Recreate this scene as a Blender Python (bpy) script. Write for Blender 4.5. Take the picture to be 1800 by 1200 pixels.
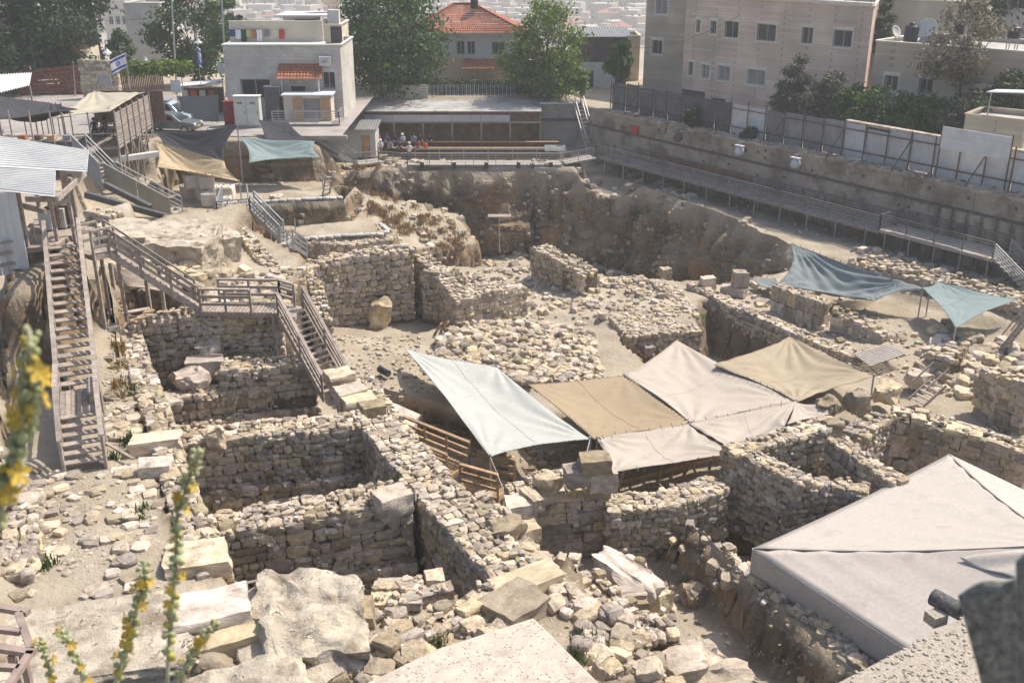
import bpy, math, random
import numpy as np
from mathutils import Vector, Matrix, noise
random.seed(7)
for _o in list(bpy.data.objects): bpy.data.objects.remove(_o)
SC = bpy.context.scene
COL = SC.collection
R = math.radians
V = Vector
# ---------------------------------------------------------------- camera, sky, sun, exposure
PITCH, FPX, CAMZ = R(22), 1800.0, 20.0
cd = bpy.data.cameras.new('camera'); cam = bpy.data.objects.new('camera', cd); COL.objects.link(cam)
cam.location = (0, 0, CAMZ); cam.rotation_euler = (R(90) - PITCH, 0, 0)
cd.sensor_width = 36; cd.lens = 36; cd.clip_start = 0.2; cd.clip_end = 4000
cd.dof.use_dof = True; cd.dof.focus_distance = 52; cd.dof.aperture_fstop = 2.8
SC.camera = cam
SUN_EL, SUN_DIR = R(56), V((0.82, 0.48, 0)).normalized()
w = bpy.data.worlds.new('World'); SC.world = w; w.use_nodes = True
_nt = w.node_tree; _sky = _nt.nodes.new('ShaderNodeTexSky'); _sky.sky_type = 'NISHITA'; _sky.sun_disc = False
_sky.sun_elevation = SUN_EL; _sky.sun_rotation = math.atan2(SUN_DIR.x, SUN_DIR.y); _sky.dust_density = 3.0
_bg = _nt.nodes['Background']; _bg.inputs[1].default_value = 0.145
_nt.links.new(_sky.outputs[0], _bg.inputs[0])
sl = bpy.data.lights.new('sun', 'SUN'); sl.energy = 4.2; sl.angle = R(0.55); sl.color = (1, 0.925, 0.815)
so = bpy.data.objects.new('sun', sl); COL.objects.link(so)
so.rotation_euler = (SUN_DIR * math.cos(SUN_EL) + V((0, 0, math.sin(SUN_EL)))).to_track_quat('Z', 'Y').to_euler()
SC.view_settings.view_transform = 'Standard'; SC.view_settings.look = 'None'
SC.view_settings.exposure = 0.32; SC.view_settings.gamma = 1
SC.render.engine = 'CYCLES'; SC.cycles.use_denoising = True
SC.cycles.max_bounces = 6; SC.cycles.diffuse_bounces = 4; SC.cycles.volume_bounces = 1; SC.cycles.transparent_max_bounces = 8

# ---------------------------------------------------------------- pixel <-> world
CP, SP = math.cos(PITCH), math.sin(PITCH)
def ray(px, py):
    xc, yc = (px - 900) / FPX, (600 - py) / FPX
    return V((xc, CP + SP * yc, -SP + CP * yc))
def P(px, py, z):
    d = ray(px, py); t = (z - CAMZ) / d.z
    return V((d.x * t, d.y * t, z))
def Q(px, py, Y):
    d = ray(px, py); t = Y / d.y
    return V((d.x * t, Y, CAMZ + d.z * t))
def pxscale(p):
    return FPX / max(1.0, p[1] * CP - (p[2] - CAMZ) * SP)
def rnd(a, b): return random.uniform(a, b)

# ---------------------------------------------------------------- objects
ORG = {}
def tag(o, label=None, cat=None, group=None, kind=None):
    if label: o['label'] = label
    if cat: o['category'] = cat
    if group: o['group'] = group
    if kind: o['kind'] = kind
    return o
def thing(name, label, cat, loc=(0, 0, 0), group=None):
    o = bpy.data.objects.new(name, None); COL.objects.link(o); o.location = loc; o.empty_display_size = 0.2
    ORG[o.name] = V(loc)
    return tag(o, label, cat, group, 'thing')
def link(o, parent=None, at=None):
    COL.objects.link(o); at = V(at) if at is not None else V((0, 0, 0))
    if parent is not None:
        o.parent = parent; o.location = at - ORG.get(parent.name, V((0, 0, 0)))
    else: o.location = at
    ORG[o.name] = at
    return o
def copy_tree(o, parent=None, loc=None, rz=None, label=None):
    c = o.copy(); COL.objects.link(c)
    if parent is not None: c.parent = parent
    if loc is not None: c.location = loc; ORG[c.name] = V(loc)
    if rz is not None: c.rotation_euler = (0, 0, rz)
    if label: c['label'] = label
    for ch in o.children: copy_tree(ch, c)
    return c
class MB:
    """collects faces for ONE mesh object"""
    def __init__(s): s.v = []; s.f = []; s.m = []
    def face(s, pts, m=0):
        n = len(s.v); s.v += [tuple(p) for p in pts]; s.f.append(tuple(range(n, n + len(pts)))); s.m.append(m)
    def add(s, vs, fs, m=0):
        n = len(s.v); s.v += [tuple(p) for p in vs]; s.f += [tuple(i + n for i in f) for f in fs]; s.m += [m] * len(fs)
    def box(s, c, size, rz=0, m=0, mat=None):
        M = mat if mat is not None else Matrix.Translation(V(c)) @ Matrix.Rotation(rz, 4, 'Z')
        x, y, z = size[0] / 2, size[1] / 2, size[2] / 2
        vs = [M @ V(p) for p in ((-x,-y,-z),(x,-y,-z),(x,y,-z),(-x,y,-z),(-x,-y,z),(x,-y,z),(x,y,z),(-x,y,z))]
        s.add(vs, [(0,3,2,1),(4,5,6,7),(0,1,5,4),(1,2,6,5),(2,3,7,6),(3,0,4,7)], m); return s
    def beam(s, p, q, w, h, m=0, up=(0, 0, 1)):
        p, q = V(p), V(q); d = q - p; L = d.length
        if L < 1e-5: return s
        d /= L; up = V(up)
        if abs(d.dot(up)) > 0.99: up = V((0, 1, 0))
        x = d.cross(up).normalized(); z = x.cross(d)
        M = Matrix((x, d, z)).transposed().to_4x4(); M.translation = (p + q) / 2
        return s.box((0, 0, 0), (w, L, h), mat=M, m=m)
    def tube(s, p, q, r, n=8, r2=None, m=0, cap=True):
        p, q = V(p), V(q); d = (q - p).normalized(); a = d.orthogonal().normalized(); b = d.cross(a)
        r2 = r if r2 is None else r2; k = len(s.v)
        for o, rr in ((p, r), (q, r2)):
            for i in range(n):
                t = 2 * math.pi * i / n; s.v.append(tuple(o + (a * math.cos(t) + b * math.sin(t)) * rr))
        for i in range(n): s.f.append((k + i, k + (i + 1) % n, k + n + (i + 1) % n, k + n + i)); s.m.append(m)
        if cap:
            s.f.append(tuple(k + n - 1 - i for i in range(n))); s.f.append(tuple(k + n + i for i in range(n))); s.m += [m, m]
        return s
    def path(s, pts, r, n=6, m=0):
        for a, b in zip(pts, pts[1:]): s.tube(a, b, r, n, m=m)
        return s
    def lathe(s, c, prof, n=14, m=0):
        k = len(s.v); c = V(c)
        for r, z in prof:
            for i in range(n):
                t = 2 * math.pi * i / n; s.v.append((c.x + r * math.cos(t), c.y + r * math.sin(t), c.z + z))
        for j in range(len(prof) - 1):
            for i in range(n):
                a = k + j * n; s.f.append((a + i, a + (i + 1) % n, a + n + (i + 1) % n, a + n + i)); s.m.append(m)
        s.f.append(tuple(k + n - 1 - i for i in range(n))); s.f.append(tuple(k + (len(prof) - 1) * n + i for i in range(n))); s.m += [m, m]
        return s
    def prism(s, poly, z0, z1, m=0):
        n = len(poly); a = [(p[0], p[1], z0) for p in poly]; b = [(p[0], p[1], z1) for p in poly]
        s.add(a + b, [tuple(range(n - 1, -1, -1)), tuple(range(n, 2 * n))] + [(i, (i + 1) % n, n + (i + 1) % n, n + i) for i in range(n)], m); return s
    def grid(s, fn, nu, nv, m=0):
        k = len(s.v)
        for j in range(nv + 1):
            for i in range(nu + 1): s.v.append(tuple(fn(i / nu, j / nv)))
        for j in range(nv):
            for i in range(nu):
                a = k + j * (nu + 1) + i; s.f.append((a, a + 1, a + nu + 2, a + nu + 1)); s.m.append(m)
        return s
    def mesh(s, name, mats, smooth=False):
        me = bpy.data.meshes.new(name); me.from_pydata(s.v, [], s.f)
        for mt in (mats if isinstance(mats, (list, tuple)) else [mats]): me.materials.append(mt)
        if any(s.m): me.polygons.foreach_set('material_index', s.m)
        if smooth: me.polygons.foreach_set('use_smooth', [True] * len(s.f))
        me.update(); return me
    def build(s, name, mats, parent=None, smooth=False, solid=0.0):
        o = link(bpy.data.objects.new(name, s.mesh(name, mats, smooth)), parent)
        if solid: md = o.modifiers.new('thickness', 'SOLIDIFY'); md.thickness = solid; md.offset = 0
        return o

# ---------------------------------------------------------------- materials
MT = {}
def mat(name, c, rough=0.85, var=0.12, scale=3.0, bump=0.2, bscale=None, rv=0.0, hue=0.0, stain=None, stain_t=0.62, stain_s=1.5,
        metal=0.0, spec=0.25, crack=0.0, island=False, trans=0.0, c2=None, emit=0.0, alpha=1.0, wcoord=False):
    if name in MT: return MT[name]
    m = bpy.data.materials.new(name); m.use_nodes = True; nt = m.node_tree; N = nt.nodes; L = nt.links
    b = N['Principled BSDF']; b.inputs['Roughness'].default_value = rough; b.inputs['Metallic'].default_value = metal
    b.inputs['Specular IOR Level'].default_value = spec
    tc = N.new('ShaderNodeTexCoord'); co = tc.outputs['Object']
    oi = N.new('ShaderNodeObjectInfo'); rn = oi.outputs['Random']
    if wcoord:
        ge = N.new('ShaderNodeNewGeometry'); co = ge.outputs['Position']
    if island:
        ge = N.new('ShaderNodeNewGeometry'); rn = ge.outputs['Random Per Island']
    off = N.new('ShaderNodeVectorMath'); off.operation = 'MULTIPLY_ADD'
    cmb = N.new('ShaderNodeCombineXYZ')
    for i in range(3): L.new(rn, cmb.inputs[i])
    L.new(cmb.outputs[0], off.inputs[0]); off.inputs[1].default_value = (37, 51, 23); L.new(co, off.inputs[2])
    if wcoord: off.inputs[1].default_value = (0, 0, 0)
    co = off.outputs[0]
    n1 = N.new('ShaderNodeTexNoise'); n1.inputs['Scale'].default_value = scale; n1.inputs['Detail'].default_value = 5; n1.inputs['Roughness'].default_value = 0.62
    L.new(co, n1.inputs['Vector'])
    mx = N.new('ShaderNodeMix'); mx.data_type = 'RGBA'
    ca = V(c) * (1 - var * 1.6); cb = V(c2) if c2 else V(c) * (1 + var * 1.6)
    rp = N.new('ShaderNodeMapRange'); rp.inputs[1].default_value = 0.3; rp.inputs[2].default_value = 0.7; L.new(n1.outputs[0], rp.inputs[0])
    L.new(rp.outputs[0], mx.inputs[0]); mx.inputs[6].default_value = (*ca, 1); mx.inputs[7].default_value = (*cb, 1)
    col = mx.outputs[2]
    if stain:
        n3 = N.new('ShaderNodeTexNoise'); n3.inputs['Scale'].default_value = stain_s; n3.inputs['Detail'].default_value = 7; n3.inputs['Roughness'].default_value = 0.7
        L.new(co, n3.inputs['Vector'])
        r3 = N.new('ShaderNodeMapRange'); r3.inputs[1].default_value = stain_t - 0.06; r3.inputs[2].default_value = stain_t + 0.08; L.new(n3.outputs[0], r3.inputs[0])
        m3 = N.new('ShaderNodeMix'); m3.data_type = 'RGBA'; L.new(r3.outputs[0], m3.inputs[0]); L.new(col, m3.inputs[6]); m3.inputs[7].default_value = (*stain, 1)
        col = m3.outputs[2]
    cr = None
    if crack:
        nd = N.new('ShaderNodeTexNoise'); nd.inputs['Scale'].default_value = 1.6; nd.inputs['Detail'].default_value = 5; L.new(co, nd.inputs['Vector'])
        va = N.new('ShaderNodeVectorMath'); va.operation = 'MULTIPLY_ADD'; L.new(nd.outputs['Color'], va.inputs[0]); va.inputs[1].default_value = (2.2, 2.2, 2.2); L.new(co, va.inputs[2])
        vo = N.new('ShaderNodeTexVoronoi'); vo.feature = 'DISTANCE_TO_EDGE'; vo.inputs['Scale'].default_value = crack; L.new(va.outputs[0], vo.inputs['Vector'])
        rc = N.new('ShaderNodeMapRange'); rc.inputs[1].default_value = 0.0; rc.inputs[2].default_value = 0.012; L.new(vo.outputs['Distance'], rc.inputs[0])
        gm = N.new('ShaderNodeMapRange'); gm.inputs[1].default_value = 0.50; gm.inputs[2].default_value = 0.56; gm.inputs[3].default_value = 1.0; gm.inputs[4].default_value = 0.0; L.new(n1.outputs[0], gm.inputs[0]); mxx = N.new('ShaderNodeMath'); mxx.operation = 'MAXIMUM'; L.new(rc.outputs[0], mxx.inputs[0]); L.new(gm.outputs[0], mxx.inputs[1]); cr = mxx.outputs[0]
        mc = N.new('ShaderNodeMix'); mc.data_type = 'RGBA'; L.new(cr, mc.inputs[0]); mc.inputs[6].default_value = (*(V(c) * .45), 1); L.new(col, mc.inputs[7]); col = mc.outputs[2]
    if rv or hue:
        hs = N.new('ShaderNodeHueSaturation'); L.new(col, hs.inputs['Color'])
        r1 = N.new('ShaderNodeMapRange'); r1.inputs[3].default_value = 1 - rv; r1.inputs[4].default_value = 1 + rv; L.new(rn, r1.inputs[0]); L.new(r1.outputs[0], hs.inputs['Value'])
        wn = N.new('ShaderNodeTexWhiteNoise'); wn.noise_dimensions = '1D'; L.new(rn, wn.inputs['W'])
        r2 = N.new('ShaderNodeMapRange'); r2.inputs[3].default_value = 1 - hue * 6; r2.inputs[4].default_value = 1 + hue * 6; L.new(wn.outputs[0], r2.inputs[0]); L.new(r2.outputs[0], hs.inputs['Saturation'])
        r4 = N.new('ShaderNodeMapRange'); r4.inputs[3].default_value = 0.5 - hue * 0.25; r4.inputs[4].default_value = 0.5 + hue * 0.25; L.new(wn.outputs[0], r4.inputs[0]); L.new(r4.outputs[0], hs.inputs['Hue'])
        col = hs.outputs[0]
    L.new(col, b.inputs['Base Color'])
    if bump:
        n2 = N.new('ShaderNodeTexNoise'); n2.inputs['Scale'].default_value = bscale or scale * 3; n2.inputs['Detail'].default_value = 6; n2.inputs['Roughness'].default_value = 0.65
        L.new(co, n2.inputs['Vector'])
        bp = N.new('ShaderNodeBump'); bp.inputs['Strength'].default_value = bump; bp.inputs['Distance'].default_value = 0.06
        hh_ = n2.outputs[0]
        if cr is not None:
            ma = N.new('ShaderNodeMath'); ma.operation = 'ADD'; L.new(hh_, ma.inputs[0]); L.new(cr, ma.inputs[1]); hh_ = ma.outputs[0]
        L.new(hh_, bp.inputs['Height']); L.new(bp.outputs[0], b.inputs['Normal'])
    if trans:
        tr = N.new('ShaderNodeBsdfTranslucent'); L.new(col, tr.inputs[0]); ms = N.new('ShaderNodeMixShader'); ms.inputs[0].default_value = trans
        out = N['Material Output']; L.new(b.outputs[0], ms.inputs[1]); L.new(tr.outputs[0], ms.inputs[2]); L.new(ms.outputs[0], out.inputs[0])
    if alpha < 1: b.inputs['Alpha'].default_value = alpha
    MT[name] = m; return m
STONE = mat('limestone', (0.49, 0.405, 0.305), 0.94, 0.2, 3.0, 0.9, 9, rv=0.38, hue=0.05, stain=(0.19, 0.16, 0.125), stain_t=0.60, stain_s=1.8)
STONES = mat('limestone_rubble', (0.44, 0.37, 0.285), 0.92, 0.16, 3.0, 0.5, 8, rv=0.42, hue=0.05, island=True, stain=(0.17, 0.145, 0.115), stain_t=0.64)
PALE = mat('pale_bedrock', (0.49, 0.43, 0.34), 0.94, 0.2, 1.6, 1.0, 13, stain=(0.26, 0.21, 0.155), stain_t=0.56, stain_s=1.1, wcoord=True, crack=0.5)
MORTAR = mat('wall_core', (0.16, 0.125, 0.09), 0.97, 0.3, 2.5, 0.9, 7, stain=(0.09, 0.075, 0.06), stain_t=0.56, stain_s=0.8)
EARTH = None
WOOD = mat('weathered_wood', (0.33, 0.28, 0.24), 0.85, 0.2, 4, 0.25, rv=0.16)
WOODY = mat('newer_wood', (0.37, 0.255, 0.15), 0.8, 0.2, 4, 0.25, rv=0.16)
STEEL = mat('galvanised_steel', (0.42, 0.43, 0.44), 0.45, 0.1, 5, 0.05, metal=0.55, spec=0.5)
DSTEEL = mat('dark_steel', (0.10, 0.10, 0.105), 0.6, 0.15, 4, 0.1, metal=0.3)
RUST = mat('rusty_post', (0.14, 0.095, 0.075), 0.8, 0.25, 4, 0.2)
CONC = mat('concrete', (0.36, 0.33, 0.28), 0.92, 0.12, 0.9, 0.3, 8, stain=(0.20, 0.175, 0.15), stain_t=0.6, stain_s=0.5)
# ---------------------------------------------------------------- the dug ground, one sheet
GX0, GX1, GY0, GY1, GS = -48.0, 52.0, 14.0, 122.0, 0.2
gxs = np.arange(GX0, GX1 + 1e-6, GS); gys = np.arange(GY0, GY1 + 1e-6, GS)
GXX, GYY = np.meshgrid(gxs, gys)
HF = np.full(GXX.shape, 5.0)
def inside(poly):
    ins = np.zeros(GXX.shape, bool); n = len(poly)
    for i in range(n):
        x1, y1 = poly[i][:2]; x2, y2 = poly[(i + 1) % n][:2]
        if y1 == y2: continue
        c = ((y1 > GYY) != (y2 > GYY)) & (GXX < (x2 - x1) * (GYY - y1) / (y2 - y1) + x1)
        ins ^= c
    return ins
def paint(poly, z=None):
    """poly: (px, py, z) picture points at their height; filled flat with z or with their own plane"""
    pts = [P(*p) for p in poly]
    m = inside(pts)
    if z is None:
        A = np.array([[p.x, p.y, 1] for p in pts]); c, *_ = np.linalg.lstsq(A, np.array([p.z for p in pts]), rcond=None)
        HF[m] = c[0] * GXX[m] + c[1] * GYY[m] + c[2]
    else: HF[m] = z
def paintw(poly, z): HF[inside(poly)] = z
def blurz(mask, n):
    global HF
    for _ in range(n):
        p = np.pad(HF, 1, 'edge'); a = (p[:-2, 1:-1] + p[2:, 1:-1] + p[1:-1, :-2] + p[1:-1, 2:]) / 4
        HF = np.where(mask, a, HF)
WA, WB = P(1046, 283, 0), P(1800, 487, 0)          # foot line of the long retaining wall, along the walkway
WD = (WB - WA).normalized(); WN = V((-WD.y, WD.x, 0))   # WN points away from the pit
if WN.x < 0: WN = -WN
def wl(s, n=0, z=0): return V((WA.x + WD.x * s + WN.x * n, WA.y + WD.y * s + WN.y * n, z))
# seating terrace and upper plateau behind it
paintw([(-18.5, 88), (9, 88), (9, 103), (-18.5, 103)], 0.0)
paintw([(-48, 103), (52, 103), (52, 122), (-48, 122)], 4.2)
# right plateau behind the retaining wall
a, b = wl(-6, 2.9), wl(75, 2.9)
paintw([(a.x, a.y), (b.x, b.y), (60, 14), (60, 122), (a.x, 122)], 4.0)
# the pit
PIT = [P(185, 440, 6), P(270, 300, 4.5), P(300, 248, 5), P(545, 248, 5), V((-18.4, 85, 0)), V((-18.4, 90.5, 0)), P(620, 300, 0), P(1012, 302, -.3), wl(-3, 2.6), wl(60, 2.6), (40, 14), (-20, 14), P(0, 1200, 4.3), P(0, 640, 4.3), P(60, 500, 6)]
paintw(PIT, -1.2)
paint([(590, 312, -.3), (740, 300, -.3), (1012, 303, -.3), (1050, 322, -1.2), (1130, 327, -.6), (1265, 375, -.6), (1400, 434, -.6), (1345, 500, -1.6), (1200, 500, -1.8), (1060, 484, -1.3), (930, 466, -1.2), (760, 466, -1.2), (650, 430, -1)], -7.5)
paint([(600, 345, -.5), (640, 310, -.3), (640, 370, -1.5), (600, 400, -1)], -1.6)
paint([(630, 345, -1.2), (810, 352, -2.4), (850, 450, -6.0), (740, 452, -4.5), (640, 420, -2.2)])
# strip of earth below the walkway
paintw([P(1085, 322, -.9), P(1130, 325, -.6), P(1265, 373, -.6), P(1400, 432, -.6), P(1500, 462, -.7), P(1640, 505, -.8), P(1810, 560, -.9), wl(50, 2.6), wl(-2, 2.6), wl(-2, -1)], -0.95)
paint([(1030, 318, -1.5), (1090, 318, -1.2), (1110, 345, -1.6), (1040, 345, -1.8)], -1.7)
paint([(150, 385, 4.6), (300, 372, 3.5), (300, 250, 5), (200, 252, 5), (135, 285, 5.4), (125, 350, 5.4)], 2.4)
# left upper terraces (bags, tarpaulins), stepped down
paint([(268, 248, 5), (578, 248, 5), (605, 345, 2), (590, 357, 2), (440, 365, 2), (300, 372, 3), (210, 350, 4)], 2.0)
paint([(440, 357, 2), (605, 352, 2), (640, 360, .4), (690, 415, .4), (540, 425, .4), (500, 410, .4)], 0.4)
paint([(180, 380, 5), (330, 372, 4.4), (440, 372, 3.6), (440, 480, 3.6), (360, 500, 4.6), (200, 470, 5.2)], 4.3)
paint([(440, 400, 3), (500, 430, 3), (545, 470, 2.6), (520, 540, 2.6), (360, 540, 4.3), (360, 480, 4.3)], 3.2)
# behind the big rubble walls
paint([(545, 470, 2.6), (750, 430, 2.4), (770, 470, 1), (725, 450, 1), (620, 452, 2)], -1)
paint([(765, 484, -.9), (930, 470, -.9), (1060, 488, -.9), (1200, 530, -1), (1240, 580, -1.2), (1062, 560, -1), (930, 520, 0), (800, 520, 0)], -0.9)
# middle earth mound, rubble slope
paint([(550, 575, -1), (760, 600, -1), (760, 700, 0), (640, 690, .5), (575, 640, .3)], -0.8)
paint([(570, 600, -.6), (700, 595, -.6), (790, 576, -.95), (925, 553, -.85), (1050, 560, -.9), (1070, 690, -1.5), (900, 700, -1.5), (780, 690, -.6), (640, 672, .1), (575, 640, .1)])
paint([(640, 690, .4), (760, 705, .2), (950, 720, -1), (1290, 760, -1), (1290, 860, -1), (1070, 870, -1), (900, 900, 0), (760, 800, 0)], -1.5)
# pit between square ruin and long wall
paint([(1100, 590, -1), (1235, 585, -1), (1240, 530, -1.3), (1380, 600, -1.6), (1300, 680, -2), (1180, 680, -2)], -4.2)
# right hand ruins
paint([(1205, 498, -1.2), (1330, 480, -1.4), (1400, 470, -1.5), (1800, 590, -1.7), (1800, 760, -1.2), (1560, 720, -1), (1400, 600, -1.2)], -1.5)
paint([(1420, 452, -.8), (1500, 470, -.8), (1800, 570, -1), (1800, 610, -1.6), (1640, 545, -1.6), (1400, 475, -1.6)])
paint([(1400, 600, -1.2), (1560, 650, -.6), (1560, 720, -.6), (1480, 740, -.4), (1380, 740, -.8)], -1.0)
paint([(1440, 750, 1), (1565, 725, 1), (1800, 790, 1), (1800, 900, 0), (1560, 850, 0)], -1.2)
paint([(1290, 800, 2.4), (1440, 760, 2.4), (1540, 850, 2.4), (1460, 850, 2.4)], 0.8)
paint([(1300, 850, 0), (1470, 860, 0), (1800, 880, .4), (1800, 1000, .6), (1500, 980, 0), (1330, 950, 0)], 0.2)
# left near terrace
paint([(0, 620, 4.6), (195, 560, 4.6), (235, 600, 4.4), (270, 720, 4.3), (345, 990, 4.3), (420, 1010, 4), (470, 1200, 4), (0, 1200, 4.3)], 4.2)
paint([(0, 470, 7.8), (75, 500, 7.6), (185, 430, 6.4), (205, 560, 4.8), (195, 640, 4.4), (95, 640, 4.6), (60, 690, 4.6), (0, 700, 4.6)])
paint([(0, 380, 8.3), (95, 400, 8.3), (150, 430, 8.3), (60, 520, 7.6), (0, 540, 7.4)])
# dug rooms
paint([(225, 585, 4.5), (490, 555, 4.5), (550, 650, 3.2), (385, 655, 3.3), (280, 690, 3)], 1.6)
paint([(270, 705, 2.4), (550, 690, 2.4), (640, 740, 3.5), (310, 780, 3.5)], 0.3)
paint([(305, 785, 3.5), (640, 745, 3.5), (700, 840, 3.6), (362, 920, 3.6)], -0.6)
paint([(370, 945, 3.6), (715, 882, 3.6), (760, 890, 3.5), (890, 1045, 3.5), (790, 1060, 3), (640, 1040, 3.2), (560, 1010, 3.2), (400, 1030, 3.6)], -0.4)
paint([(420, 1010, 4), (560, 1000, 3.4), (640, 1040, 3.4), (790, 1040, 3.4), (885, 1045, 3.5), (1000, 985, 3.2), (1075, 1075, 3.2), (1160, 1140, 3.2), (1235, 1230, 3.4), (400, 1230, 4)], 3.5)
paint([(760, 870, 3), (930, 990, 3), (900, 890, 2.4), (820, 850, 2.4)], 2.2)
# trench beside the tent, path along it
paint([(930, 975, 0), (1090, 965, 0), (1185, 925, 1.2), (1235, 932, 1.75), (1275, 975, 1.75), (1337, 1040, 1.75), (1387, 1082, 1.75), (1500, 1172, 1.75), (1600, 1260, 1.75), (1260, 1260, 3.0), (1185, 1150, 3.0), (1090, 1075, 2.8), (1050, 1010, 1.5)], 0.15)
paint([(1175, 915, 1.8), (1222, 946, 1.8), (1258, 990, 1.8), (1320, 1056, 1.8), (1370, 1099, 1.8), (1483, 1189, 1.8), (1600, 1280, 1.8), (1660, 1280, 1.8), (1500, 1130, 1.8), (1330, 985, 1.8), (1215, 900, 1.8)], 1.75)
paint([(1330, 985, 1.8), (1500, 1130, 1.8), (1640, 1250, 1.8), (1800, 1200, 1.8), (1800, 930, 1.8), (1480, 930, 1.8)], 1.7)
blurz(np.ones(HF.shape, bool), 2)
# clumpy surface
_n = np.zeros(HF.shape); rs = np.random.RandomState(3)
for per, amp in ((24, .14), (10, .10), (5, .07)):
    ny, nx = HF.shape[0] // per + 3, HF.shape[1] // per + 3
    g = rs.rand(ny, nx) - .5
    iy = np.arange(HF.shape[0]) / per; ix = np.arange(HF.shape[1]) / per
    y0 = iy.astype(int)[:, None]; x0 = ix.astype(int)[None, :]; fy = (iy % 1)[:, None]; fx = (ix % 1)[None, :]
    fy = fy * fy * (3 - 2 * fy); fx = fx * fx * (3 - 2 * fx)
    _n += amp * 2 * ((g[y0, x0] * (1 - fx) + g[y0, x0 + 1] * fx) * (1 - fy) + (g[y0 + 1, x0] * (1 - fx) + g[y0 + 1, x0 + 1] * fx) * fy)
PITM = inside(PIT)
HF = HF + _n * np.where(PITM, 1.0, 0.15)
HF += (rs.rand(*HF.shape) - .5) * np.where(PITM, .05, 0.01)
def H(x, y):
    i = min(max(int(round((x - GX0) / GS)), 0), len(gxs) - 1); j = min(max(int(round((y - GY0) / GS)), 0), len(gys) - 1)
    return float(HF[j, i])
gy_, gx_ = np.gradient(HF, GS); SLOPE = np.hypot(gx_, gy_)
def make_ground():
    global EARTH
    m = bpy.data.materials.new('dusty_earth'); m.use_nodes = True; nt = m.node_tree; N = nt.nodes; L = nt.links; b = N['Principled BSDF']
    b.inputs['Roughness'].default_value = 0.97; b.inputs['Specular IOR Level'].default_value = 0.1
    ge = N.new('ShaderNodeNewGeometry')
    def nz(s, d=6, r=.65):
        n = N.new('ShaderNodeTexNoise'); n.inputs['Scale'].default_value = s; n.inputs['Detail'].default_value = d; n.inputs['Roughness'].default_value = r; L.new(ge.outputs['Position'], n.inputs['Vector']); return n.outputs[0]
    def mr(x, a, c):
        r = N.new('ShaderNodeMapRange'); r.inputs[1].default_value = a; r.inputs[2].default_value = c; L.new(x, r.inputs[0]); return r.outputs[0]
    def mix(f, a, c):
        x = N.new('ShaderNodeMix'); x.data_type = 'RGBA'; L.new(f, x.inputs[0])
        for i, k in ((6, a), (7, c)):
            if isinstance(k, tuple): x.inputs[i].default_value = (*k, 1)
            else: L.new(k, x.inputs[i])
        return x.outputs[2]
    dust = mix(mr(nz(.35), .35, .65), (0.33, 0.275, 0.20), (0.46, 0.40, 0.315))
    # soil of the cut sections is a browner material with stones showing in it
    at = N.new('ShaderNodeAttribute'); at.attribute_name = 'cut'
    soil = mix(mr(nz(.5, 8), .38, .62), (0.12, 0.095, 0.068), (0.30, 0.22, 0.14))
    soil = mix(mr(nz(3.0, 4), .62, .70), soil, (0.42, 0.36, 0.28))
    soil = mix(mr(nz(.23, 4), .55, .66), soil, (0.33, 0.20, 0.10))
    soil = mix(mr(nz(.31, 6, .75), .56, .64), soil, (0.075, 0.078, 0.045))
    mp = N.new('ShaderNodeMapping'); mp.inputs['Scale'].default_value = (.12, .12, 2.2); L.new(ge.outputs['Position'], mp.inputs['Vector']); ns = N.new('ShaderNodeTexNoise'); ns.inputs['Scale'].default_value = 1.0; ns.inputs['Detail'].default_value = 5; L.new(mp.outputs[0], ns.inputs['Vector'])
    soil = mix(mr(ns.outputs[0], .57, .70), soil, (0.31, 0.255, 0.185)); soil = mix(mr(ns.outputs[0], .40, .30), soil, (0.12, 0.095, 0.066))
    col = mix(at.outputs['Fac'], dust, soil)
    vo = N.new('ShaderNodeTexVoronoi'); vo.inputs['Scale'].default_value = 5.0; L.new(ge.outputs['Position'], vo.inputs['Vector'])
    pb = mr(vo.outputs['Distance'], .26, .16)
    gate = N.new('ShaderNodeMath'); gate.operation = 'MULTIPLY'; L.new(pb, gate.inputs[0]); L.new(mr(nz(.6), .47, .58), gate.inputs[1])
    col = mix(gate.outputs[0], col, (0.52, 0.46, 0.37))
    L.new(col, b.inputs['Base Color'])
    ad = N.new('ShaderNodeMath'); ad.operation = 'MULTIPLY_ADD'; L.new(gate.outputs[0], ad.inputs[0]); ad.inputs[1].default_value = .5; L.new(nz(4, 8, .7), ad.inputs[2])
    bp = N.new('ShaderNodeBump'); bp.inputs['Strength'].default_value = .8; bp.inputs['Distance'].default_value = .15; L.new(ad.outputs[0], bp.inputs['Height']); L.new(bp.outputs[0], b.inputs['Normal'])
    EARTH = m
    ny, nx = HF.shape
    co = np.stack([GXX, GYY, HF], -1).copy()
    cut = np.clip((SLOPE - .9) / 1.2, 0, 1)
    for _ in range(2):
        p = np.pad(cut, 1, 'edge'); cut = np.maximum(cut * .7, (p[:-2, 1:-1] + p[2:, 1:-1] + p[1:-1, :-2] + p[1:-1, 2:] + cut) / 5)
    cut *= PITM
    jit = (rs.rand(ny, nx, 3) - .5)
    for _ in range(1):
        p = np.pad(jit, ((1, 1), (1, 1), (0, 0)), 'edge'); jit = (p[:-2, 1:-1] + p[2:, 1:-1] + p[1:-1, :-2] + p[1:-1, 2:] + 2 * jit) / 4
    co += jit * (np.clip(cut, 0, 1) * np.array([.55, .55, .5])[:, None, None] if False else cut[..., None] * np.array([.75, .75, .6]))
    idx = np.arange(ny * nx).reshape(ny, nx)
    fs = np.stack([idx[:-1, :-1], idx[:-1, 1:], idx[1:, 1:], idx[1:, :-1]], -1).reshape(-1, 4)
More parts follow.
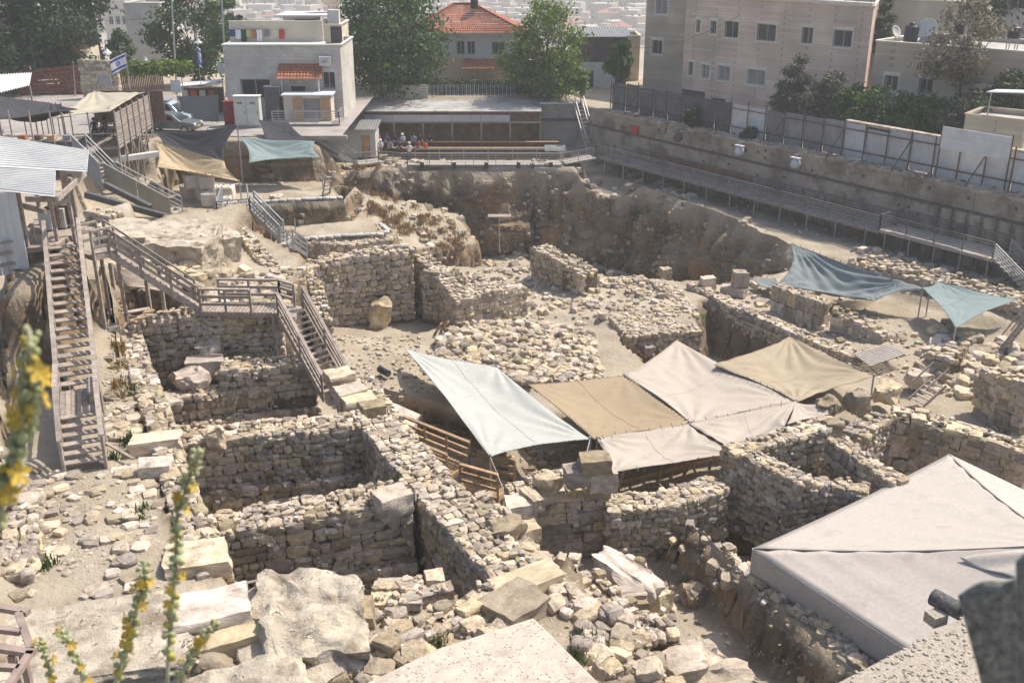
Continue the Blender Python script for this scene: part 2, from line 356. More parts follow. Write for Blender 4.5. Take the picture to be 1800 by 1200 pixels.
    me = bpy.data.meshes.new('ground'); me.from_pydata(co.reshape(-1, 3), [], fs.tolist()); me.materials.append(m)
    at_ = me.attributes.new('cut', 'FLOAT', 'POINT'); at_.data.foreach_set('value', np.clip(cut * 1.4, 0, 1).reshape(-1))
    me.polygons.foreach_set('use_smooth', [True] * len(fs)); me.update()
    return tag(link(bpy.data.objects.new('ground', me)), kind='structure')
GROUND = make_ground()
# outskirts of the ground sheet, falling to a valley and rising to the hill across it
def farz(x, y):
    if y <= 118: z = 4.2
    else:
        pr = [(122, 4), (150, -2), (230, -26), (330, -52), (450, -66), (600, -52), (800, -26), (1100, 12), (1600, 95), (2600, 190)]
        z = pr[-1][1]
        for (a, za), (b, zb) in zip(pr, pr[1:]):
            if a <= y <= b: t = (y - a) / (b - a); z = za + (zb - za) * t; break
    return z + (noise.noise(V((x / 170, y / 170, 0))) * min(14, max(0, y - 140) * .06) if y > 122 else 0)
def make_hill():
    ys = [117, 122, 135, 150] + [170 + 20 * i for i in range(45)] + [1100, 1200, 1350, 1600, 2000, 2600]
    g = MB(); nx = 60
    def fn(u, v):
        y = ys[int(round(v * (len(ys) - 1)))]; W = 60 + y * .9; x = (u * 2 - 1) * W; return (x, y, farz(x, y) - (.15 if y > 121 else .6))
    g.grid(fn, nx, len(ys) - 1)
    hm = mat('dry_hillside', (0.36, 0.30, 0.22), 0.97, 0.2, 0.03, 0.0, stain=(0.17, 0.16, 0.10), stain_t=0.6, stain_s=0.05, wcoord=True)
    tag(g.build('hillside', hm, smooth=True), kind='structure')
    g = MB()
    for (x0, x1, y0, y1, z) in ((-300, -47.9, -40, 124, 4.6), (51.5, 300, -40, 124, 3.9), (-47.9, 51.9, -30, 14.1, 4.1)):
        g.face([(x0, y0, z), (x1, y0, z), (x1, y1, z), (x0, y1, z)])
    tag(g.build('terrain', hm), kind='structure')
make_hill()
# ---------------------------------------------------------------- stones
def rock_arrays(seed, k, rounding, amp, freq=1.6, taper=0.0):
    r = random.Random(seed); off = V((r.uniform(-50, 50), r.uniform(-50, 50), r.uniform(-50, 50)))
    idx = {}; vs = []; fs = []
    def vid(p):
        key = tuple(round(c, 5) for c in p)
        if key not in idx:
            q = V(p); s = q.normalized() * 0.62; q = q.lerp(s, rounding)
            q.x *= 1 + taper * q.z * r.choice((0.7, 1)); q.y *= 1 - taper * q.x * .6
            nv = V((noise.noise(q * freq + off), noise.noise(q * freq + off + V((9, 0, 0))), noise.noise(q * freq + off + V((0, 9, 0)))))
            n2 = V((noise.noise(q * freq * 2.7 + off), noise.noise(q * freq * 2.7 + off + V((9, 0, 0))), noise.noise(q * freq * 2.7 + off + V((0, 9, 0)))))
            idx[key] = len(vs); vs.append(q + nv * amp + n2 * amp * .4)
        return idx[key]
    for ax in range(3):
        for sg in (-.5, .5):
            for i in range(k):
                for j in range(k):
                    qd = []
                    for (a, b) in ((i, j), (i + 1, j), (i + 1, j + 1), (i, j + 1)):
                        p = [0, 0, 0]; p[ax] = sg; p[(ax + 1) % 3] = a / k - .5; p[(ax + 2) % 3] = b / k - .5; qd.append(vid(p))
                    fs.append(tuple(qd) if sg > 0 else tuple(qd[::-1]))
    return vs, fs
def rock_mesh(name, seed, k, rounding, amp, m, freq=1.6, smooth=False, taper=0.0):
    vs, fs = rock_arrays(seed, k, rounding, amp, freq, taper)
    g = MB(); g.add(vs, fs); return g.mesh(name, m, smooth)
def autosmooth(me, deg=38):
    import bmesh
    bm = bmesh.new(); bm.from_mesh(me); c = math.cos(R(deg))
    for f in bm.faces: f.smooth = True
    for e in bm.edges:
        if len(e.link_faces) == 2: e.smooth = e.link_faces[0].normal.dot(e.link_faces[1].normal) > c
    bm.to_mesh(me); bm.free(); return me
RUB = [autosmooth(rock_mesh('stone', 100 + i, 4, .55, .15, STONE, taper=.2), 46) for i in range(22)]
BLK = [autosmooth(rock_mesh('stone', 300 + i, 4, .16, .10, STONE, 2.2)) for i in range(12)]
BOUL = [autosmooth(rock_mesh('boulder', 500 + i, 9, .42, .26, STONE, 1.7, taper=.3), 30) for i in range(8)]
BIGB = [autosmooth(rock_mesh('stone_block', 600 + i, 7, .10, .085, STONE, 2.0), 30) for i in range(6)]
LOW = []
for i in range(10):
    vs, fs = rock_arrays(800 + i, 2, .4, .17); LOW.append((np.array([tuple(v) for v in vs]), fs))
class Heap:
    """a joined mass of small stones"""
    def __init__(s): s.v = []; s.f = []; s.n = 0
    def add(s, loc, size, rot):
        vs, fs = random.choice(LOW); M = np.array(rot.to_matrix() if not isinstance(rot, Matrix) else rot.to_3x3())
        w = (vs * np.array(size)) @ M.T + np.array(loc); s.v.append(w)
        n = s.n; s.f += [tuple(i + n for i in f) for f in fs]; s.n += len(w)
    def build(s, name, parent, material=None):
        if not s.n: return None
        me = bpy.data.meshes.new(name); me.from_pydata(np.concatenate(s.v).tolist(), [], s.f); me.materials.append(material or STONES); me.update()
        return tag(link(bpy.data.objects.new(name, me), parent), kind='stuff')
def put(name, me, parent, loc, size, rot):
    o = link(bpy.data.objects.new(name, me), parent, loc); o.rotation_euler = rot; o.scale = size; return o
def frame_rot(d, n, tilt=0.0, spin=0.0):
    M = Matrix((d, n, V((0, 0, 1)))).transposed()
    return (M @ Matrix.Rotation(tilt, 3, 'Y') @ Matrix.Rotation(spin, 3, 'X'))
def xy(v): return V((v.x, v.y, 0))
NW = 0
def settle(parent, items, most, heap_name='small_stones', meshes=RUB, minpx=9.0):
    """items: (loc, size, rot3x3, meshes): the largest in view become parts, the rest one joined mass"""
    items.sort(key=lambda it: -pxscale(it[0]) * (it[1][0] * it[1][2]) ** .5)
    hp = Heap(); n = 0
    for loc, size, rot, ml in items:
        if n < most and pxscale(loc) * max(size[0], size[2]) >= minpx and ml is not None:
            put('stone', random.choice(ml), parent, loc, size, rot.to_euler()); n += 1
        else: hp.add(loc, size, rot)
    hp.build(heap_name, parent)
    return n
def face_items(items, a, b, n, za, zb_, zbase, sh, sw, ml, deep=.34, chink=5, split=.3, rough=.05):
    d = xy(b - a); L = d.length; d.normalize()
    zt = lambda s: za + (zb_ - za) * min(1, max(0, s / L))
    z = zbase; zmax = max(za, zb_)
    while z < zmax - .05:
        h = rnd(*sh); s = rnd(-.2, 0)
        while s < L:
            w = rnd(*sw) * (1.6 if random.random() < .13 else 1)
            if s + w > L + .12: w = max(.15, L + .06 - s)
            t = zt(s + w / 2); top = z + h
            if z + h * .55 < t:
                hh = min(h, t - z + rnd(0, .08))
                cells = [(s, z, w, hh)]
                u = random.random()
                if u < split and w > .3 and hh > .2:
                    q = rnd(.35, .65)
                    cells = [(s, z, w, hh * q), (s, z + hh * q, w, hh * (1 - q))] if hh > w * .85 else [(s, z, w * q, hh), (s + w * q, z, w * (1 - q), hh * rnd(.6, 1))]
                if u > .93: cells = [(s, z, w * .5, hh * .5), (s + w * .5, z, w * .5, hh * .5), (s, z + hh * .5, w * .5, hh * .5), (s + w * .5, z + hh * .5, w * .5, hh * .5)]
                for (cs, cz, cw, ch) in cells:
                    loc = a + d * (cs + cw / 2) + n * (-deep / 2 + rnd(-.02, rough)); loc.z = cz + ch / 2
                    items.append((loc, (cw * rnd(.93, 1.06), deep, ch * rnd(.92, 1.05)), frame_rot(d, -n, rnd(-.07, .07), rnd(-.05, .05)), ml))
            s += w
        z += h
    for _ in range(int(L * max(0, zmax - zbase) * chink)):
        s = rnd(0, L); t = zt(s)
        if t - .1 <= zbase: continue
        loc = a + d * s - n * rnd(-.02, .10); loc.z = rnd(zbase, t - .1); k = rnd(.07, .17)
        items.append((loc, (k * rnd(1, 1.7), k, k), frame_rot(d, -n, rnd(-.6, .6), rnd(-1, 1)), None))
def top_items(items, a, b, n, za, zb_, thick, sc, ml, lumpy=.08):
    d = xy(b - a); L = d.length; d.normalize(); s = 0
    while s < L:
        w = rnd(*sc); t = 0
        while t < thick - .08:
            q = min(rnd(sc[0] * .8, sc[1]), thick - t + .05)
            z = za + (zb_ - za) * min(1, (s + w / 2) / L)
            hgt = rnd(.22, .34)
            loc = a + d * (s + w / 2 + rnd(-.05, .05)) - n * (t + q / 2); loc.z = z - hgt * .4 + rnd(-lumpy, lumpy)
            items.append((loc, (w * rnd(.85, 1.05), q * rnd(.85, 1.05), hgt), frame_rot(d, -n, rnd(-.06, .06), rnd(-.06, .06)) @ Matrix.Rotation(rnd(-.22, .22), 3, 'Z'), ml))
            t += q
        s += w
    for _ in range(int(L * thick * 12)):
        s = rnd(0, L); loc = a + d * s - n * rnd(0, thick); loc.z = za + (zb_ - za) * s / L + rnd(-.02, .08); k = rnd(.06, .17)
        items.append((loc, (k * rnd(1, 1.6), k, k * .8), Matrix.Rotation(rnd(0, 3), 3, 'Z') @ Matrix.Rotation(rnd(-.5, .5), 3, 'X'), None))
def wall(label, pts, thick, zbase, sh=(.22, .42), sw=(.24, .56), sc=(.22, .48), ml=None, most=260, chink=11, split=.3, ledge=None, lumpy=.04, name='ruined_wall', group=None, end=True, cat='wall', rough=.05):
    ml = ml or RUB
    W_ = [p if isinstance(p, Vector) else P(*p) for p in pts]
    t = thing(name, label, cat, (W_[0].x, W_[0].y, zbase), group)
    items = []; core = MB(); nseg = len(W_) - 1
    for i in range(nseg):
        a, b = W_[i], W_[i + 1]; d = xy(b - a).normalized(); n = V((-d.y, d.x, 0)); mid = (a + b) / 2
        if n.dot(xy(-mid)) < 0: n = -n
        face_items(items, xy(a), xy(b), n, a.z, b.z, zbase, sh, sw, ml, chink=chink, split=split, rough=rough)
        top_items(items, xy(a), xy(b), n, a.z, b.z, thick, sc, ml, lumpy)
        if end:
            if i == 0 and (-d).dot(xy(-mid)) > 0: face_items(items, xy(a) - n * thick, xy(a), -d, a.z, a.z, zbase, sh, sw, ml, chink=chink)
            if i == nseg - 1 and d.dot(xy(-mid)) > 0: face_items(items, xy(b) - n * thick, xy(b), d, b.z, b.z, zbase, sh, sw, ml, chink=chink)
        e = d * .04; f = n * .07
        q = [a + e - f, b - e - f, b - e - n * thick, a + e - n * thick]
        if i < nseg - 1: q[1] = b - f - d * .05; q[2] = b + d * .2 - n * thick
        tz = [a.z - .10, b.z - .10, b.z - .10, a.z - .10]
        vs = [(p.x, p.y, zbase - .6) for p in q] + [(p.x, p.y, z) for p, z in zip(q, tz)]
        core.add(vs, [(0, 3, 2, 1), (4, 5, 6, 7), (0, 1, 5, 4), (1, 2, 6, 5), (2, 3, 7, 6), (3, 0, 4, 7)])
        if ledge:
            lz, lw = ledge
            face_items(items, xy(a) + n * lw, xy(b) + n * lw, n, lz, lz, zbase, sh, sw, ml, chink=chink, split=split)
            top_items(items, xy(a) + n * lw, xy(b) + n * lw, n, lz, lz, lw, (.2, .4), ml)
            q = [a + n * (lw - .07), b + n * (lw - .07), b, a]
            vs = [(p.x, p.y, zbase - .6) for p in q] + [(p.x, p.y, lz - .1) for p in q]
            core.add(vs, [(0, 3, 2, 1), (4, 5, 6, 7), (0, 1, 5, 4), (1, 2, 6, 5), (2, 3, 7, 6), (3, 0, 4, 7)])
    core.build('core', MORTAR, t)
    settle(t, items, most)
    return t
ASH = dict(sh=(.38, .5), sw=(.55, 1.1), ml=BLK, split=.08, chink=2, sc=(.5, .9))
# ---- the dug rooms, near left
wall('rubble wall directly under the middle wooden landing', [(228, 578, 4.5), (300, 562, 4.7), (400, 556, 4.7), (494, 548, 4.7)], 1.4, 1.2, sw=(.25, .95), most=280)
wall('upper tier of the stepped wall below the descending wooden flight', [(385, 652, 3.3), (470, 648, 3.3), (553, 640, 3.3)], 1.2, 1.9, sw=(.3, .8))
wall('lower stepped rubble wall with ledges, below the descending wooden flight', [(272, 706, 2.5), (400, 690, 2.4), (556, 676, 2.3)], .9, -.2, ledge=(1.35, .35), most=280)
wall('cross wall closing the deepest room, boulders along its crest', [(306, 786, 3.5), (457, 768, 3.5), (562, 758, 3.5), (640, 748, 3.5)], 1.3, -.8, ledge=(1.6, .3), most=300, sw=(.26, .7), lumpy=.08)
wall('cross wall with one big squared block at its corner, nearest room', [(368, 946, 3.55), (475, 924, 3.6), (612, 898, 3.65), (722, 880, 3.65)], 1.3, -.6, ledge=(1.5, .35), most=300, sw=(.3, .9), sh=(.24, .48), lumpy=.07)
wall('long thick wall running diagonally down the middle of the rooms', [(590, 668, 3.3), (637, 752, 3.4), (687, 815, 3.5), (750, 893, 3.5), (832, 985, 3.5), (890, 1044, 3.5)], 1.5, -.7, most=300, sw=(.3, .9), sh=(.26, .5), lumpy=.06)
wall('wall edging the cobbled terrace, seen end on beside the rooms', [(205, 585, 4.35), (228, 660, 4.3), (262, 760, 4.25), (290, 870, 4.25), (345, 1010, 4.25)][::-1], .9, 2.6, sc=(.3, .7), most=160, lumpy=.06)
# ---- centre
wall('tall ashlar pier face left of the beige awnings', [(912, 893, 2.3), (974, 866, 2.65), (1068, 858, 2.65)], 1.5, -.2, sh=(.3, .44), sw=(.4, .8), ml=BLK, split=.15, chink=3, most=220)
wall('low wall with a cobbled top leading to the square room', [(1074, 899, 2.1), (1175, 892, 2.1), (1250, 872, 2.1), (1280, 858, 2.1)], 1.1, .0, sw=(.22, .5), sh=(.18, .32), sc=(.22, .45), most=240)
wall('left face wall of the small square room beside the tent', [(1290, 795, 3.0), (1335, 818, 3.0), (1400, 850, 3.0), (1465, 856, 2.6), (1522, 868, 2.6)], .75, -.1, sw=(.25, .5), sh=(.2, .36), sc=(.22, .45), most=290)
wall('back wall of the small square room, flat slabs on top', [(1296, 800, 3.0), (1380, 776, 3.0), (1462, 752, 3.0)], .8, .5, sc=(.35, .7), most=120)
wall('far side wall of the small square room reaching the tent', [(1452, 770, 2.9), (1500, 805, 2.9), (1562, 846, 2.9)], .7, .4, sw=(.3, .6), most=150)
wall('wall of big weathered ashlars behind the tent peak', [(1565, 732, 1.6), (1625, 742, 1.6), (1700, 766, 1.6), (1806, 798, 1.6)], 1.0, -1.3, sh=(.4, .6), sw=(.6, 1.0), ml=BLK, split=.15, sc=(.45, .9), most=160, lumpy=.16)
wall('broken wall between the awnings and the ashlar wall', [(1462, 752, 1.7), (1515, 770, 1.6), (1572, 734, 1.6)], .9, -1.2, sh=(.3, .5), sw=(.4, .8), most=140, lumpy=.16)
# ---- the big rubble walls beyond the mound
wall('tallest rubble wall behind the leaning boulder', [(546, 472, 2.7), (615, 452, 2.95), (724, 442, 3.0)], 1.3, -1.1, sw=(.3, .75), sh=(.24, .42), most=300, lumpy=.14)
wall('shaded return wall running from the tallest wall toward the mound', [(724, 446, 2.5), (770, 490, 1.6), (800, 528, .95)], 1.0, -1.1, sw=(.3, .7), most=200)
wall('honey coloured wall above the rubble heap, squared corner stones', [(800, 528, .9), (832, 521, .9), (872, 512, .95), (926, 506, .7)], 1.6, -1.0, sh=(.28, .42), sw=(.35, .8), ml=BLK, split=.25, most=200)
wall('ragged wall stub rising behind the honey coloured wall', [(770, 480, 1.9), (800, 472, 1.5), (820, 486, .8)], 1.0, -1.0, most=110, lumpy=.16)
wall('stepped wall remnant standing at the brink of the deep pit', [(934, 437, 1.2), (987, 463, .8), (1022, 480, .5), (1052, 484, -.2)], 1.4, -1.3, most=180, lumpy=.16)
wall('low winding wall beside the deep pit, right of the stepped remnant', [(1066, 497, -.9), (1140, 492, -1.0), (1200, 545, -1.1)], .9, -2.2, sw=(.25, .5), most=150)
wall('square solid ruin with a flat cobbled top', [(1064, 552, -1.0), (1097, 588, -1.0), (1168, 586, -1.0), (1233, 583, -1.0)], 3.6, -4.3, sw=(.25, .55), sh=(.2, .36), sc=(.25, .5), most=300, lumpy=.05)
wall('nearer of two long parallel walls right of the square ruin', [(1212, 520, -1.6), (1300, 562, -1.6), (1378, 597, -1.6), (1450, 640, -1.6)], 1.0, -4.4, sw=(.25, .55), sh=(.2, .36), sc=(.28, .6), most=280)
wall('farther long wall with flat kerb stones, right of the square ruin', [(1207, 498, -1.0), (1275, 534, -1.1), (1350, 566, -1.1), (1425, 600, -1.1), (1500, 630, -1.1)], .9, -1.9, sc=(.4, .8), most=240)
wall('row of tall pillar stones in front of the teal awning', [(1358, 502, .1), (1400, 518, .1), (1446, 534, .0)], .8, -1.8, sh=(.9, 1.1), sw=(.5, .8), ml=BLK, split=0, chink=1, sc=(.5, .9), most=60)
wall('block pile stepping down beside the teal awning', [(1463, 545, .0), (1500, 562, -.4), (1545, 590, -.9)], 1.0, -1.8, sh=(.45, .6), sw=(.7, 1.1), ml=BLK, split=0, chink=1, most=60, lumpy=.2)
wall('dark rubble bank edging the ruins under the footbridge', [(1490, 462, -.6), (1560, 478, -.3), (1650, 500, -.3), (1800, 545, -.5)], 2.4, -2.2, sh=(.25, .5), sw=(.35, .8), lumpy=.35, most=220)
wall('tall ruin with big blocks beside the hidden ladder, picture edge', [(1722, 655, .6), (1760, 665, .9), (1806, 680, 1.0)], 1.4, -1.6, sh=(.45, .6), sw=(.6, 1.1), ml=BLK, split=.1, most=80, lumpy=.2)
wall('short ruin of squared stones under the tip of the teal awning', [(1628, 622, -.6), (1668, 632, -.5), (1700, 612, -.4)], .9, -1.7, sh=(.4, .55), sw=(.5, .9), ml=BLK, split=.1, most=70, lumpy=.25)
# ---- left of centre
wall('curved rubble wall below the steel platform', [(402, 398, 3.6), (428, 425, 3.5), (452, 455, 3.3), (490, 495, 2.9)][::-1], .8, .6, sw=(.3, .6), most=200, lumpy=.15)
wall('low tumbled wall beside the wooden landing', [(492, 500, 3.2), (520, 482, 3.2), (550, 470, 3.0)], 1.2, 1.2, most=100, lumpy=.16)
wall('wall end in full sun beside the descending wooden flight', [(540, 492, 2.9), (552, 560, 1.6)], .8, -1, most=110)
wall('small courses of masonry under the long metal stair panel', [(148, 372, 5.6), (186, 380, 5.6)], 1.0, 4.2, sh=(.14, .24), sw=(.3, .6), most=60)
wall('low retaining wall under the sandbag terrace', [(545, 427, .3), (610, 432, .3), (690, 420, .3)], .8, -1.2, sw=(.25, .5), most=90)
# ---- lower edge of the picture
wall('front parapet row of squared blocks before the nearest room', [(648, 1062, 3.7), (715, 1060, 3.75), (785, 1040, 3.8)], 1.1, 2.9, most=90, **{k: v for k, v in ASH.items() if k not in ()})
wall('rubble crest running toward the concrete slab', [(590, 1130, 3.9), (680, 1150, 3.9), (800, 1100, 3.9), (890, 1050, 3.8)], .9, 3.0, sc=(.3, .75), most=130, lumpy=.2)
wall('rubble pier in the trench with a fallen boulder on top', [(1050, 990, 2.1), (1085, 1010, 2.1), (1130, 1030, 1.8)], 1.1, -.4, most=110, lumpy=.2)
wall('stub wall left of the sunlit trench floor', [(1092, 1085, 2.9), (1116, 1130, 2.9), (1180, 1128, 2.8)], 1.2, -.3, sw=(.3, .8), most=120, lumpy=.12)
wall('outer step wall of blocks parallel to the long diagonal wall', [(820, 875, 2.7), (868, 930, 2.9), (905, 985, 3.1), (1000, 1010, 3.0), (1070, 1075, 3.0)], .8, 1.4, sh=(.3, .5), sw=(.45, .95), ml=BLK, most=150, lumpy=.2)
wall('stone kerb at the lower picture edge on the near terrace', [(0, 1010, 4.6), (60, 1000, 4.6), (75, 860, 4.6)], .9, 4.0, sc=(.4, .9), most=70)

# ---------------------------------------------------------------- cut earth faces
def cliff(name, tops, zbot, batter=.5, amp=.45, stones=.8, ledge=.0, res=.19, lift=.05, sz=(.1, .45)):
    T = [p if isinstance(p, Vector) else P(*p) for p in tops]; pts = []
    for a, b in zip(T, T[1:]):
        n = max(1, int((b - a).length / res)); pts += [a.lerp(b, i / n) for i in range(n)]
    pts.append(T[-1]); N_ = len(pts); zmin = zbot; hmax = max(p.z for p in pts) - zmin; M_ = max(6, int(hmax / res)); nrm = []
    for i in range(N_):
        d = xy(pts[min(i + 4, N_ - 1)] - pts[max(i - 4, 0)]).normalized(); n = V((-d.y, d.x, 0))
        if n.dot(xy(-pts[i])) < 0: n = -n
        nrm.append(n)
    sd = rnd(0, 99); grid = []
    g = MB()
    for j in range(M_ + 1):
        v = j / M_
        for i in range(N_):
            p = pts[i]; z = p.z + lift + (zmin - p.z) * v; q = V((p.x, p.y, z)); o = 0; f = 1
            for k in range(5): o += noise.noise(V((q.x * .45 * f + sd, q.y * .45 * f, z * .38 * f))) / f; f *= 2.0
            o2 = abs(noise.noise(V((q.x * .7, q.y * .7 + sd, z * .16)))) * 2.2
            e = (o + o2 * .7) * amp * min(1, .25 + v * 3) + batter * v + ledge * (1 if v > .55 else 0) * (.6 + .4 * o)
            q2 = q + nrm[i] * e; q2.z += .18 * noise.noise(q * .9) * min(1, v * 4)
            g.v.append(tuple(q2))
    for j in range(M_):
        for i in range(N_ - 1):
            a = j * N_ + i; g.f.append((a, a + 1, a + N_ + 1, a + N_)); g.m.append(0)
    o = g.build(name, EARTH, None, smooth=False); at = o.data.attributes.new('cut', 'FLOAT', 'POINT'); at.data.foreach_set('value', [min(1, 3.5 * (k // N_) / M_) for k in range(len(g.v))]); tag(o, kind='structure')
    hp = Heap()
    for _ in range(int(N_ * M_ * res * res * stones * 3)):
        q = V(g.v[random.randrange(N_, len(g.v))]); k = sz[0] + (sz[1] - sz[0]) * random.random() ** 3
        if noise.noise(q * .6) < .08 and random.random() < .85: continue
        hp.add(q, (k * rnd(.8, 1.4), k, k * rnd(.6, 1)), Matrix.Rotation(rnd(0, 6), 3, 'Z'))
    hp.build('embedded_stones', o, mat('buried_stone', (.33, .275, .205), .95, .2, 3, .5, rv=.3, island=True))
cliff('cliff_face', [(600, 306, -.25), (640, 303, -.25), (740, 301, -.25), (860, 303, -.25), (950, 301, -.25), (1012, 304, -.25)], -8, 1.2, .95, 1.6, .9)
cliff('cliff_face', [(1012, 304, -.25), (1030, 330, -1.2), (1060, 345, -2.2), (1100, 345, -1.6), (1132, 327, -.6), (1265, 375, -.6), (1340, 408, -.6), (1400, 434, -.6), (1440, 450, -.7)], -7.5, 1.6, .95, 1.6, .5)
cliff('cliff_face', [(272, 300, 4.6), (300, 252, 4.9), (400, 250, 4.9), (545, 250, 4.9), (575, 268, 3.6), (590, 290, 2.0), (600, 306, .4), (612, 330, .2), (650, 345, -1)], .8, .5, .35, .5)
cliff('cliff_face', [(440, 366, 2.0), (465, 360, 2.0), (530, 356, 2.0), (604, 353, 2.0), (622, 330, 1.6)], .1, .35, .3, .8)
cliff('cliff_face', [(500, 428, .38), (600, 421, .38), (680, 417, .38), (694, 404, .38)], -1.6, .3, .25, .8)
cliff('cliff_face', [(572, 640, .05), (640, 676, .1), (700, 690, .15), (760, 705, .0), (800, 730, -.4), (860, 760, -.9)], -1.9, .5, .4, 1.3)
cliff('trench_face', [(1180, 922, 1.4), (1235, 934, 1.78), (1275, 977, 1.78), (1337, 1042, 1.78), (1387, 1084, 1.78), (1500, 1174, 1.78), (1590, 1250, 1.78)], -.2, .4, .24, 4.0, 0, .16, .04, (.08, .5))
cliff('cliff_face', [(190, 470, 6.0), (200, 560, 4.9), (212, 640, 4.4)], 3.4, .4, .3, .8)
cliff('cliff_face', [(40, 505, 7.5), (75, 520, 7.2), (92, 600, 6.0), (98, 660, 5.0)][::-1], 4.0, .6, .35, .7)
# ---------------------------------------------------------------- boulders and blocks standing on their own
def rockthing(label, pt, size, rz=0, kind='boulder', tilt=(0, 0), m=None, seed=None):
    me = random.choice(BOUL if kind == 'boulder' else BIGB) if seed is None else (BOUL if kind == 'boulder' else BIGB)[seed]
    if m is not None: me = me.copy(); me.materials.clear(); me.materials.append(m)
    p = P(*pt) if not isinstance(pt, Vector) else pt
    o = put(kind if kind == 'boulder' else 'stone_block', me, None, (p.x, p.y, p.z - size[2] * .45), size, (tilt[0], tilt[1], rz))
    return tag(o, label, 'boulder' if kind == 'boulder' else 'stone')
WR = math.atan2(-13, 8)      # direction of the long diagonal wall
CR = math.atan2(8, 13)       # direction of the cross walls
rockthing('tall leaning boulder on the floor before the tallest wall', P(668, 570, -.95) + V((0, 0, 1.3)), (1.05, 1.0, 1.55), .3, tilt=(.15, .25), seed=3)
rockthing('big squared grey block at the corner of the nearest cross wall', (688, 866, 4.0), (1.05, .85, .75), CR, 'block', seed=1)
def bedrock(label, pt, size, rz, seed, rounding=.2, amp=.16, tilt=(0, 0)):
    vs, fs = rock_arrays(seed, 28, rounding * .6, amp * .75, 2.3, .2); q = random.Random(seed); off = V((seed, 0, 0))
    vs = [v + v.normalized() * (.04 * noise.noise(v * 6 + off) + .03 * abs(noise.noise(v * 13 + off))) for v in vs]
    g = MB(); g.add(vs, fs); me = autosmooth(g.mesh('bedrock', PALE), 12); p = P(*pt); tag(put('bedrock', me, None, (p.x, p.y, p.z - size[2] * .5), size, (*tilt, rz)), label, 'rock')
bedrock('huge pale bedrock hump at the rim of the nearest room', (548, 1075, 4.35), (2.4, 3.3, 2.4), .25, 31, .35, .2)
bedrock('pale bedrock shoulder sloping below the huge hump', (505, 1130, 4.1), (2.0, 2.6, 1.6), .6, 32, .3, .18, (.1, 0))
rockthing('deep squared block standing between bedrock hump and parapet row', (622, 1068, 4.1), (1.0, 1.0, 1.1), .1, 'block', seed=2)
rockthing('dressed slab with a dark hollow beneath it, left of the hump', (400, 1105, 4.3), (1.5, 1.2, .8), .5, 'block', seed=4)
bedrock('cracked bedrock step left of the huge hump', (450, 1075, 3.95), (1.6, 2.0, 1.4), .4, 33)
bedrock('flat pale bedrock slab among the yellow flower stalks', (150, 1120, 4.5), (4.6, 3.0, .9), .2, 34, .1, .1)
bedrock('pale rock corner cut off by the lower picture edge', (440, 1200, 4.3), (2.2, 1.8, 1.2), .5, 35)
rockthing('long dressed slab bridging two wall tops on the terrace edge', (273, 768, 4.5), (1.55, .75, .5), .25, 'block', seed=0)
rockthing('rounded slab below the long dressed slab', (272, 812, 4.5), (1.0, .75, .5), .2, 'block', seed=4)
rockthing('large flat threshold slab left of the nearest room', (345, 972, 4.5), (1.6, 1.3, .55), .3, 'block', seed=2)
rockthing('second large flat slab below the threshold slab', (370, 1062, 4.6), (1.8, 1.3, .7), .35, 'block', seed=5)
rockthing('tan squared boulder on the edge of the diagonal wall', (890, 920, 3.6), (1.0, .9, .9), .4, seed=4)
rockthing('dark squared stone right of the tan boulder', (925, 925, 3.3), (.75, .6, .7), .4, 'block', seed=1)
rockthing('upright dark pillar block at the foot of the diagonal wall', (945, 982, 3.2), (.8, .7, 1.0), .1, 'block', seed=3)
rockthing('dark block on the step wall above the trench', (980, 1008, 3.3), (1.0, .65, .8), .2, 'block', seed=2)
rockthing('long pale slab lying along the diagonal wall top', (925, 1015, 3.9), (2.0, .9, .5), .55, 'block', seed=0)
rockthing('square pale slab on the crest above the concrete slab', (905, 1052, 4.0), (1.5, 1.3, .6), .8, 'block', seed=4)
rockthing('long dark paving block beside the trench pier', (1088, 1040, 2.7), (1.5, .55, .5), .1, 'block', seed=5)
rockthing('second long dark paving block beside the trench pier', (1094, 1055, 2.6), (1.4, .5, .5), .12, 'block', seed=1)
rockthing('long boulder lying on top of the trench pier', (1105, 1000, 2.4), (1.9, .9, .8), -.75, tilt=(0, .15), seed=5)
rockthing('pinkish boulder at the end of the trench pier', (1152, 1035, 1.5), (.75, .8, 1.1), .3, seed=6)
rockthing('largest pale boulder above the sunlit trench floor', (1222, 1148, 2.8), (1.5, 1.2, 1.3), .3, seed=7)
rockthing('flat pale boulder at the lower picture edge by the trench', (1262, 1190, 2.6), (1.6, 1.0, .8), .2, seed=1)
rockthing('cracked grey boulder on the trench floor', (1222, 1030, .7), (.8, .8, .9), .5, seed=0)
rockthing('upper of two tan boulders at the end of the trench', (1415, 1150, 1.0), (1.1, .9, .9), .3, seed=3)
rockthing('lower tan boulder touching another at the end of the trench', (1435, 1175, .9), (.9, .8, .8), .8, seed=2)
rockthing('cap stone balanced on the stacked blocks above the ashlar pier', (1046, 802, 4.15), (1.0, .75, .55), .1, 'block', seed=3)
rockthing('left shoulder block under the balanced cap stone', (1018, 822, 3.75), (1.0, .7, .6), .15, 'block', seed=1)
rockthing('right shoulder block under the balanced cap stone', (1058, 822, 3.65), (.9, .9, .75), .1, 'block', seed=2)
rockthing('block on the left end of the ashlar pier', (914, 880, 2.75), (.95, .8, .7), .2, 'block', seed=0)
rockthing('thin slab leaning on the left end of the ashlar pier', (935, 868, 2.9), (.4, 1.0, .5), .5, 'block', seed=4)
rockthing('stubby column stone on the ashlar pier', (962, 835, 3.2), (.75, .7, .7), .1, seed=6)
rockthing('white block topping the head of the diagonal wall', (596, 655, 3.8), (1.05, .95, .6), .5, 'block', seed=5)
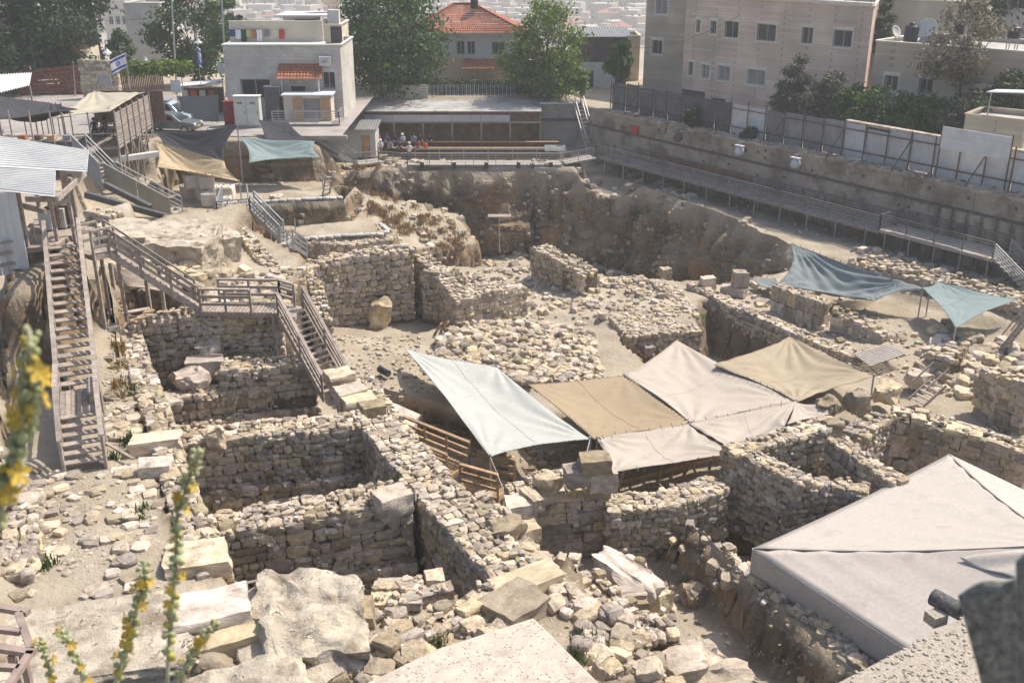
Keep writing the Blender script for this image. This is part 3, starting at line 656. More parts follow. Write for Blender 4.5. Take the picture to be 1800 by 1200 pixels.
rockthing('second white block from the head of the diagonal wall', (615, 683, 3.8), (1.1, .9, .6), .5, 'block', seed=0)
rockthing('third white block from the head of the diagonal wall', (630, 698, 3.7), (1.2, .9, .55), .4, 'block', seed=1)
rockthing('fourth white block from the head of the diagonal wall', (655, 710, 3.7), (.9, .75, .5), .4, 'block', seed=4)
rockthing('fallen brown slab under the cut earth bank', (705, 728, -.3), (1.7, 1.0, .6), -.4, 'block', tilt=(.3, .2), seed=2)
rockthing('topmost boulder of the tumble between the two left walls', (365, 605, 3.6), (.95, .8, .7), .2, seed=1)
rockthing('middle boulder of the tumble between the two left walls', (360, 630, 3.3), (1.5, .9, .7), .1, 'block', seed=3)
rockthing('low boulder at the left foot of the tumble', (335, 655, 3.1), (1.2, 1.0, 1.0), .6, seed=5)
rockthing('boulder at the near end of the tumble, on the stepped wall', (370, 640, 2.9), (1.1, .9, .8), .5, seed=4)
rockthing('pale boulder capping the left end of the stepped wall', (290, 698, 2.9), (1.0, .8, .7), .4, seed=7)
rockthing('white boulder standing on the cross wall of the deepest room', (378, 752, 4.0), (.7, .6, .7), .2, seed=0)
rockthing('knobbly column base on the low platform by the beige awning', (1513, 690, .5), (1.0, 1.0, 1.0), .3, seed=2)
rockthing('rounded column base nearer the narrow ladder', (1562, 678, .3), (1.1, 1.1, .9), .8, seed=3)
rockthing('dark round column drum on the paved floor', (1615, 655, -.5), (1.0, 1.0, .8), .1, seed=6)
rockthing('weight boulder holding down the corner of a beige awning', (1455, 705, 1.0), (.9, .8, .7), .4, seed=1)
rockthing('white boulder lodged in the front face of the square ruin', (1142, 610, -1.6), (.55, .5, .6), .2, seed=4)
rockthing('whitish boulder on the upper sandbag terrace', (486, 343, 2.35), (.8, .6, .5), .1, seed=5)
rockthing('square stone on the low wall above the deep pit brink', (1170, 472, -.9), (.7, .6, .7), .3, 'block', seed=5)
rockthing('upright block stub beside the far kerb wall', (1245, 488, -.5), (.9, .6, .9), .2, 'block', seed=0)
rockthing('tall squared block near the row of pillar stones', (1302, 478, .1), (.9, .8, 1.0), .1, 'block', seed=2)
rockthing('long kerb block beside the tall squared block', (1290, 505, -.9), (1.6, .7, .55), -.5, 'block', seed=4)
# bedrock outcrop with cut sides
def outcrop():
    t = thing('rock_outcrop', 'pale cut bedrock outcrop behind the branching wooden stairs', 'rock', P(290, 430, 4.3))
    for (pt, size, rz, sd, bl) in (((262, 400, 5.5), (4.4, 3.0, 2.2), .3, 0, 0), ((318, 418, 5.3), (3.2, 2.4, 2.2), -.2, 1, 1), ((350, 402, 5.3), (1.7, 2.8, 2.2), .1, 2, 1), ((222, 402, 5.3), (2.6, 2.6, 1.9), .5, 4, 0), ((290, 440, 4.7), (2.8, 1.8, 1.3), .1, 5, 0), ((392, 410, 4.6), (1.5, 1.7, 1.7), .5, 6, 0)):
        vs, fs = rock_arrays(700 + sd, 16, .03 if bl else .12, .085, 3.2, .12); g = MB(); g.add(vs, fs); me = autosmooth(g.mesh('rock_mass', PALE), 14); p = P(*pt)
        put('rock_mass', me, t, (p.x, p.y, p.z - size[2] * .5), size, (0.05, .06, rz))
outcrop()
# ---------------------------------------------------------------- rubble heap on the mound
def in_poly(poly):
    xs = [p.x for p in poly]; ys = [p.y for p in poly]
    while True:
        x, y = rnd(min(xs), max(xs)), rnd(min(ys), max(ys)); c = False; n = len(poly)
        for i in range(n):
            a, b = poly[i], poly[(i + 1) % n]
            if (a.y > y) != (b.y > y) and x < (b.x - a.x) * (y - a.y) / (b.y - a.y) + a.x: c = not c
        if c: return x, y
def scatter_items(items, poly, n, smin, smax, pw=2.2, lift=0.0, flat=1.0):
    poly = [P(*p) for p in poly]
    for _ in range(n):
        x, y = in_poly(poly); k = smin + (smax - smin) * random.random() ** (pw if flat == 1 else 3.2)
        sz = (k * rnd(.8, 1.3), k * rnd(.8, 1.2), k * rnd(.6, .9) * flat)
        tl = .5 if flat == 1 else .1
        items.append((V((x, y, H(x, y) + sz[2] * .2 + rnd(0, lift))), sz, (Matrix.Rotation(rnd(0, 6), 3, 'Z') @ Matrix.Rotation(rnd(-tl, tl), 3, 'X')), RUB))
t = thing('rubble_heap', 'heap of tumbled pale stones below the honey coloured wall', 'rubble', P(930, 630, -.8))
it = []; scatter_items(it, [(795, 575, -.5), (930, 552, -.4), (1040, 570, -.8), (1062, 690, -1.4), (900, 690, -1.3), (770, 640, -.6), (770, 600, -.6)], 2600, .10, .5, 2.6, .3)
settle(t, it, 300)
it = []
for poly, n, a, b in (([(570, 600, -.6), (790, 590, -.5), (790, 680, -.4), (640, 670, .1)], 380, .06, .22),
                      ([(85, 830, 4.2), (240, 800, 4.2), (330, 1000, 4.2), (60, 1010, 4.2)], 300, .05, .5),
                      ([(0, 800, 4.2), (75, 830, 4.2), (60, 1010, 4.2), (0, 1040, 4.2)], 110, .1, .6),
                      ([(40, 1010, 4.2), (330, 1000, 4.2), (400, 1200, 4.2), (0, 1200, 4.2)], 150, .1, .6),
                      ([(190, 560, 4.5), (230, 600, 4.4), (250, 760, 4.3), (180, 760, 4.3)], 170, .1, .5),
                      ([(420, 1080, 3.6), (660, 1060, 3.6), (880, 1060, 3.6), (1060, 1200, 3.6), (400, 1200, 3.8)], 260, .08, .55),
                      ([(930, 1010, 3.4), (1080, 1080, 3.4), (1200, 1200, 3.4), (1050, 1200, 3.5)], 170, .08, .55),
                      ([(1060, 985, -.1), (1170, 940, -.1), (1330, 1060, -.1), (1480, 1200, -.1), (1270, 1200, -.1), (1140, 1070, -.1)], 200, .05, .25),
                      ([(1190, 908, 1.8), (1240, 930, 1.8), (1340, 1037, 1.8), (1500, 1168, 1.8), (1590, 1190, 1.8), (1330, 985, 1.8)], 520, .05, .36),
                      ([(1190, 880, .2), (1330, 880, .2), (1420, 930, .2), (1330, 970, .2)], 160, .15, .6),
                      ([(1210, 500, -1.3), (1400, 480, -1.5), (1640, 600, -1.5), (1560, 680, -1.2)], 300, .1, .5),
                      ([(1640, 560, -1.6), (1800, 600, -1.6), (1800, 720, -1.4), (1600, 680, -1.4)], 200, .15, .9),
                      ([(1480, 440, -1.5), (1800, 520, -1.5), (1800, 560, -1.6), (1560, 500, -1.6)], 320, .15, .7),
                      ([(760, 470, -.5), (930, 450, -.5), (1060, 490, -.8), (1060, 560, -.9), (930, 545, -.6), (800, 520, -.6)], 420, .12, .5),
                      ([(1060, 490, -.9), (1200, 500, -1.2), (1230, 570, -1.2), (1070, 550, -1)], 220, .12, .45),
                      ([(200, 470, 4.3), (380, 440, 4.3), (480, 470, 3.4), (520, 530, 3.2), (360, 530, 4.2), (220, 540, 4.3)], 330, .12, .7),
                      ([(700, 780, -1.4), (900, 860, -1.4), (1080, 860, -1.4), (1280, 800, -1.4), (1000, 760, -1.4)], 160, .1, .4),
                      ([(1120, 330, -1.9), (1400, 430, -1.9), (1560, 450, -1.9), (1460, 415, -1.9)], 120, .1, .3),
                      ([(600, 300, -.2), (1010, 298, -.2), (1010, 304, -.2), (600, 310, -.2)], 90, .1, .3),
                      ([(640, 340, -3), (1130, 360, -4), (1350, 500, -5), (1000, 480, -5), (700, 450, -4)], 420, .2, .7)):
    scatter_items(it, poly, n, a, b, flat=.5 if poly[0][2] in (4.2, 4.5) else 1.0)
settle(GROUND, it, 300, 'loose_stones')
# ---------------------------------------------------------------- long retaining wall, footbridge, sheet fence
CONCW = mat('stained_concrete_wall', (0.37, 0.325, 0.26), 0.93, 0.12, 0.5, 0.45, 5, stain=(0.19, 0.16, 0.13), stain_t=0.53, stain_s=0.45, wcoord=True)
RUSTB = mat('rust_runoff', (0.26, 0.15, 0.075), 0.9, 0.25, 1.0, 0.1)
SHEETG = mat('grey_sheet', (0.27, 0.275, 0.28), 0.6, 0.12, 1.5, 0.03, rv=.2, metal=.2, stain=(.2, .17, .14), stain_t=.66)
SHEETW = mat('white_sheet', (0.56, 0.57, 0.58), 0.55, 0.08, 1.5, 0.03, rv=.15, stain=(.35, .31, .27), stain_t=.68)
SHEETD = mat('dark_sheet', (0.14, 0.145, 0.15), 0.6, 0.15, 1.5, 0.03, rv=.2)
DECK = mat('deck_boards', (0.37, 0.34, 0.30), 0.85, 0.12, 3, 0.15)
def seg(mb, s0, s1, n0, n1, z0, z1, m=0):
    a, b, c, d = wl(s0, n0), wl(s1, n0), wl(s1, n1), wl(s0, n1); mb.prism([a, b, c, d], z0, z1, m)
t = thing('retaining_wall', 'long stained concrete retaining wall behind the footbridge', 'wall', wl(0, 2.4, -1))
for i in range(11):
    g = MB(); seg(g, -4 + i * 5.0, .97 + i * 5.0, 2.35, 2.85, -1.5, 2.55); g.build('panel', CONCW, t)
    g = MB(); seg(g, -4 + i * 5.0, .97 + i * 5.0, 2.48, 2.9, 2.56, 3.9); g.build('panel', CONCW, t)
g = MB(); seg(g, -4, 51, 2.25, 2.5, 2.47, 2.6); g.build('wale', mat('dark_joint', (.12, .10, .09)), t)
g = MB(); seg(g, -4, 51, 2.3, 4.1, 3.9, 4.06); g.build('coping', CONCW, t)
for i in range(16):
    p = wl(33.3 + i * 1.05, 2.28); g = MB(); g.tube((p.x, p.y, -1.5), (p.x, p.y, 2.5), .40, 12); g.build('pile', CONCW, t, smooth=False)
g = MB(); seg(g, 5, 17, 2.27, 2.34, .85, 1.35); g.build('timber_rail', RUSTB, t)
for i in range(46):
    p = wl(rnd(1, 48), 2.34 if i % 2 else 2.47, rnd(.6, 2.3) if i % 2 else rnd(2.8, 3.7)); g = MB(); g.box(p, (.16, .12, .18), math.atan2(WD.y, WD.x)); g.build('anchor_hole', DSTEEL, t)
g = Heap()
for i in range(420):
    p = wl(rnd(-2, 50), rnd(2.5, 4), 4.08); k = rnd(.08, .3); g.add(p, (k * 1.3, k, k * .7), Matrix.Rotation(rnd(0, 6), 3, 'Z'))
g.build('coping_rubble', t)
for i in range(22):
    s0 = rnd(2, 48); p = wl(s0, rnd(1.9, 3), 4.2); g = MB(); g.tube(p, wl(s0 + rnd(-1.5, 1.5), rnd(1.2, 3.6), 4.15 + rnd(0, .3)), .035, 5); g.build('rebar', RUST, t)
p = wl(2.6, 2.4, 0); g = MB(); g.box((p.x, p.y, 2.9), (.9, .22, .9), math.atan2(WD.y, WD.x))
tag(g.build('hose_cabinet', mat('hose_red', (.42, .06, .05), .6)), 'small red fire hose cabinet on the retaining wall', 'cabinet')
# sheet metal fence on the wall
def corr(L, Ht, pitch=.2, dep=.035):
    g = MB(); n = int(L / pitch); pts = []
    for i in range(n + 1):
        x = i * L / n
        pts += [(x, 0), (x + L / n * .35, 0), (x + L / n * .5, dep), (x + L / n * .85, dep)]
    pts = [p for p in pts if p[0] <= L + 1e-6]
    for a, b in zip(pts, pts[1:]): g.face([(a[0], a[1], 0), (b[0], b[1], 0), (b[0], b[1], Ht), (a[0], a[1], Ht)])
    return g
t = thing('sheet_fence', 'long fence of corrugated grey and white metal sheets on the retaining wall', 'fence', wl(0, 3.8, 4))
PAN = {k: corr(1.86, 2.5).mesh('sheet_panel', m) for k, m in (('g', SHEETG), ('w', SHEETW), ('d', SHEETD))}
ang = math.atan2(WD.y, WD.x)
for i, k in enumerate('ddddddddwwggggwwwwwwwwgwwwgg'):
    o = link(bpy.data.objects.new('sheet_panel', PAN[k]), t, wl(-2.4 + i * 1.9, 3.9, 4.0 + rnd(-.1, .15))); o.rotation_euler = (0, rnd(-.01, .01), ang)
for i in range(29):
    p = wl(-2.4 + i * 1.9, 3.7); g = MB(); g.beam((p.x, p.y, 3.8), (p.x, p.y, 6.7 + rnd(0, .35)), .08, .08); g.build('post', RUST, t)
    if i % 3 == 2: g = MB(); g.beam((p.x, p.y, 6.2), tuple(wl(-2.4 + i * 1.9 - .5, 2.5, 4.0)), .06, .06); g.build('brace', RUST, t)
for z in (4.7, 6.2): g = MB(); g.beam(wl(-2.4, 3.72, z), wl(50.8, 3.72, z), .07, .09); g.build('rail', RUST, t)
g = MB(); seg(g, 24, 46.5, 3.95, 4.5, 6.55, 6.75); g.build('wall_cap', PALE, t)
t = thing('sign_panel', 'blank white sheet billboard on the fence near the picture edge', 'billboard', wl(35, 3.4, 4))
b0 = P(1652, 262, 5.2); g = MB(); q0, q1 = wl(32.4, 3.3, 0), wl(37.4, 3.3, 0)
for i in range(5): g.box(((q0.x + q1.x) / 2, (q0.y + q1.y) / 2, 6.25 + i * .3), ((q1 - q0).length, .06, .285), ang)
g.build('board', SHEETW, t)
for q in (q0, q1): g = MB(); g.beam((q.x, q.y, 4), (q.x, q.y, 7.75), .08, .08); g.build('post', RUST, t)
# hanging flood lamps on the wall
for i, (px, py) in enumerate(((1295, 258), (1392, 280), (1163, 238))):
    p = P(px, py, 3.75); s = (xy(p) - xy(WA)).dot(WD); p = wl(s, 1.7, 3.6)
    t = thing('flood_lamp', ['glass globe flood lamp hung left of its twin on the wall', 'glass globe flood lamp hung right of its twin on the wall', 'small dark lamp on the wall near the red cabinet'][i], 'lamp', p, 'lamps on the retaining wall')
    g = MB(); g.beam(wl(s, 2.5, 4.0), wl(s, 1.5, 4.05), .06, .06); g.beam((p.x, p.y, 4.05), (p.x, p.y, 3.7), .05, .05); g.build('bracket', STEEL if i < 2 else DSTEEL, t)
    g = MB(); g.lathe((p.x, p.y, 2.95), [(.05, 0), (.28, .08), (.42, .3), (.38, .55), (.2, .72)], 12); g.build('globe', mat('globe_glass', (.5, .52, .53), .15, .05, spec=.6) if i < 2 else DSTEEL, t, smooth=True)
    g = MB(); g.box((p.x, p.y, 3.78), (.9, .3, .09), ang); g.build('top_plate', SHEETW if i < 2 else DSTEEL, t)
def railing(t, pts, h=1.05, rails=5, step=1.6, pw=.06, rw=.04, m=None, top=.065, wood=False):
    m = m or STEEL
    for a, b in zip(pts, pts[1:]):
        a, b = V(a), V(b); n = max(1, round(xy(b - a).length / step))
        for i in range(n + 1):
            p = a.lerp(b, i / n); g = MB(); g.beam(p - V((0, 0, .12)), p + V((0, 0, h)), pw, pw); g.build('post', m, t)
        for k in range(rails):
            z = V((0, 0, h * (k + 1) / rails)); g = MB(); w_ = top if k == rails - 1 else rw
            g.beam(a + z, b + z, w_ * (1.7 if wood else 1), w_ * (1 if not wood else .9 if k == rails - 1 else 2.2)); g.build('rail', m, t)
def deck(t, poly, z, th=.14, m=None):
    g = MB(); g.prism(poly, z - th, z); g.build('deck', m or DECK, t)
t = thing('footbridge', 'long grey footbridge with steel railing along the retaining wall', 'footbridge', wl(0, 0, -.6))
DULL = mat('dull_steel', (.17, .17, .17), .6, .15, 3, 0, metal=.3); DDK = mat('grey_deck', (.24, .225, .205), .9, .15, 2, .1)
deck(t, [wl(.2, 0), wl(30.8, 0), wl(30.8, 2.2), wl(.2, 2.2)], .45, .2, DDK)
railing(t, [wl(.2, .05, .45), wl(30.8, .05, .45)], rails=6, step=2.2, m=DULL)
railing(t, [wl(3, 2.1, .45), wl(30.8, 2.1, .45)], rails=4, step=2.2, m=DULL)
for i in range(12): p = wl(1 + i * 2.6, .3); g = MB(); g.beam((p.x, p.y, -1.2), (p.x, p.y, .3), .09, .09); g.build('support', STEEL, t)
t = thing('viewing_platform', 'raised steel platform with steps at the end of the footbridge', 'platform', wl(31.5, 0, -.6))
deck(t, [wl(31.2, -.5), wl(39.6, -.5), wl(39.6, 1.9), wl(31.2, 1.9)], .75, .2)
railing(t, [wl(31.2, 1.8, .75), wl(31.2, -.45, .75), wl(39.5, -.45, .75)], rails=6, step=1.9, m=DULL); railing(t, [wl(31.5, 1.85, .75), wl(39.5, 1.85, .75)], rails=6, step=1.9, m=DULL)
for i in range(5):
    for n in (-.3, 1.7): p = wl(31.6 + i * 1.9, n); g = MB(); g.beam((p.x, p.y, -1.4), (p.x, p.y, .6), .08, .08); g.build('support', STEEL, t)
for i in range(9):
    s = 39.8 + i * .3; g = MB(); g.prism([wl(s, -.5), wl(s + .28, -.5), wl(s + .28, 1.3), wl(s, 1.3)], .55 - i * .2, .6 - i * .2); g.build('tread', DECK, t)
for n in (-.5, 1.3):
    g = MB(); g.beam(wl(39.6, n, .6), wl(42.6, n, -1.3), .05, .2); g.build('stringer', DSTEEL, t)
    railing(t, [wl(39.6, n, .7), wl(42.6, n, -1.2)], rails=6, step=1.2)
# ---------------------------------------------------------------- awnings
def cloth_mat(name, c, trans=.12):
    return mat(name, c, .85, .05, 9, .10, 16, trans=trans, spec=.12, stain=tuple(V(c) * .86), stain_t=.6, stain_s=1.6)
CWHITE = cloth_mat('white_canvas', (.49, .50, .46)); CTAN = cloth_mat('tan_net', (.375, .295, .195)); CBEI = cloth_mat('beige_canvas', (.49, .43, .365))
CTAN2 = cloth_mat('tan_canvas', (.40, .335, .24)); CTEAL = cloth_mat('teal_net', (.235, .265, .265)); CTEAL2 = cloth_mat('teal_canvas', (.25, .315, .31)); CDARK = cloth_mat('dark_grey_net', (.06, .062, .068)); CTENT = cloth_mat('tent_canvas', (.53, .48, .425))
def sail(label, cs, m, sag=.4, inw=.06, n=40, name='awning', wr=.05, poles=(), ropes=(), group=None, thin=.015, kw=7, zup=.0):
    c = [P(*q) if not isinstance(q, Vector) else q for q in cs]
    t = thing(name, label, 'awning' if name == 'awning' else name, (c[0].x, c[0].y, c[0].z), group)
    sd = random.uniform(0, 100)
    def fn(u, v):
        a, b = math.sin(math.pi * u), math.sin(math.pi * v)
        uu = u + inw * b * (1 - 2 * u); vv = v + inw * a * (1 - 2 * v)
        p = c[0].lerp(c[1], uu).lerp(c[3].lerp(c[2], uu), vv)
        z = -sag * a * b + zup * a * b
        for k, (cu, cv) in enumerate(((0, 0), (1, 0), (1, 1), (0, 1))):
            du, dv = abs(u - cu), abs(v - cv); r = math.hypot(du, dv); th = math.atan2(dv, du)
            z += wr * math.exp(-r * 3.0) * min(1, r * 5) * math.sin(th * kw * 2 + sd + k)
        z += wr * .5 * noise.noise(V((u * 3 + sd, v * 9, k)))
        return p + V((0, 0, z))
    g = MB(); g.grid(fn, n, n); g.build('cloth', m, t, smooth=True, solid=thin)
    area = (c[1] - c[0]).length
    if area > 3:
        for u0 in (.5,):
            g = MB(); g.path([fn(u0, k / 24) + V((0, 0, .014)) for k in range(25)], .008, 4); g.build('seam', m, t)
        for e_ in range(int(area * 2)):
            u0 = (e_ + .5) / int(area * 2); 
            for v0, s_ in ((0, -1), (1, 1)):
                a_, b_ = fn(u0, v0), fn(u0, abs(v0 - .04)); d_ = (a_ - b_).normalized() * .16; g = MB(); g.tube(a_ - d_ * .5, a_ + d_, .02, 4); g.build('lashing', DSTEEL, t)
    h = MB()
    for e in range(4):
        for i in range(n):
            f = [(i / n, 0), (1, i / n), (1 - i / n, 1), (0, 1 - i / n)][e]; f2 = [((i + 1) / n, 0), (1, (i + 1) / n), (1 - (i + 1) / n, 1), (0, 1 - (i + 1) / n)][e]
            h.tube(fn(*f), fn(*f2), .022, 5)
    h.build('hem', m, t)
    for i in poles:
        p = c[i]; g = MB(); g.tube((p.x, p.y, H(p.x, p.y) - .1), (p.x, p.y, p.z + .12), .045, 8); g.build('pole', STEEL, t)
    for i, q in ropes:
        g = MB(); g.path([c[i], P(*q)], .014, 5); g.build('rope', mat('rope', (.5, .45, .36)), t)
    return t
S1 = [(712, 613, .55), (873, 645, .55), (1037, 772, 1.2), (862, 803, 1.5)]
sail('white canvas awning, leftmost of the patchwork over the dig', S1, CWHITE, .35, .025, 56, poles=(1, 2, 3), ropes=((3, (897, 890, 2.4)), (2, (1025, 820, 3.6))), wr=.07)
sail('tan net awning laced to the white one', [(929, 676, .55), (1097, 660, .2), (1216, 745, .75), (1044, 771, 1.15)], CTAN, .35, .012, 40, poles=(1,))
sail('beige canvas awning peaked at the square ruin', [(1190, 598, -.4), (1398, 706, .8), (1216, 744, .8), (1098, 660, .25)], CBEI, .35, .02, 48, poles=(1, 2), wr=.09)
sail('tan canvas awning with drooping folds, beside the kerb wall', [(1387, 592, -.3), (1536, 661, .3), (1400, 706, .85), (1256, 641, .3)], CTAN2, .6, .035, 56, poles=(0, 1, 2), wr=.13, kw=9)
sail('beige canvas awning at the front of the patchwork', [(1050, 771, 1.1), (1210, 746, .85), (1291, 797, 1.4), (1080, 828, 1.5)], CBEI, .3, .012, 48, poles=(0, 2, 3), wr=.1)
sail('beige canvas awning tucked behind the square room', [(1212, 745, .85), (1400, 706, .9), (1376, 752, 1.3), (1291, 794, 1.4)], CBEI, .35, .012, 40, poles=(2,), wr=.09)
sail('small beige flap hanging beyond the patchwork corner', [(1398, 707, .85), (1458, 712, .9), (1456, 728, .7), (1385, 745, 1.1)], CBEI, .2, .03, 24, wr=.08)
g = sail('grey teal net awning rising to a sharp tip below the footbridge', [(1390, 428, .9), (1635, 508, .2), (1535, 528, -.2), (1360, 505, -.6)], CTEAL, .9, .08, 56, wr=.2, kw=10, poles=(1,))
sail('grey teal net awning with a pointed corner at the picture edge', [(1645, 494, .5), (1788, 527, .2), (1680, 577, .1), (1622, 505, .35)], CTEAL2, .25, .06, 40, wr=.05, poles=(3, 2))
sail('low blue grey net sheet at the foot of the sharp tipped awning', [(1318, 490, -1.0), (1362, 488, -.9), (1380, 512, -.9), (1340, 505, -1.0)], CTEAL, .1, .05, 20, wr=.06)
sail('small tan flap under the teal awning beside the block pile', [(1463, 527, -.1), (1540, 528, -.15), (1515, 545, -.5), (1500, 548, -.8)], CTAN, .1, .03, 20, wr=.05)
sail('dark grey net awning below the parked cars', [Q(267, 231, 76), Q(417, 221, 75), Q(392, 290, 72.5), Q(292, 272, 73.5)], CDARK, .5, .07, 40, poles=(1,), wr=.08)
sail('yellow tan awning hanging over the white bulk bags', [Q(271, 249, 73), Q(394, 284, 71.5), Q(421, 319, 69.5), Q(276, 293, 70.5)], cloth_mat('yellow_tan_canvas', (.52, .41, .26)), .7, .05, 40, poles=(2,), wr=.1)
sail('black net awning slung above the light blue one', [Q(455, 211, 80.5), Q(507, 216, 80.5), Q(540, 247, 77), Q(466, 250, 77)], CDARK, .25, .04, 30, poles=(), wr=.05)
sail('light blue awning shading the upper earth terrace', [Q(419, 240, 77), Q(553, 248, 77), Q(564, 277, 75), Q(438, 286, 74)], CTEAL2, .5, .06, 40, poles=(0, 2), wr=.08)
# ---- big pyramid tent
def big_tent():
    ez = 2.8; c1, c2 = P(1325, 964, ez), P(1668, 799, ez); e = (c2 - c1); c3 = 2 * P(1875, 932, 5.0) - c2; c3.z = ez; c4 = c2 + c3 - c1
    t = thing('canvas_tent', 'large off white canvas tent with a low pyramid roof', 'tent', (c1.x, c1.y, 1.7))
    ap = (c2 + c3) / 2 + V((0, 0, 1.75)); C4 = [c1, c2, c4, c3]
    for k in range(4):
        a, b = C4[k], C4[(k + 1) % 4]
        def fn(u, v, a=a, b=b, k=k):
            p = a.lerp(b, u).lerp(ap, v); sg = -.16 * math.sin(math.pi * v) - .10 * math.sin(math.pi * u) * (1 - v) ** 2
            return p + V((0, 0, sg + .03 * noise.noise(V((u * 4, v * 6 + k * 7, 3))) + .03 * math.sin(u * 30 + k) * v * (1 - v) + .035 * math.exp(-5 * min(u, 1 - u)) * math.sin(46 * v + k) * (1 - v)))
        g = MB(); g.grid(fn, 36, 24); g.build('roof_panel', CTENT, t, smooth=True, solid=.012)
        def fv(u, v, a=a, b=b, k=k):
            p = a.lerp(b, u); out = (xy((a + b) / 2) - xy((c2 + c3) / 2)).normalized()
            z = -.10 * math.sin(math.pi * u)
            return p + V((0, 0, z - v * .85)) + out * (.02 + .06 * v * noise.noise(V((u * 7, k, 0))) + .03 * v)
        g = MB(); g.grid(fv, 40, 6); g.build('valance', CTENT, t, smooth=True, solid=.012)
    for p in C4: g = MB(); g.tube((p.x, p.y, 1.4), p, .05, 8); g.build('pole', STEEL, t)
    for a in C4:
        g = MB(); g.path([a.lerp(ap, k / 24) + V((0, 0, -.16 * math.sin(math.pi * k / 24) + .025)) for k in range(25)], .022, 5); g.build('seam', CTENT, t)
    def ff(u, v):
        p = c3.lerp(c1, .38 + .5 * u).lerp(ap, .66 + .26 * v + .03 * math.sin(u * 5)); return p + V((0, 0, -.16 * math.sin(math.pi * (.66 + .26 * v)) + .05 + .09 * math.sin(math.pi * v) * (.6 + .4 * math.sin(u * 9)) + .03 * math.sin(14 * u + 5 * v)))
    g = MB(); g.grid(ff, 18, 18); g.build('loose_flap', CTENT, t, smooth=True, solid=.012)
big_tent()
# ---------------------------------------------------------------- wooden stairs
def flight(t, a, b, width, n, m, rails=True, rh=1.0, closed=False):
    """a: bottom nosing centre, b: top floor centre (world)"""
    a, b = V(a), V(b); d = xy(b - a); L = d.length; d.normalize(); s = V((-d.y, d.x, 0)); dz = (b.z - a.z) / n; dx = L / n
    for i in range(n):
        c = a + d * (dx * (i + .5)); c.z = a.z + dz * (i + 1) - .03
        g = MB(); g.box(c, (dx * .92, width, .05), math.atan2(d.y, d.x)); g.build('tread', m, t)
    for q in (-1, 1):
        o = s * (q * (width / 2 + .035)); g = MB(); g.beam(a + o + V((0, 0, -.05)), b + o + V((0, 0, -.1)), .06, .26); g.build('stringer', m, t)
        if rails:
            npost = max(2, round(L / 1.3))
            for i in range(npost + 1):
                p = a.lerp(b, i / npost) + o; g = MB(); g.beam(p - V((0, 0, .2)), p + V((0, 0, rh)), .09, .09); g.build('post', m, t)
            for z, hh in ((rh, .07), (rh * .66, .11), (rh * .36, .11)):
                g = MB(); g.beam(a + o + V((0, 0, z)), b + o + V((0, 0, z)), .15 if z == rh else .045, hh); g.build('rail', m, t)
def landing(t, poly, z, m, boards=True, legs=None):
    g = MB(); cx = sum(p[0] for p in poly) / len(poly); g.prism(poly, z - .2, z - .055); g.build('joist_frame', m, t)
    a, b, c, d = [V((p[0], p[1], 0)) for p in poly]; n = max(3, int((b - a).length / .16))
    for i in range(n):
        u0, u1 = i / n + .004, (i + 1) / n - .008
        g = MB(); g.prism([a.lerp(b, u0), a.lerp(b, u1), d.lerp(c, u1), d.lerp(c, u0)], z - .05, z); g.build('board', m, t)
    if legs is not None:
        for p in poly: g = MB(); g.beam((p[0], p[1], legs), (p[0], p[1], z - .15), .12, .12); g.build('leg', m, t)
def wrail(t, a, b, m, h=1.0): railing(t, [a, b], h, 3, 1.4, .09, .05, m, .09, True)
t = thing('wooden_stairs', 'long weathered wooden staircase down from the white roofed hut', 'stairs', P(150, 818, 4.3))
B0, T0 = P(150, 820, 4.3), P(114, 430, 8.6); ud = xy(T0 - B0).normalized(); LL = xy(T0 - B0).length; us = V((ud.y, -ud.x, 0))
L1 = B0 + ud * 1.85; L1.z = 5.35; L2 = L1 + ud * 2.0
flight(t, B0, L1, 1.15, 6, WOOD); flight(t, L2, T0, 1.15, 17, WOOD)
landing(t, [L1 + us * .62, L1 - us * .62, L2 - us * .62, L2 + us * .62], 5.35, WOOD, legs=4.0)
for q in (-.62, .62): wrail(t, L1 + us * q, L2 + us * q, WOOD)
g = MB(); c = L1 + ud * 1.2 + us * .42; g.box((c.x, c.y, 5.75), (1.3, .28, .08), math.atan2(ud.y, ud.x)); g.box((c.x, c.y, 5.55), (1.1, .2, .38), math.atan2(ud.y, ud.x)); g.build('bench', WOOD, t)
g = MB(); q = P(186, 778, 4.4); g.beam(q, P(235, 806, 4.35), .1, .05); g.build('loose_plank', WOOD, t)
t = thing('stair_branch', 'wooden stairs branching down to the landing above the rubble wall', 'stairs', P(345, 538, 5))
A1, A2, A3, A4 = P(150, 446, 8.0), P(190, 440, 7.9), P(350, 538, 5.0), P(486, 540, 5.0)
A1.z = A2.z = 8.0
d0 = xy(A2 - A1).normalized(); n0 = V((-d0.y, d0.x, 0))
landing(t, [A1 - n0 * .6, A2 - n0 * .6 , A2 + n0 * .6, A1 + n0 * .6], 8.0, WOOD, legs=5.0)
for q in (-.6, .6): wrail(t, A1 + n0 * q, A2 + n0 * q, WOOD)
flight(t, A3, A2, 1.2, 16, WOOD)
d1 = xy(A4 - A3).normalized(); n1 = V((-d1.y, d1.x, 0))
landing(t, [A3 - n1 * .65, A4 - n1 * .65, A4 + n1 * .65, A3 + n1 * .65], 5.0, WOOD, legs=3.0)
for q in (-.65, .65): wrail(t, A3 + n1 * q + d1 * (.3 if q < 0 else .7), A4 + n1 * q - d1 * (.9 if q < 0 else 0), WOOD)
for (px, py) in ((197, 545), (255, 540), (282, 552)): p = P(px, py - 60, 6.0); g = MB(); g.beam((p.x, p.y, 3.9), (p.x, p.y, 6.6), .14, .14); g.build('leg', WOOD, t)
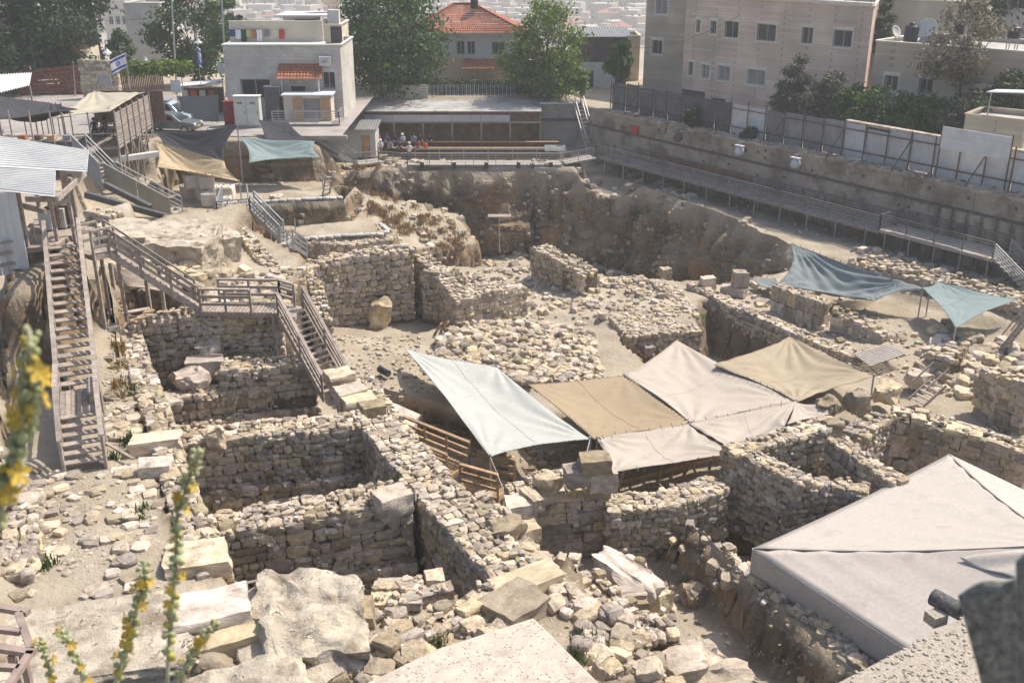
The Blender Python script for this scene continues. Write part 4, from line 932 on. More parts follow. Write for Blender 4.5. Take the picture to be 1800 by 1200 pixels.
t = thing('stair_descent', 'steep wooden flight dropping from the landing past the stepped wall', 'stairs', P(560, 668, 2.4))
D1, D2 = P(512, 548, 5.0), P(590, 690, 2.3)
A5 = D1
flight(t, D2, D1, 1.15, 14, WOOD)
landing(t, [A4 - n1 * .64 + d1 * .03, D1 - n1 * .64 + d1 * .3, D1 + n1 * .64 + d1 * .3, A4 + n1 * .64 + d1 * .03], 5.0, WOOD)
wrail(t, A4 + n1 * .65, D1 + n1 * .65, WOOD)
# wooden walkway under the awnings
t = thing('boardwalk', 'honey brown wooden boardwalk beside the white awning', 'boardwalk', P(800, 835, 0))
E1, E2, E3 = P(690, 770, .6), P(806, 838, .1), P(890, 862, .1)
e1 = xy(E2 - E1).normalized(); m1 = V((-e1.y, e1.x, 0)); e2 = xy(E3 - E2).normalized(); m2 = V((-e2.y, e2.x, 0))
landing(t, [E1 - m1 * .65, E2 - m1 * .65, E2 + m1 * .65, E1 + m1 * .65], .35, WOODY, legs=-1.6)
landing(t, [E2 - m2 * .65 + e2 * .35, E3 - m2 * .65, E3 + m2 * .65, E2 + m2 * .65 + e2 * .35], .1, WOODY, legs=-1.6)
for q in (-.65, .65):
    a, b, c = E1 + m1 * q, E2 + m1 * q, E3 + m2 * q; a.z = b.z = .35; wrail(t, a, b, WOODY); b2 = E2 + m2 * q + e2 * .5; b2.z = c.z = .1; wrail(t, b2, c, WOODY)
t = thing('shoring_frame', 'brown timber shoring frame under the front awning', 'frame', P(1130, 850, -.5))
for i in range(9):
    a = P(1085 + i * 23, 868 - i * 6, -.6); b = a + V((rnd(-.5, .5), rnd(-.4, .4), rnd(.9, 1.3))); g = MB(); g.beam(a, b, .1, .1); g.build('post', WOODY, t)
for z in (-.1, .4): g = MB(); a, b = P(1085, 868, -.6), P(1270, 820, -.6); g.beam((a.x, a.y, z), (b.x, b.y, z), .05, .14); g.build('rail', WOODY, t)
for (px, py, ang_, lb) in ((945, 828, .9, 'split timber ladder leaning in the pit behind the ashlar pier'),):
    t = thing('timber_ladder', lb, 'ladder', P(px, py, 0)); a = P(955, 862, .1); b = P(928, 820, 1.6)
    for q in (-.22, .22): g = MB(); g.beam(a + V((q, 0, 0)), b + V((q, 0, 0)), .07, .07); g.build('stile', WOODY, t)
    for i in range(6): p = a.lerp(b, (i + .5) / 6); g = MB(); g.beam(p - V((.22, 0, 0)), p + V((.22, 0, 0)), .04, .05); g.build('rung', WOODY, t)
# pallet bridge, narrow ladders on the right
t = thing('pallet_bridge', 'slatted wooden pallet bridging the channel on the paved floor', 'pallet', P(1545, 622, -.9))
c = [P(1500, 622, -.85), P(1560, 604, -.85), P(1592, 622, -.85), P(1530, 644, -.85)]
for i in range(9):
    u0, u1 = i / 9 + .01, (i + 1) / 9 - .03
    g = MB(); g.prism([c[0].lerp(c[3], u0), c[1].lerp(c[2], u0), c[1].lerp(c[2], u1), c[0].lerp(c[3], u1)], -.9, -.83); g.build('slat', DECK, t)
for u in (.1, .5, .9): g = MB(); g.beam(c[0].lerp(c[1], u) - V((0, 0, .1)), c[3].lerp(c[2], u) - V((0, 0, .1)), .09, .1); g.build('bearer', WOOD, t)
def ladder(label, a, b, w_, n, m=WOOD, hand=True, name='wooden_ladder'):
    t = thing(name, label, 'ladder', a); d = xy(b - a).normalized(); s = V((-d.y, d.x, 0)) * (w_ / 2)
    for q in (-1, 1):
        g = MB(); g.beam(a + s * q, b + s * q, .06, .14); g.build('stile', m, t)
        if hand: g = MB(); g.beam(a + s * q + V((0, 0, .9)), b + s * q + V((0, 0, .9)), .06, .08); g.build('handrail', m, t)
    for i in range(n): p = a.lerp(b, (i + .5) / n); g = MB(); g.beam(p - s, p + s, .18, .05); g.build('rung', m, t)
    return t
ladder('short wooden steps with one handrail between the ruins', P(1610, 708, -1.1), P(1650, 672, -.3), .9, 5)
ladder('steep wooden steps rising at the picture edge under the teal awning', P(1764, 612, -1.4), P(1812, 552, .9), 1.0, 9, hand=True)
ladder('pale ladder leaning on the earth face of the upper terrace', P(573, 343, 2.0), P(579, 308, 3.6), .55, 5, hand=False, m=DECK)
# ---------------------------------------------------------------- vegetation
def leaf_mat(name, c, rv=.35):
    return mat(name, c, .6, .15, 1.5, 0, rv=rv, hue=.05, island=True, trans=.3, spec=.3)
LF_DARK = leaf_mat('leaf_dark', (.035, .062, .022)); LF_MID = leaf_mat('leaf_mid', (.055, .105, .022)); LF_LIGHT = leaf_mat('leaf_light', (.15, .215, .04)); LF_OLIVE = leaf_mat('leaf_olive', (.095, .11, .075)); LF_DRY = leaf_mat('leaf_dry', (.20, .175, .12)); LF_CYP = leaf_mat('leaf_cypress', (.022, .034, .018)); LF_STRAW = leaf_mat('straw', (.30, .20, .10))
BARK = mat('bark', (.13, .10, .075), .95, .25, 4, .5)
def leaf_cloud(lobes, n, size, droop=.3, shell=.55, aspect=2.2, upright=False):
    """lobes: (centre, radii); returns one mesh's verts and quads"""
    vol = np.array([r[0] * r[1] * r[2] for c, r in lobes]); pick = rs.choice(len(lobes), n, p=vol / vol.sum())
    C = np.array([tuple(c) for c, r in lobes])[pick]; RR = np.array([tuple(r) for c, r in lobes])[pick]
    d = rs.normal(size=(n, 3)); d /= np.linalg.norm(d, axis=1)[:, None]
    # uneven clumps: radius swings with direction
    sw = .78 + .22 * np.sin(d[:, 0] * 7 + pick * 2.1) * np.cos(d[:, 1] * 6 + pick) + .16 * np.sin(d[:, 2] * 11 + pick * 3)
    rad = (shell + (1 - shell) * rs.rand(n) ** .6) * sw
    rad *= np.where(rs.rand(n) < .25, rs.rand(n), 1)
    p = C + d * rad[:, None] * RR
    nrm = d + rs.normal(size=(n, 3)) * .7; nrm[:, 2] += .3; nrm /= np.linalg.norm(nrm, axis=1)[:, None]
    a = np.cross(nrm, rs.normal(size=(n, 3))); a[:, 2] -= droop
    if upright: a = np.stack([rs.normal(size=n) * .3, rs.normal(size=n) * .3, np.ones(n)], -1)
    a /= np.linalg.norm(a, axis=1)[:, None]; b = np.cross(nrm, a); b /= np.linalg.norm(b, axis=1)[:, None] + 1e-9
    s = size * (.6 + .8 * rs.rand(n))[:, None]
    v = np.stack([p - a * s * .5, p + b * s * .5 / aspect, p + a * s * .6, p - b * s * .5 / aspect], 1).reshape(-1, 3)
    return v, np.arange(4 * n).reshape(n, 4)
def cloud_obj(name, lobes, n, size, m, parent, **k):
    v, f = leaf_cloud(lobes, n, size, **k); me = bpy.data.meshes.new(name); me.from_pydata(v.tolist(), [], f.tolist()); me.materials.append(m); me.update()
    return link(bpy.data.objects.new(name, me), parent)
def tree(label, base, h, spread, m, n=7000, leaf=.38, trunk=.28, name='tree', lobes=9, low=.28, group=None, squash=1.0, droop=.3, seed=0, flat=.45):
    base = V(base); r = random.Random(seed * 7 + 11); t = thing(name, label, 'tree' if 'tree' in name or name == 'cypress' else 'shrub', base, group)
    L = []
    for i in range(lobes):
        a = i * 2.4 + r.uniform(-.4, .4); u = (i + .5) / lobes; z = h * (low + (1 - low) * (.12 + .76 * u)); rr = spread * (1 - (2 * u - .75) ** 2 * .5) * .55 * (r.uniform(.7, 1.1) if i else .2)
        sz = spread * r.uniform(.42, .62) * (1.05 - .35 * u)
        L.append((base + V((math.cos(a) * rr, math.sin(a) * rr * .9, z)), (sz, sz, sz * r.uniform(.6, .9) * squash)))
    g = MB(); top = base + V((0, 0, h * (low + .35))); k = base + V((r.uniform(-.3, .3), r.uniform(-.3, .3), h * low * .7))
    g.tube(base - V((0, 0, .3)), k, trunk, 9, trunk * .75); g.tube(k, top, trunk * .75, 8, trunk * .4); g.build('trunk', BARK, t, smooth=True)
    g = MB()
    for c, rr in L:
        q = k.lerp(top, r.uniform(.1, .8)); mid = q.lerp(V(c), .5) + V((0, 0, r.uniform(-.3, .3))); g.tube(q, mid, trunk * .38, 6, trunk * .25); g.tube(mid, V(c), trunk * .25, 6, trunk * .08)
    g.build('limbs', BARK, t, smooth=True)
    cloud_obj('crown', L, n, leaf, m, t, droop=droop, shell=flat); return t
def Z4(px, Y, z=4.2): x = Q(px, 100, Y); return V((x.x, Y, z))
tree('broad dark green tree between the laundry house and the red roofed house', Z4(678, 105), 12.6, 7.9, LF_MID, 17000, .42, .35, lobes=17, low=.02, seed=1)
tree('bright yellow green tree beside the end of the seating shelter', Z4(958, 104), 10.2, 5.4, LF_LIGHT, 10500, .40, .22, lobes=15, low=.02, seed=2)
tree('tall dark tree at the upper picture corner by the lamp post', Z4(20, 104, 5), 14, 9, LF_DARK, 14000, .5, .35, lobes=14, low=.02, seed=3)
tree('dark feathery tree next to the corner tree', Z4(105, 108, 5), 13, 7, LF_DARK, 12000, .5, .3, lobes=13, low=.02, seed=4)
tree('loose mid green tree behind the flag poles', Z4(348, 112, 4.5), 12, 5.6, LF_MID, 9000, .42, .25, lobes=12, low=.02, seed=5)
tree('smaller green tree touching the laundry house', Z4(402, 116, 4.2), 11.5, 2.6, LF_MID, 3500, .42, .2, lobes=8, low=.2, seed=6)
tree('small sapling with drooping feathery leaves by the stone tower', Z4(1090, 99), 6.3, 1.7, LF_MID, 1500, .75, .09, lobes=6, low=.4, seed=7, droop=1.3)
tree('low bright sapling in front of the brown shed', Z4(1022, 101), 3.6, 1.5, LF_LIGHT, 900, .45, .06, lobes=5, low=.3, seed=8)
tree('bush beside the pale block building', Z4(215, 115, 4.5), 5.5, 2.4, LF_MID, 2600, .4, .15, name='shrub', lobes=7, low=.1, seed=9)
def cypress():
    b = Z4(166, 128, 3.5); t = thing('cypress', 'slim dark cypress in front of the bare hill', 'tree', b); g = MB(); g.tube(b, b + V((0, 0, 4)), .2, 8, .1); g.build('trunk', BARK, t)
    cloud_obj('crown', [(b + V((0, 0, 2 + i * 1.1)), (1.55 - i * .15, 1.55 - i * .15, 1.2)) for i in range(10)], 3800, .4, LF_CYP, t, droop=-1.5)
cypress()
for i, (px, Y, z, h, s, m, lb, n) in enumerate((
    (1400, 88.5, 4, 6.6, 2.3, LF_OLIVE, 'narrow olive tree against the apartment house wall', 3200), (1465, 85, 4, 5.4, 3.0, LF_OLIVE, 'grey green olive bush behind the white sheet fence', 4200),
    (1550, 80, 4, 5.0, 3.0, LF_MID, 'dense bush right of the olive bush behind the fence', 3600), (1630, 77.5, 4, 4.6, 3.2, LF_MID, 'wide bush behind the white billboard', 3600), (1710, 76, 4, 5.2, 3.0, LF_OLIVE, 'shaggy bush between billboard and stone hut', 3600),
    (1780, 76, 4, 6.6, 3.2, LF_DARK, 'dark bush at the picture edge above the stone hut', 3200), (1505, 83.5, 4, 4.6, 2.6, LF_MID, 'rounded bush filling the gap right of the olive bush', 3000), (1590, 79.5, 4, 4.4, 2.8, LF_OLIVE, 'pale bush in front of the flat roofed house windows', 3000), (1670, 77, 4, 4.2, 2.6, LF_MID, 'low bush close behind the white billboard', 3000), (1745, 75.5, 4, 5.0, 2.6, LF_MID, 'bush tucked behind the tan stone hut', 3000), (1690, 79, 5, 11.5, 4.0, LF_DRY, 'sparse grey tree standing before the flat roofed house', 2600), (1790, 92, 6, 12, 4.5, LF_DARK, 'dark tree at the upper picture corner over the rooftops', 5000),
    (1610, 105, 8, 9.5, 3.4, LF_OLIVE, 'olive green tree above the roof tanks', 3600), (1545, 97, 8, 7, 1.9, LF_DARK, 'small dark tree squeezed beside the apartment house roof', 1800))):
    tree(lb, Z4(px, Y, z), h, s, m, n, .36, .16, name='tree' if h > 6 else 'shrub', lobes=9, low=.1 if h < 8 else .3, seed=20 + i)
# ---------------------------------------------------------------- buildings
def holes_face(g, o, ux, n, W, Ht, holes, dep=.22, m=0, mr=0):
    """rectangular wall with openings (u0,u1,z0,z1) and real reveals; o: lower start corner, n: outward"""
    us = sorted({0, W} | {h[0] for h in holes} | {h[1] for h in holes}); zs = sorted({0, Ht} | {h[2] for h in holes} | {h[3] for h in holes})
    at = lambda u, z, k=0: o + ux * u + V((0, 0, z)) - n * k
    for a, b in zip(us, us[1:]):
        for c, d in zip(zs, zs[1:]):
            if any(h[0] <= a and b <= h[1] and h[2] <= c and d <= h[3] for h in holes): continue
            g.face([at(a, c), at(b, c), at(b, d), at(a, d)], m)
    for u0, u1, z0, z1 in [h[:4] for h in holes]:
        for (p, q) in (((u0, z0), (u1, z0)), ((u1, z0), (u1, z1)), ((u1, z1), (u0, z1)), ((u0, z1), (u0, z0))):
            g.face([at(*p), at(*p, dep), at(*q, dep), at(*q)], mr)
GLASS = mat('dark_glass', (.035, .04, .045), .12, .1, 1, 0, spec=.5)
FRAMEW = mat('white_frame', (.62, .62, .60), .5, .05)
SHUT = mat('grey_shutter', (.27, .265, .25), .6, .08)
def ashlar_mat(name, c, bw=.55, bh=.27, dark=.72):
    m = bpy.data.materials.new(name); m.use_nodes = True; N = m.node_tree.nodes; L = m.node_tree.links; b = N['Principled BSDF']; b.inputs['Roughness'].default_value = .9; b.inputs['Specular IOR Level'].default_value = .2
    tc = N.new('ShaderNodeTexCoord'); sp = N.new('ShaderNodeSeparateXYZ'); L.new(tc.outputs['Object'], sp.inputs[0]); ad = N.new('ShaderNodeMath'); L.new(sp.outputs[0], ad.inputs[0]); L.new(sp.outputs[1], ad.inputs[1])
    cb = N.new('ShaderNodeCombineXYZ'); L.new(ad.outputs[0], cb.inputs[0]); L.new(sp.outputs[2], cb.inputs[1])
    br = N.new('ShaderNodeTexBrick'); L.new(cb.outputs[0], br.inputs['Vector']); br.inputs['Scale'].default_value = 1; br.inputs['Brick Width'].default_value = bw; br.inputs['Row Height'].default_value = bh; br.inputs['Mortar Size'].default_value = .012; br.inputs['Mortar Smooth'].default_value = .3
    br.inputs['Color1'].default_value = (*(V(c) * 1.08), 1); br.inputs['Color2'].default_value = (*(V(c) * .9), 1); br.inputs['Mortar'].default_value = (*(V(c) * dark), 1)
    nz = N.new('ShaderNodeTexNoise'); nz.inputs['Scale'].default_value = .35; nz.inputs['Detail'].default_value = 6; L.new(tc.outputs['Object'], nz.inputs['Vector']); mr = N.new('ShaderNodeMapRange'); mr.inputs[1].default_value = .3; mr.inputs[2].default_value = .7; mr.inputs[3].default_value = .78; mr.inputs[4].default_value = 1.12; L.new(nz.outputs[0], mr.inputs[0])
    hs = N.new('ShaderNodeHueSaturation'); L.new(br.outputs[0], hs.inputs['Color']); L.new(mr.outputs[0], hs.inputs['Value']); L.new(hs.outputs[0], b.inputs['Base Color'])
    bp = N.new('ShaderNodeBump'); bp.inputs['Strength'].default_value = .4; bp.inputs['Distance'].default_value = .03; L.new(br.outputs['Fac'], bp.inputs['Height']); bp.invert = True; L.new(bp.outputs[0], b.inputs['Normal'])
    return m
A_PINK = ashlar_mat('pinkish_ashlar', (.70, .55, .44)); A_GREY = ashlar_mat('grey_ashlar', (.60, .565, .50)); A_TAN = ashlar_mat('tan_ashlar', (.56, .47, .365)); PLAST = mat('cream_plaster', (.62, .56, .44), .9, .08, .6, .1, stain=(.36, .31, .25), stain_t=.66); PLASTG = mat('pale_plaster', (.57, .56, .53), .9, .08, .6, .1, stain=(.33, .31, .28), stain_t=.64); FLATR = mat('flat_roof', (.42, .40, .37), .9, .12, .5, .1)
def house(label, p0, p1, depth, z0, z1, m, front=(), left=(), name='house', back=None, roof=True, sur=None, shutter=False, bars=True, parapet=.5):
    """p0,p1: ground points of the front wall, from picture left to right; front windows (u0,u1,z0,z1[,kind])"""
    p0, p1 = V((p0[0], p0[1], z0)), V((p1[0], p1[1], z0)); ux = xy(p1 - p0); W = ux.length; ux.normalize(); n = V((ux.y, -ux.x, 0))
    if n.y > 0: n = -n
    t = thing(name, label, 'house', p0); Ht = z1 - z0; b0, b1 = p0 - n * depth, p1 - n * depth
    if back: b0, b1 = p0 + V(back), p1 + V(back); depth = V(back).length
    g = MB(); holes_face(g, p0, ux, n, W, Ht, front)
    holes_face(g, b0, xy(p0 - b0).normalized(), -ux, depth, Ht, left); up = V((0, 0, Ht))
    g.face([p1, b1, b1 + up, p1 + up]); g.face([b1, b0, b0 + up, b1 + up]); g.build('wall', m, t)
    if roof:
        g = MB(); g.face([q + V((0, 0, Ht - .3)) for q in (p0 - n * .1 + ux * .1, p1 - n * .1 - ux * .1, b1 + n * .1 - ux * .1, b0 + n * .1 + ux * .1)]); g.build('roof', FLATR, t)
        c4 = [p0, p1, b1, b0]
        for i in range(4):
            a, b = c4[i] + V((0, 0, Ht)), c4[(i + 1) % 4] + V((0, 0, Ht)); g = MB(); g.beam(a + V((0, 0, .05)), b + V((0, 0, .05)), .24, .1); g.build('parapet', sur or m, t)
    for o, uu, nn, hs in ((p0, ux, n, front), (b0, n, -ux, left)):
        for h in hs:
            u0, u1, a, b = h[:4]; kind = h[4] if len(h) > 4 else 'w'; q = o - nn * .17; at = lambda u, z, k=0: q + uu * u + V((0, 0, z)) + nn * k
            if kind == 'd':
                g = MB(); g.face([at(u0, a), at(u1, a), at(u1, b), at(u0, b)]); g.build('opening', DSTEEL, t); continue
            f = MB()
            for (pa, pb) in ((at(u0, a + .04), at(u1, a + .04)), (at(u0, b - .04), at(u1, b - .04)), (at(u0 + .04, a + .08), at(u0 + .04, b - .08)), (at(u1 - .04, a + .08), at(u1 - .04, b - .08)), (at((u0 + u1) / 2, a + .08), at((u0 + u1) / 2, b - .08))): f.beam(pa, pb, .06, .07)
            wn = f.build('window', FRAMEW, t); g = MB(); g.face([at(u0, a, -.02), at(u1, a, -.02), at(u1, b, -.02), at(u0, b, -.02)]); g.build('pane', SHUT if kind == 's' else GLASS, wn)
            if kind == 'b' or (bars and kind == 'w'):
                g = MB(); k = max(3, int((u1 - u0) / .16))
                for i in range(k + 1): u = u0 + (u1 - u0) * i / k; g.beam(at(u, a, .17), at(u, b, .17), .02, .02)
                g.build('grille', DSTEEL, wn)
            if sur:
                g = MB(); e = .14
                for (pa, pb) in ((at(u0 - e, a - e / 2, .19), at(u1 + e, a - e / 2, .19)), (at(u0 - e, b + e, .19), at(u1 + e, b + e, .19))): g.beam(pa, pb, .07, e * (1 if pa.z < pb.z + 1 and pa.z < at(u0, b).z else 2))
                for u in (u0 - e / 2, u1 + e / 2): g.beam(at(u, a, .19), at(u, b, .19), e, .07)
                g.build('surround', sur, wn)
    return t
SURR = mat('window_surround', (.74, .67, .58), .85, .06, 2, .05)
TILE = mat('red_roof_tile', (.36, .135, .075), .85, .22, 3, .15, stain=(.24, .10, .07), stain_t=.62)
def tiles(t, a, b, c, d, rows=10, name='roof_tiles', pitch=.26):
    """pantile slope: a,b eave left/right, c,d ridge right/left"""
    g = MB(); n = max(6, int((b - a).length / pitch)); nrm = (b - a).cross(d - a).normalized()
    if nrm.z < 0: nrm = -nrm
    for r in range(rows):
        v0, v1 = r / rows, min(1, (r + 1.08) / rows)
        def fn(u, v, v0=v0, v1=v1):
            vv = v0 + (v1 - v0) * v; p = a.lerp(b, u).lerp(d.lerp(c, u), vv); return p + nrm * (.05 * abs(math.sin(math.pi * u * n)) + .06 * (1 - v))
        g.grid(fn, n * 4, 1)
    return g.build(name, TILE, t)
GX = lambda px, Y: Q(px, 150, Y).x
# laundry house
xL, xR = GX(398, 88), GX(602, 88)
t = house('stone house with a laundry line on its roof terrace', (xL, 88), (xR, 88), 7, 5, 10.9, A_GREY, [(1.2, 3.7, 1.6, 3.2, 'w'), (5.4, 6.6, .2, 2.6, 'd'), (GX(568, 88) - xL, GX(590, 88) - xL, 2.4, 3.8, 'b')], sur=PLASTG)
g = MB(); g.box((xL + 4.1, 90.2, 11.75), (7.9, .25, 1.9)); g.build('terrace_wall', PLAST, t); g = MB(); g.box((xL + 4.1, 89.0, 10.95), (8.3, 2.2, .12)); g.build('terrace_floor', PLASTG, t)
a = V((GX(488, 87.0), 86.6, 8.35)); b = V((GX(567, 87.0), 86.6, 8.35)); tiles(t, a, b, b + V((0, 1.45, 1.1)), a + V((0, 1.45, 1.1)), 5, 'porch_roof')
for px in (495, 560): g = MB(); x = GX(px, 86.7); g.beam((x, 86.75, 5), (x, 86.75, 8.3), .1, .1); g.build('porch_post', FRAMEW, t)
g = MB(); g.box((GX(527, 86.6), 86.6, 5.9), (3.0, .2, 1.2)); g.build('porch_wall', PLASTG, t)
g = MB(); g.box((GX(520, 86.6), 86.5, 6.6), (2.6, .35, .22)); g.build('planter', TILE, t)
for i, (px, cc, lb) in enumerate(((417, (.05, .08, .22), 'dark blue trousers'), (427, (.7, .7, .7), 'white towel'), (437, (.03, .08, .05), 'dark green shirt'), (446, (.45, .5, .2), 'yellow green cloth'), (454, (.40, .18, .10), 'brown red cloth'), (464, (.75, .72, .78), 'white shirt'), (477, (.22, .2, .25), 'grey shorts'), (502, (.5, .07, .06), 'red bag'))):
    x = GX(px, 89.9); g = MB(); sd = i
    g.grid(lambda u, v: (x - .22 + .44 * u + .02 * math.sin(v * 5), 89.9 + .05 * math.sin(u * 7 + sd), 12.0 - v * (.55 + .2 * (sd % 3))), 6, 6)
    tag(g.build('laundry_item', mat('laundry%d' % i, cc, .9, .05), solid=.02), lb + ' hanging on the roof laundry line', 'laundry', 'washing on the line')
g = MB(); g.path([(GX(410, 89.9), 89.9, 12.02), (GX(480, 89.9), 89.9, 11.98), (GX(515, 89.9), 89.9, 12.02)], .012, 4); tag(g.build('clothes_line', DSTEEL), 'thin clothes line across the roof terrace wall', 'clothes line')
house('flat cream rooftop annex beside the broad dark tree', (GX(563, 93), 93), (GX(603, 93), 93), 5, 5, 12.1, PLAST, [(1.2, 2.2, 5.2, 7.0, 'd')], name='rooftop_annex')
t = house('low grey rooftop hut with a slanted roof behind the laundry', (GX(507, 97), 97), (GX(560, 97), 97), 4, 5, 12.6, PLASTG, [(1.0, 2.9, 6.2, 7.3, 'd')], name='rooftop_hut', roof=False)
g = MB(); q0 = V((GX(500, 96), 95.8, 13.6)); q1 = V((GX(585, 96), 95.8, 12.9)); g.box(((q0.x + q1.x) / 2, 98, 12.68), (5.0, 5, .12)); g.build('slab', PLASTG, t)
def tank(label, p, r, h, m):
    t = thing('water_tank', label, 'tank', p, 'rooftop water tanks'); g = MB(); g.lathe(p, [(r, 0), (r, .12 * h), (r * 1.03, .15 * h), (r, .18 * h), (r, .5 * h), (r * 1.03, .53 * h), (r, .56 * h), (r, .86 * h), (r * .75, .96 * h)], 18); g.build('body', m, t, smooth=False)
    g = MB(); g.lathe(V(p) + V((0, 0, h * .96)), [(r * .4, 0), (r * .4, .09 * h), (r * .3, .12 * h)], 12); g.build('lid', m, t)
TANK = mat('black_plastic', (.022, .024, .03), .45, .1, 2, 0, spec=.4); TANKW = mat('white_tank', (.6, .6, .6), .4)
tank('large black water tank on the roof behind the laundry', (GX(434, 93), 93, 10.6), .62, 2.2, TANK)
def dish(label, p, r, az, m=None, tilt=.6):
    t = thing('satellite_dish', label, 'satellite dish', p, 'rooftop dishes'); d = V((math.sin(az) * math.cos(tilt), -math.cos(az) * math.cos(tilt), math.sin(tilt))); a = d.orthogonal().normalized(); b = d.cross(a); c = V(p) + V((0, 0, r + .35))
    g = MB(); g.grid(lambda u, v: c + (a * math.cos(2 * math.pi * u) + b * math.sin(2 * math.pi * u)) * r * v - d * (.25 * r * (1 - v * v)), 24, 5); g.build('bowl', m or PLASTG, t, smooth=True, solid=.02)
    g = MB(); g.tube(p, c - d * .3 * r, .04, 6); g.build('mast', STEEL, t); g = MB(); g.tube(c - d * .2 * r - b * r, c + d * .6 * r, .02, 5); g.build('feed_arm', STEEL, t)
dish('big brown satellite dish above the laundry house roofs', (GX(588, 99), 99, 12.6), 1.25, .9, mat('dish_brown', (.2, .165, .135)))
g = MB(); g.box((GX(589, 92.6), 94.2, 12.7), (1.0, .8, 1.2)); tag(g.build('chimney_box', PLASTG), 'small grey cabinet on the roof under the brown dish', 'cabinet')
# air conditioner
t = thing('air_conditioner', 'white air conditioner box hanging by the tiled porch', 'air conditioner', (GX(571, 87), 87.4, 9.3)); g = MB(); g.box((GX(572, 87), 87.6, 9.7), (.95, .4, .75)); g.build('casing', FRAMEW, t); g = MB(); g.lathe((GX(571, 87), 87.35, 9.7), [(.27, -.01), (.27, .01)], 14); o = g.build('fan', DSTEEL, t)
# red roofed house
x0, x1, Y = GX(725, 112), GX(918, 112), 112
t = house('two storey house with a red hipped tile roof', (x0, Y), (x1, Y), 8, 4, 9.7, PLASTG, [(u - x0, v - x0, a, b, k) for u, v, a, b, k in ((GX(804, Y), GX(818, Y), 3.5, 4.9, 'w'), (GX(822, Y), GX(836, Y), 3.5, 4.9, 'w'), (GX(865, Y), GX(888, Y), 3.5, 4.8, 'w'), (GX(826, Y), GX(842, Y), .3, 2.2, 'd'), (GX(790, Y), GX(804, Y), .9, 2.3, 'w'))], roof=False)
e = .5; c0, c1, c2, c3 = V((x0 - e, Y - e, 9.7)), V((x1 + e, Y - e, 9.7)), V((x1 + e, Y + 8 + e, 9.7)), V((x0 - e, Y + 8 + e, 9.7)); r0, r1 = V((x0 + 4.4, Y + 4, 12.3)), V((x1 - 5.2, Y + 4, 12.3))
tiles(t, c0, c1, r1, r0, 13); tiles(t, c1, c2, r1, r1, 13, pitch=.4); tiles(t, c3, c0, r0, r0, 13, pitch=.4)
g = MB(); g.beam(r0 + V((0, 0, .1)), r1 + V((0, 0, .1)), .25, .18); g.beam(r1 + V((0, 0, .1)), c1 + V((0, 0, .12)), .2, .16); g.beam(r0 + V((0, 0, .1)), c0 + V((0, 0, .12)), .2, .16); g.build('ridge_tiles', TILE, t)
g = MB(); g.box(((x0 + x1) / 2, Y - .45, 9.62), (x1 - x0 + 1, .12, .12)); g.build('gutter', STEEL, t)
g = MB(); g.box(((x0 + x1) / 2, Y - .1, 7.1), (x1 - x0 + .2, .25, .18)); g.build('string_course', A_TAN, t); g = MB(); g.box(((x0 + x1) / 2, Y - .06, 5.55), (x1 - x0 + .1, .1, 2.9)); g.build('stone_facing', A_TAN, t)
a = V((GX(812, 110), 110.2, 6.25)); b = V((GX(892, 110), 110.2, 6.25)); tiles(t, a, b, b + V((-.2, 1.6, .8)), a + V((.2, 1.6, .8)), 5, 'porch_roof')
for px in (816, 888): x = GX(px, 110.3); g = MB(); g.beam((x, 110.3, 4), (x, 110.3, 6.2), .12, .12); g.build('porch_post', A_TAN, t)
tank('small black water tank on the ridge of the red roof', (GX(836, 115), 114.5, 12.0), .42, 1.0, TANK)
# brown shed house
x0, x1 = GX(1010, 113), GX(1100, 113)
t = house('brown two level shed with a corrugated roof', (x0, 113), (x1, 113), 6, 4, 9.3, mat('brown_boards', (.13, .095, .075), .9, .2, 2, .2), [(2.2, 3.4, 3.1, 4.6, 'd')], roof=False, name='shed_house')
g = corr(x1 - x0 + .8, 6.6, .3, .06); o = g.build('roof_sheet', SHEETG, t); o.location = V((x0 - .4, 112.4, 9.3)) - ORG[t.name]; o.rotation_euler = (R(-86), 0, 0)
g = MB(); g.box((x0 + 3.2, 112.6, 6.2), (5.4, .3, .9)); g.build('balcony', PLASTG, t); g = MB(); g.box((GX(1062, 112), 112.2, 5.0), (2.3, .3, 2.6)); g.build('white_annex', PLASTG, t)
house('cream annex glimpsed between the brown shed and the stone tower', (GX(1098, 118), 118), (GX(1122, 118), 118), 5, 4, 8.8, PLAST, name='annex')
# stone tower and apartment house
ap0, ap1 = V((17.2, 103.6, 0)), V((29.9, 88.8, 0)); au = (ap1 - ap0).normalized(); aW = (ap1 - ap0).length
def pu(px):   # distance along the apartment front seen at picture column px
    k = (px - 900) / FPX; fw = 1.035; lo, hi = -3.0, aW + 3
    for _ in range(40):
        m_ = (lo + hi) / 2; q = ap0 + au * m_
        if q.x / (q.y / fw) < k: lo = m_
        else: hi = m_
    return lo
fr = [(pu(a), pu(b), z0, z1, k) for a, b, z0, z1, k in ((1222, 1229, 7.2, 8.4, 'b'), (1247, 1257, 7.2, 8.4, 'b'), (1272, 1296, 7.0, 8.5, 'b'), (1329, 1362, 7.0, 8.5, 'b'), (1408, 1427, 7.1, 8.5, 'b'), (1464, 1496, 7.1, 8.5, 'b'), (1213, 1221, 3.1, 4.4, 'w'), (1236, 1250, 3.0, 4.3, 's'), (1265, 1287, 3.0, 4.4, 's'), (1318, 1350, 3.0, 4.4, 's'), (1202, 1245, .2, 1.7, 'd'), (1257, 1282, .2, 1.3, 'd'))]
t = house('large pinkish stone apartment house above the sheet fence', ap0, ap1, 11, 3.4, 13.9, A_PINK, fr, sur=SURR, name='apartment_house', back=(4.0, 10.6, 0))
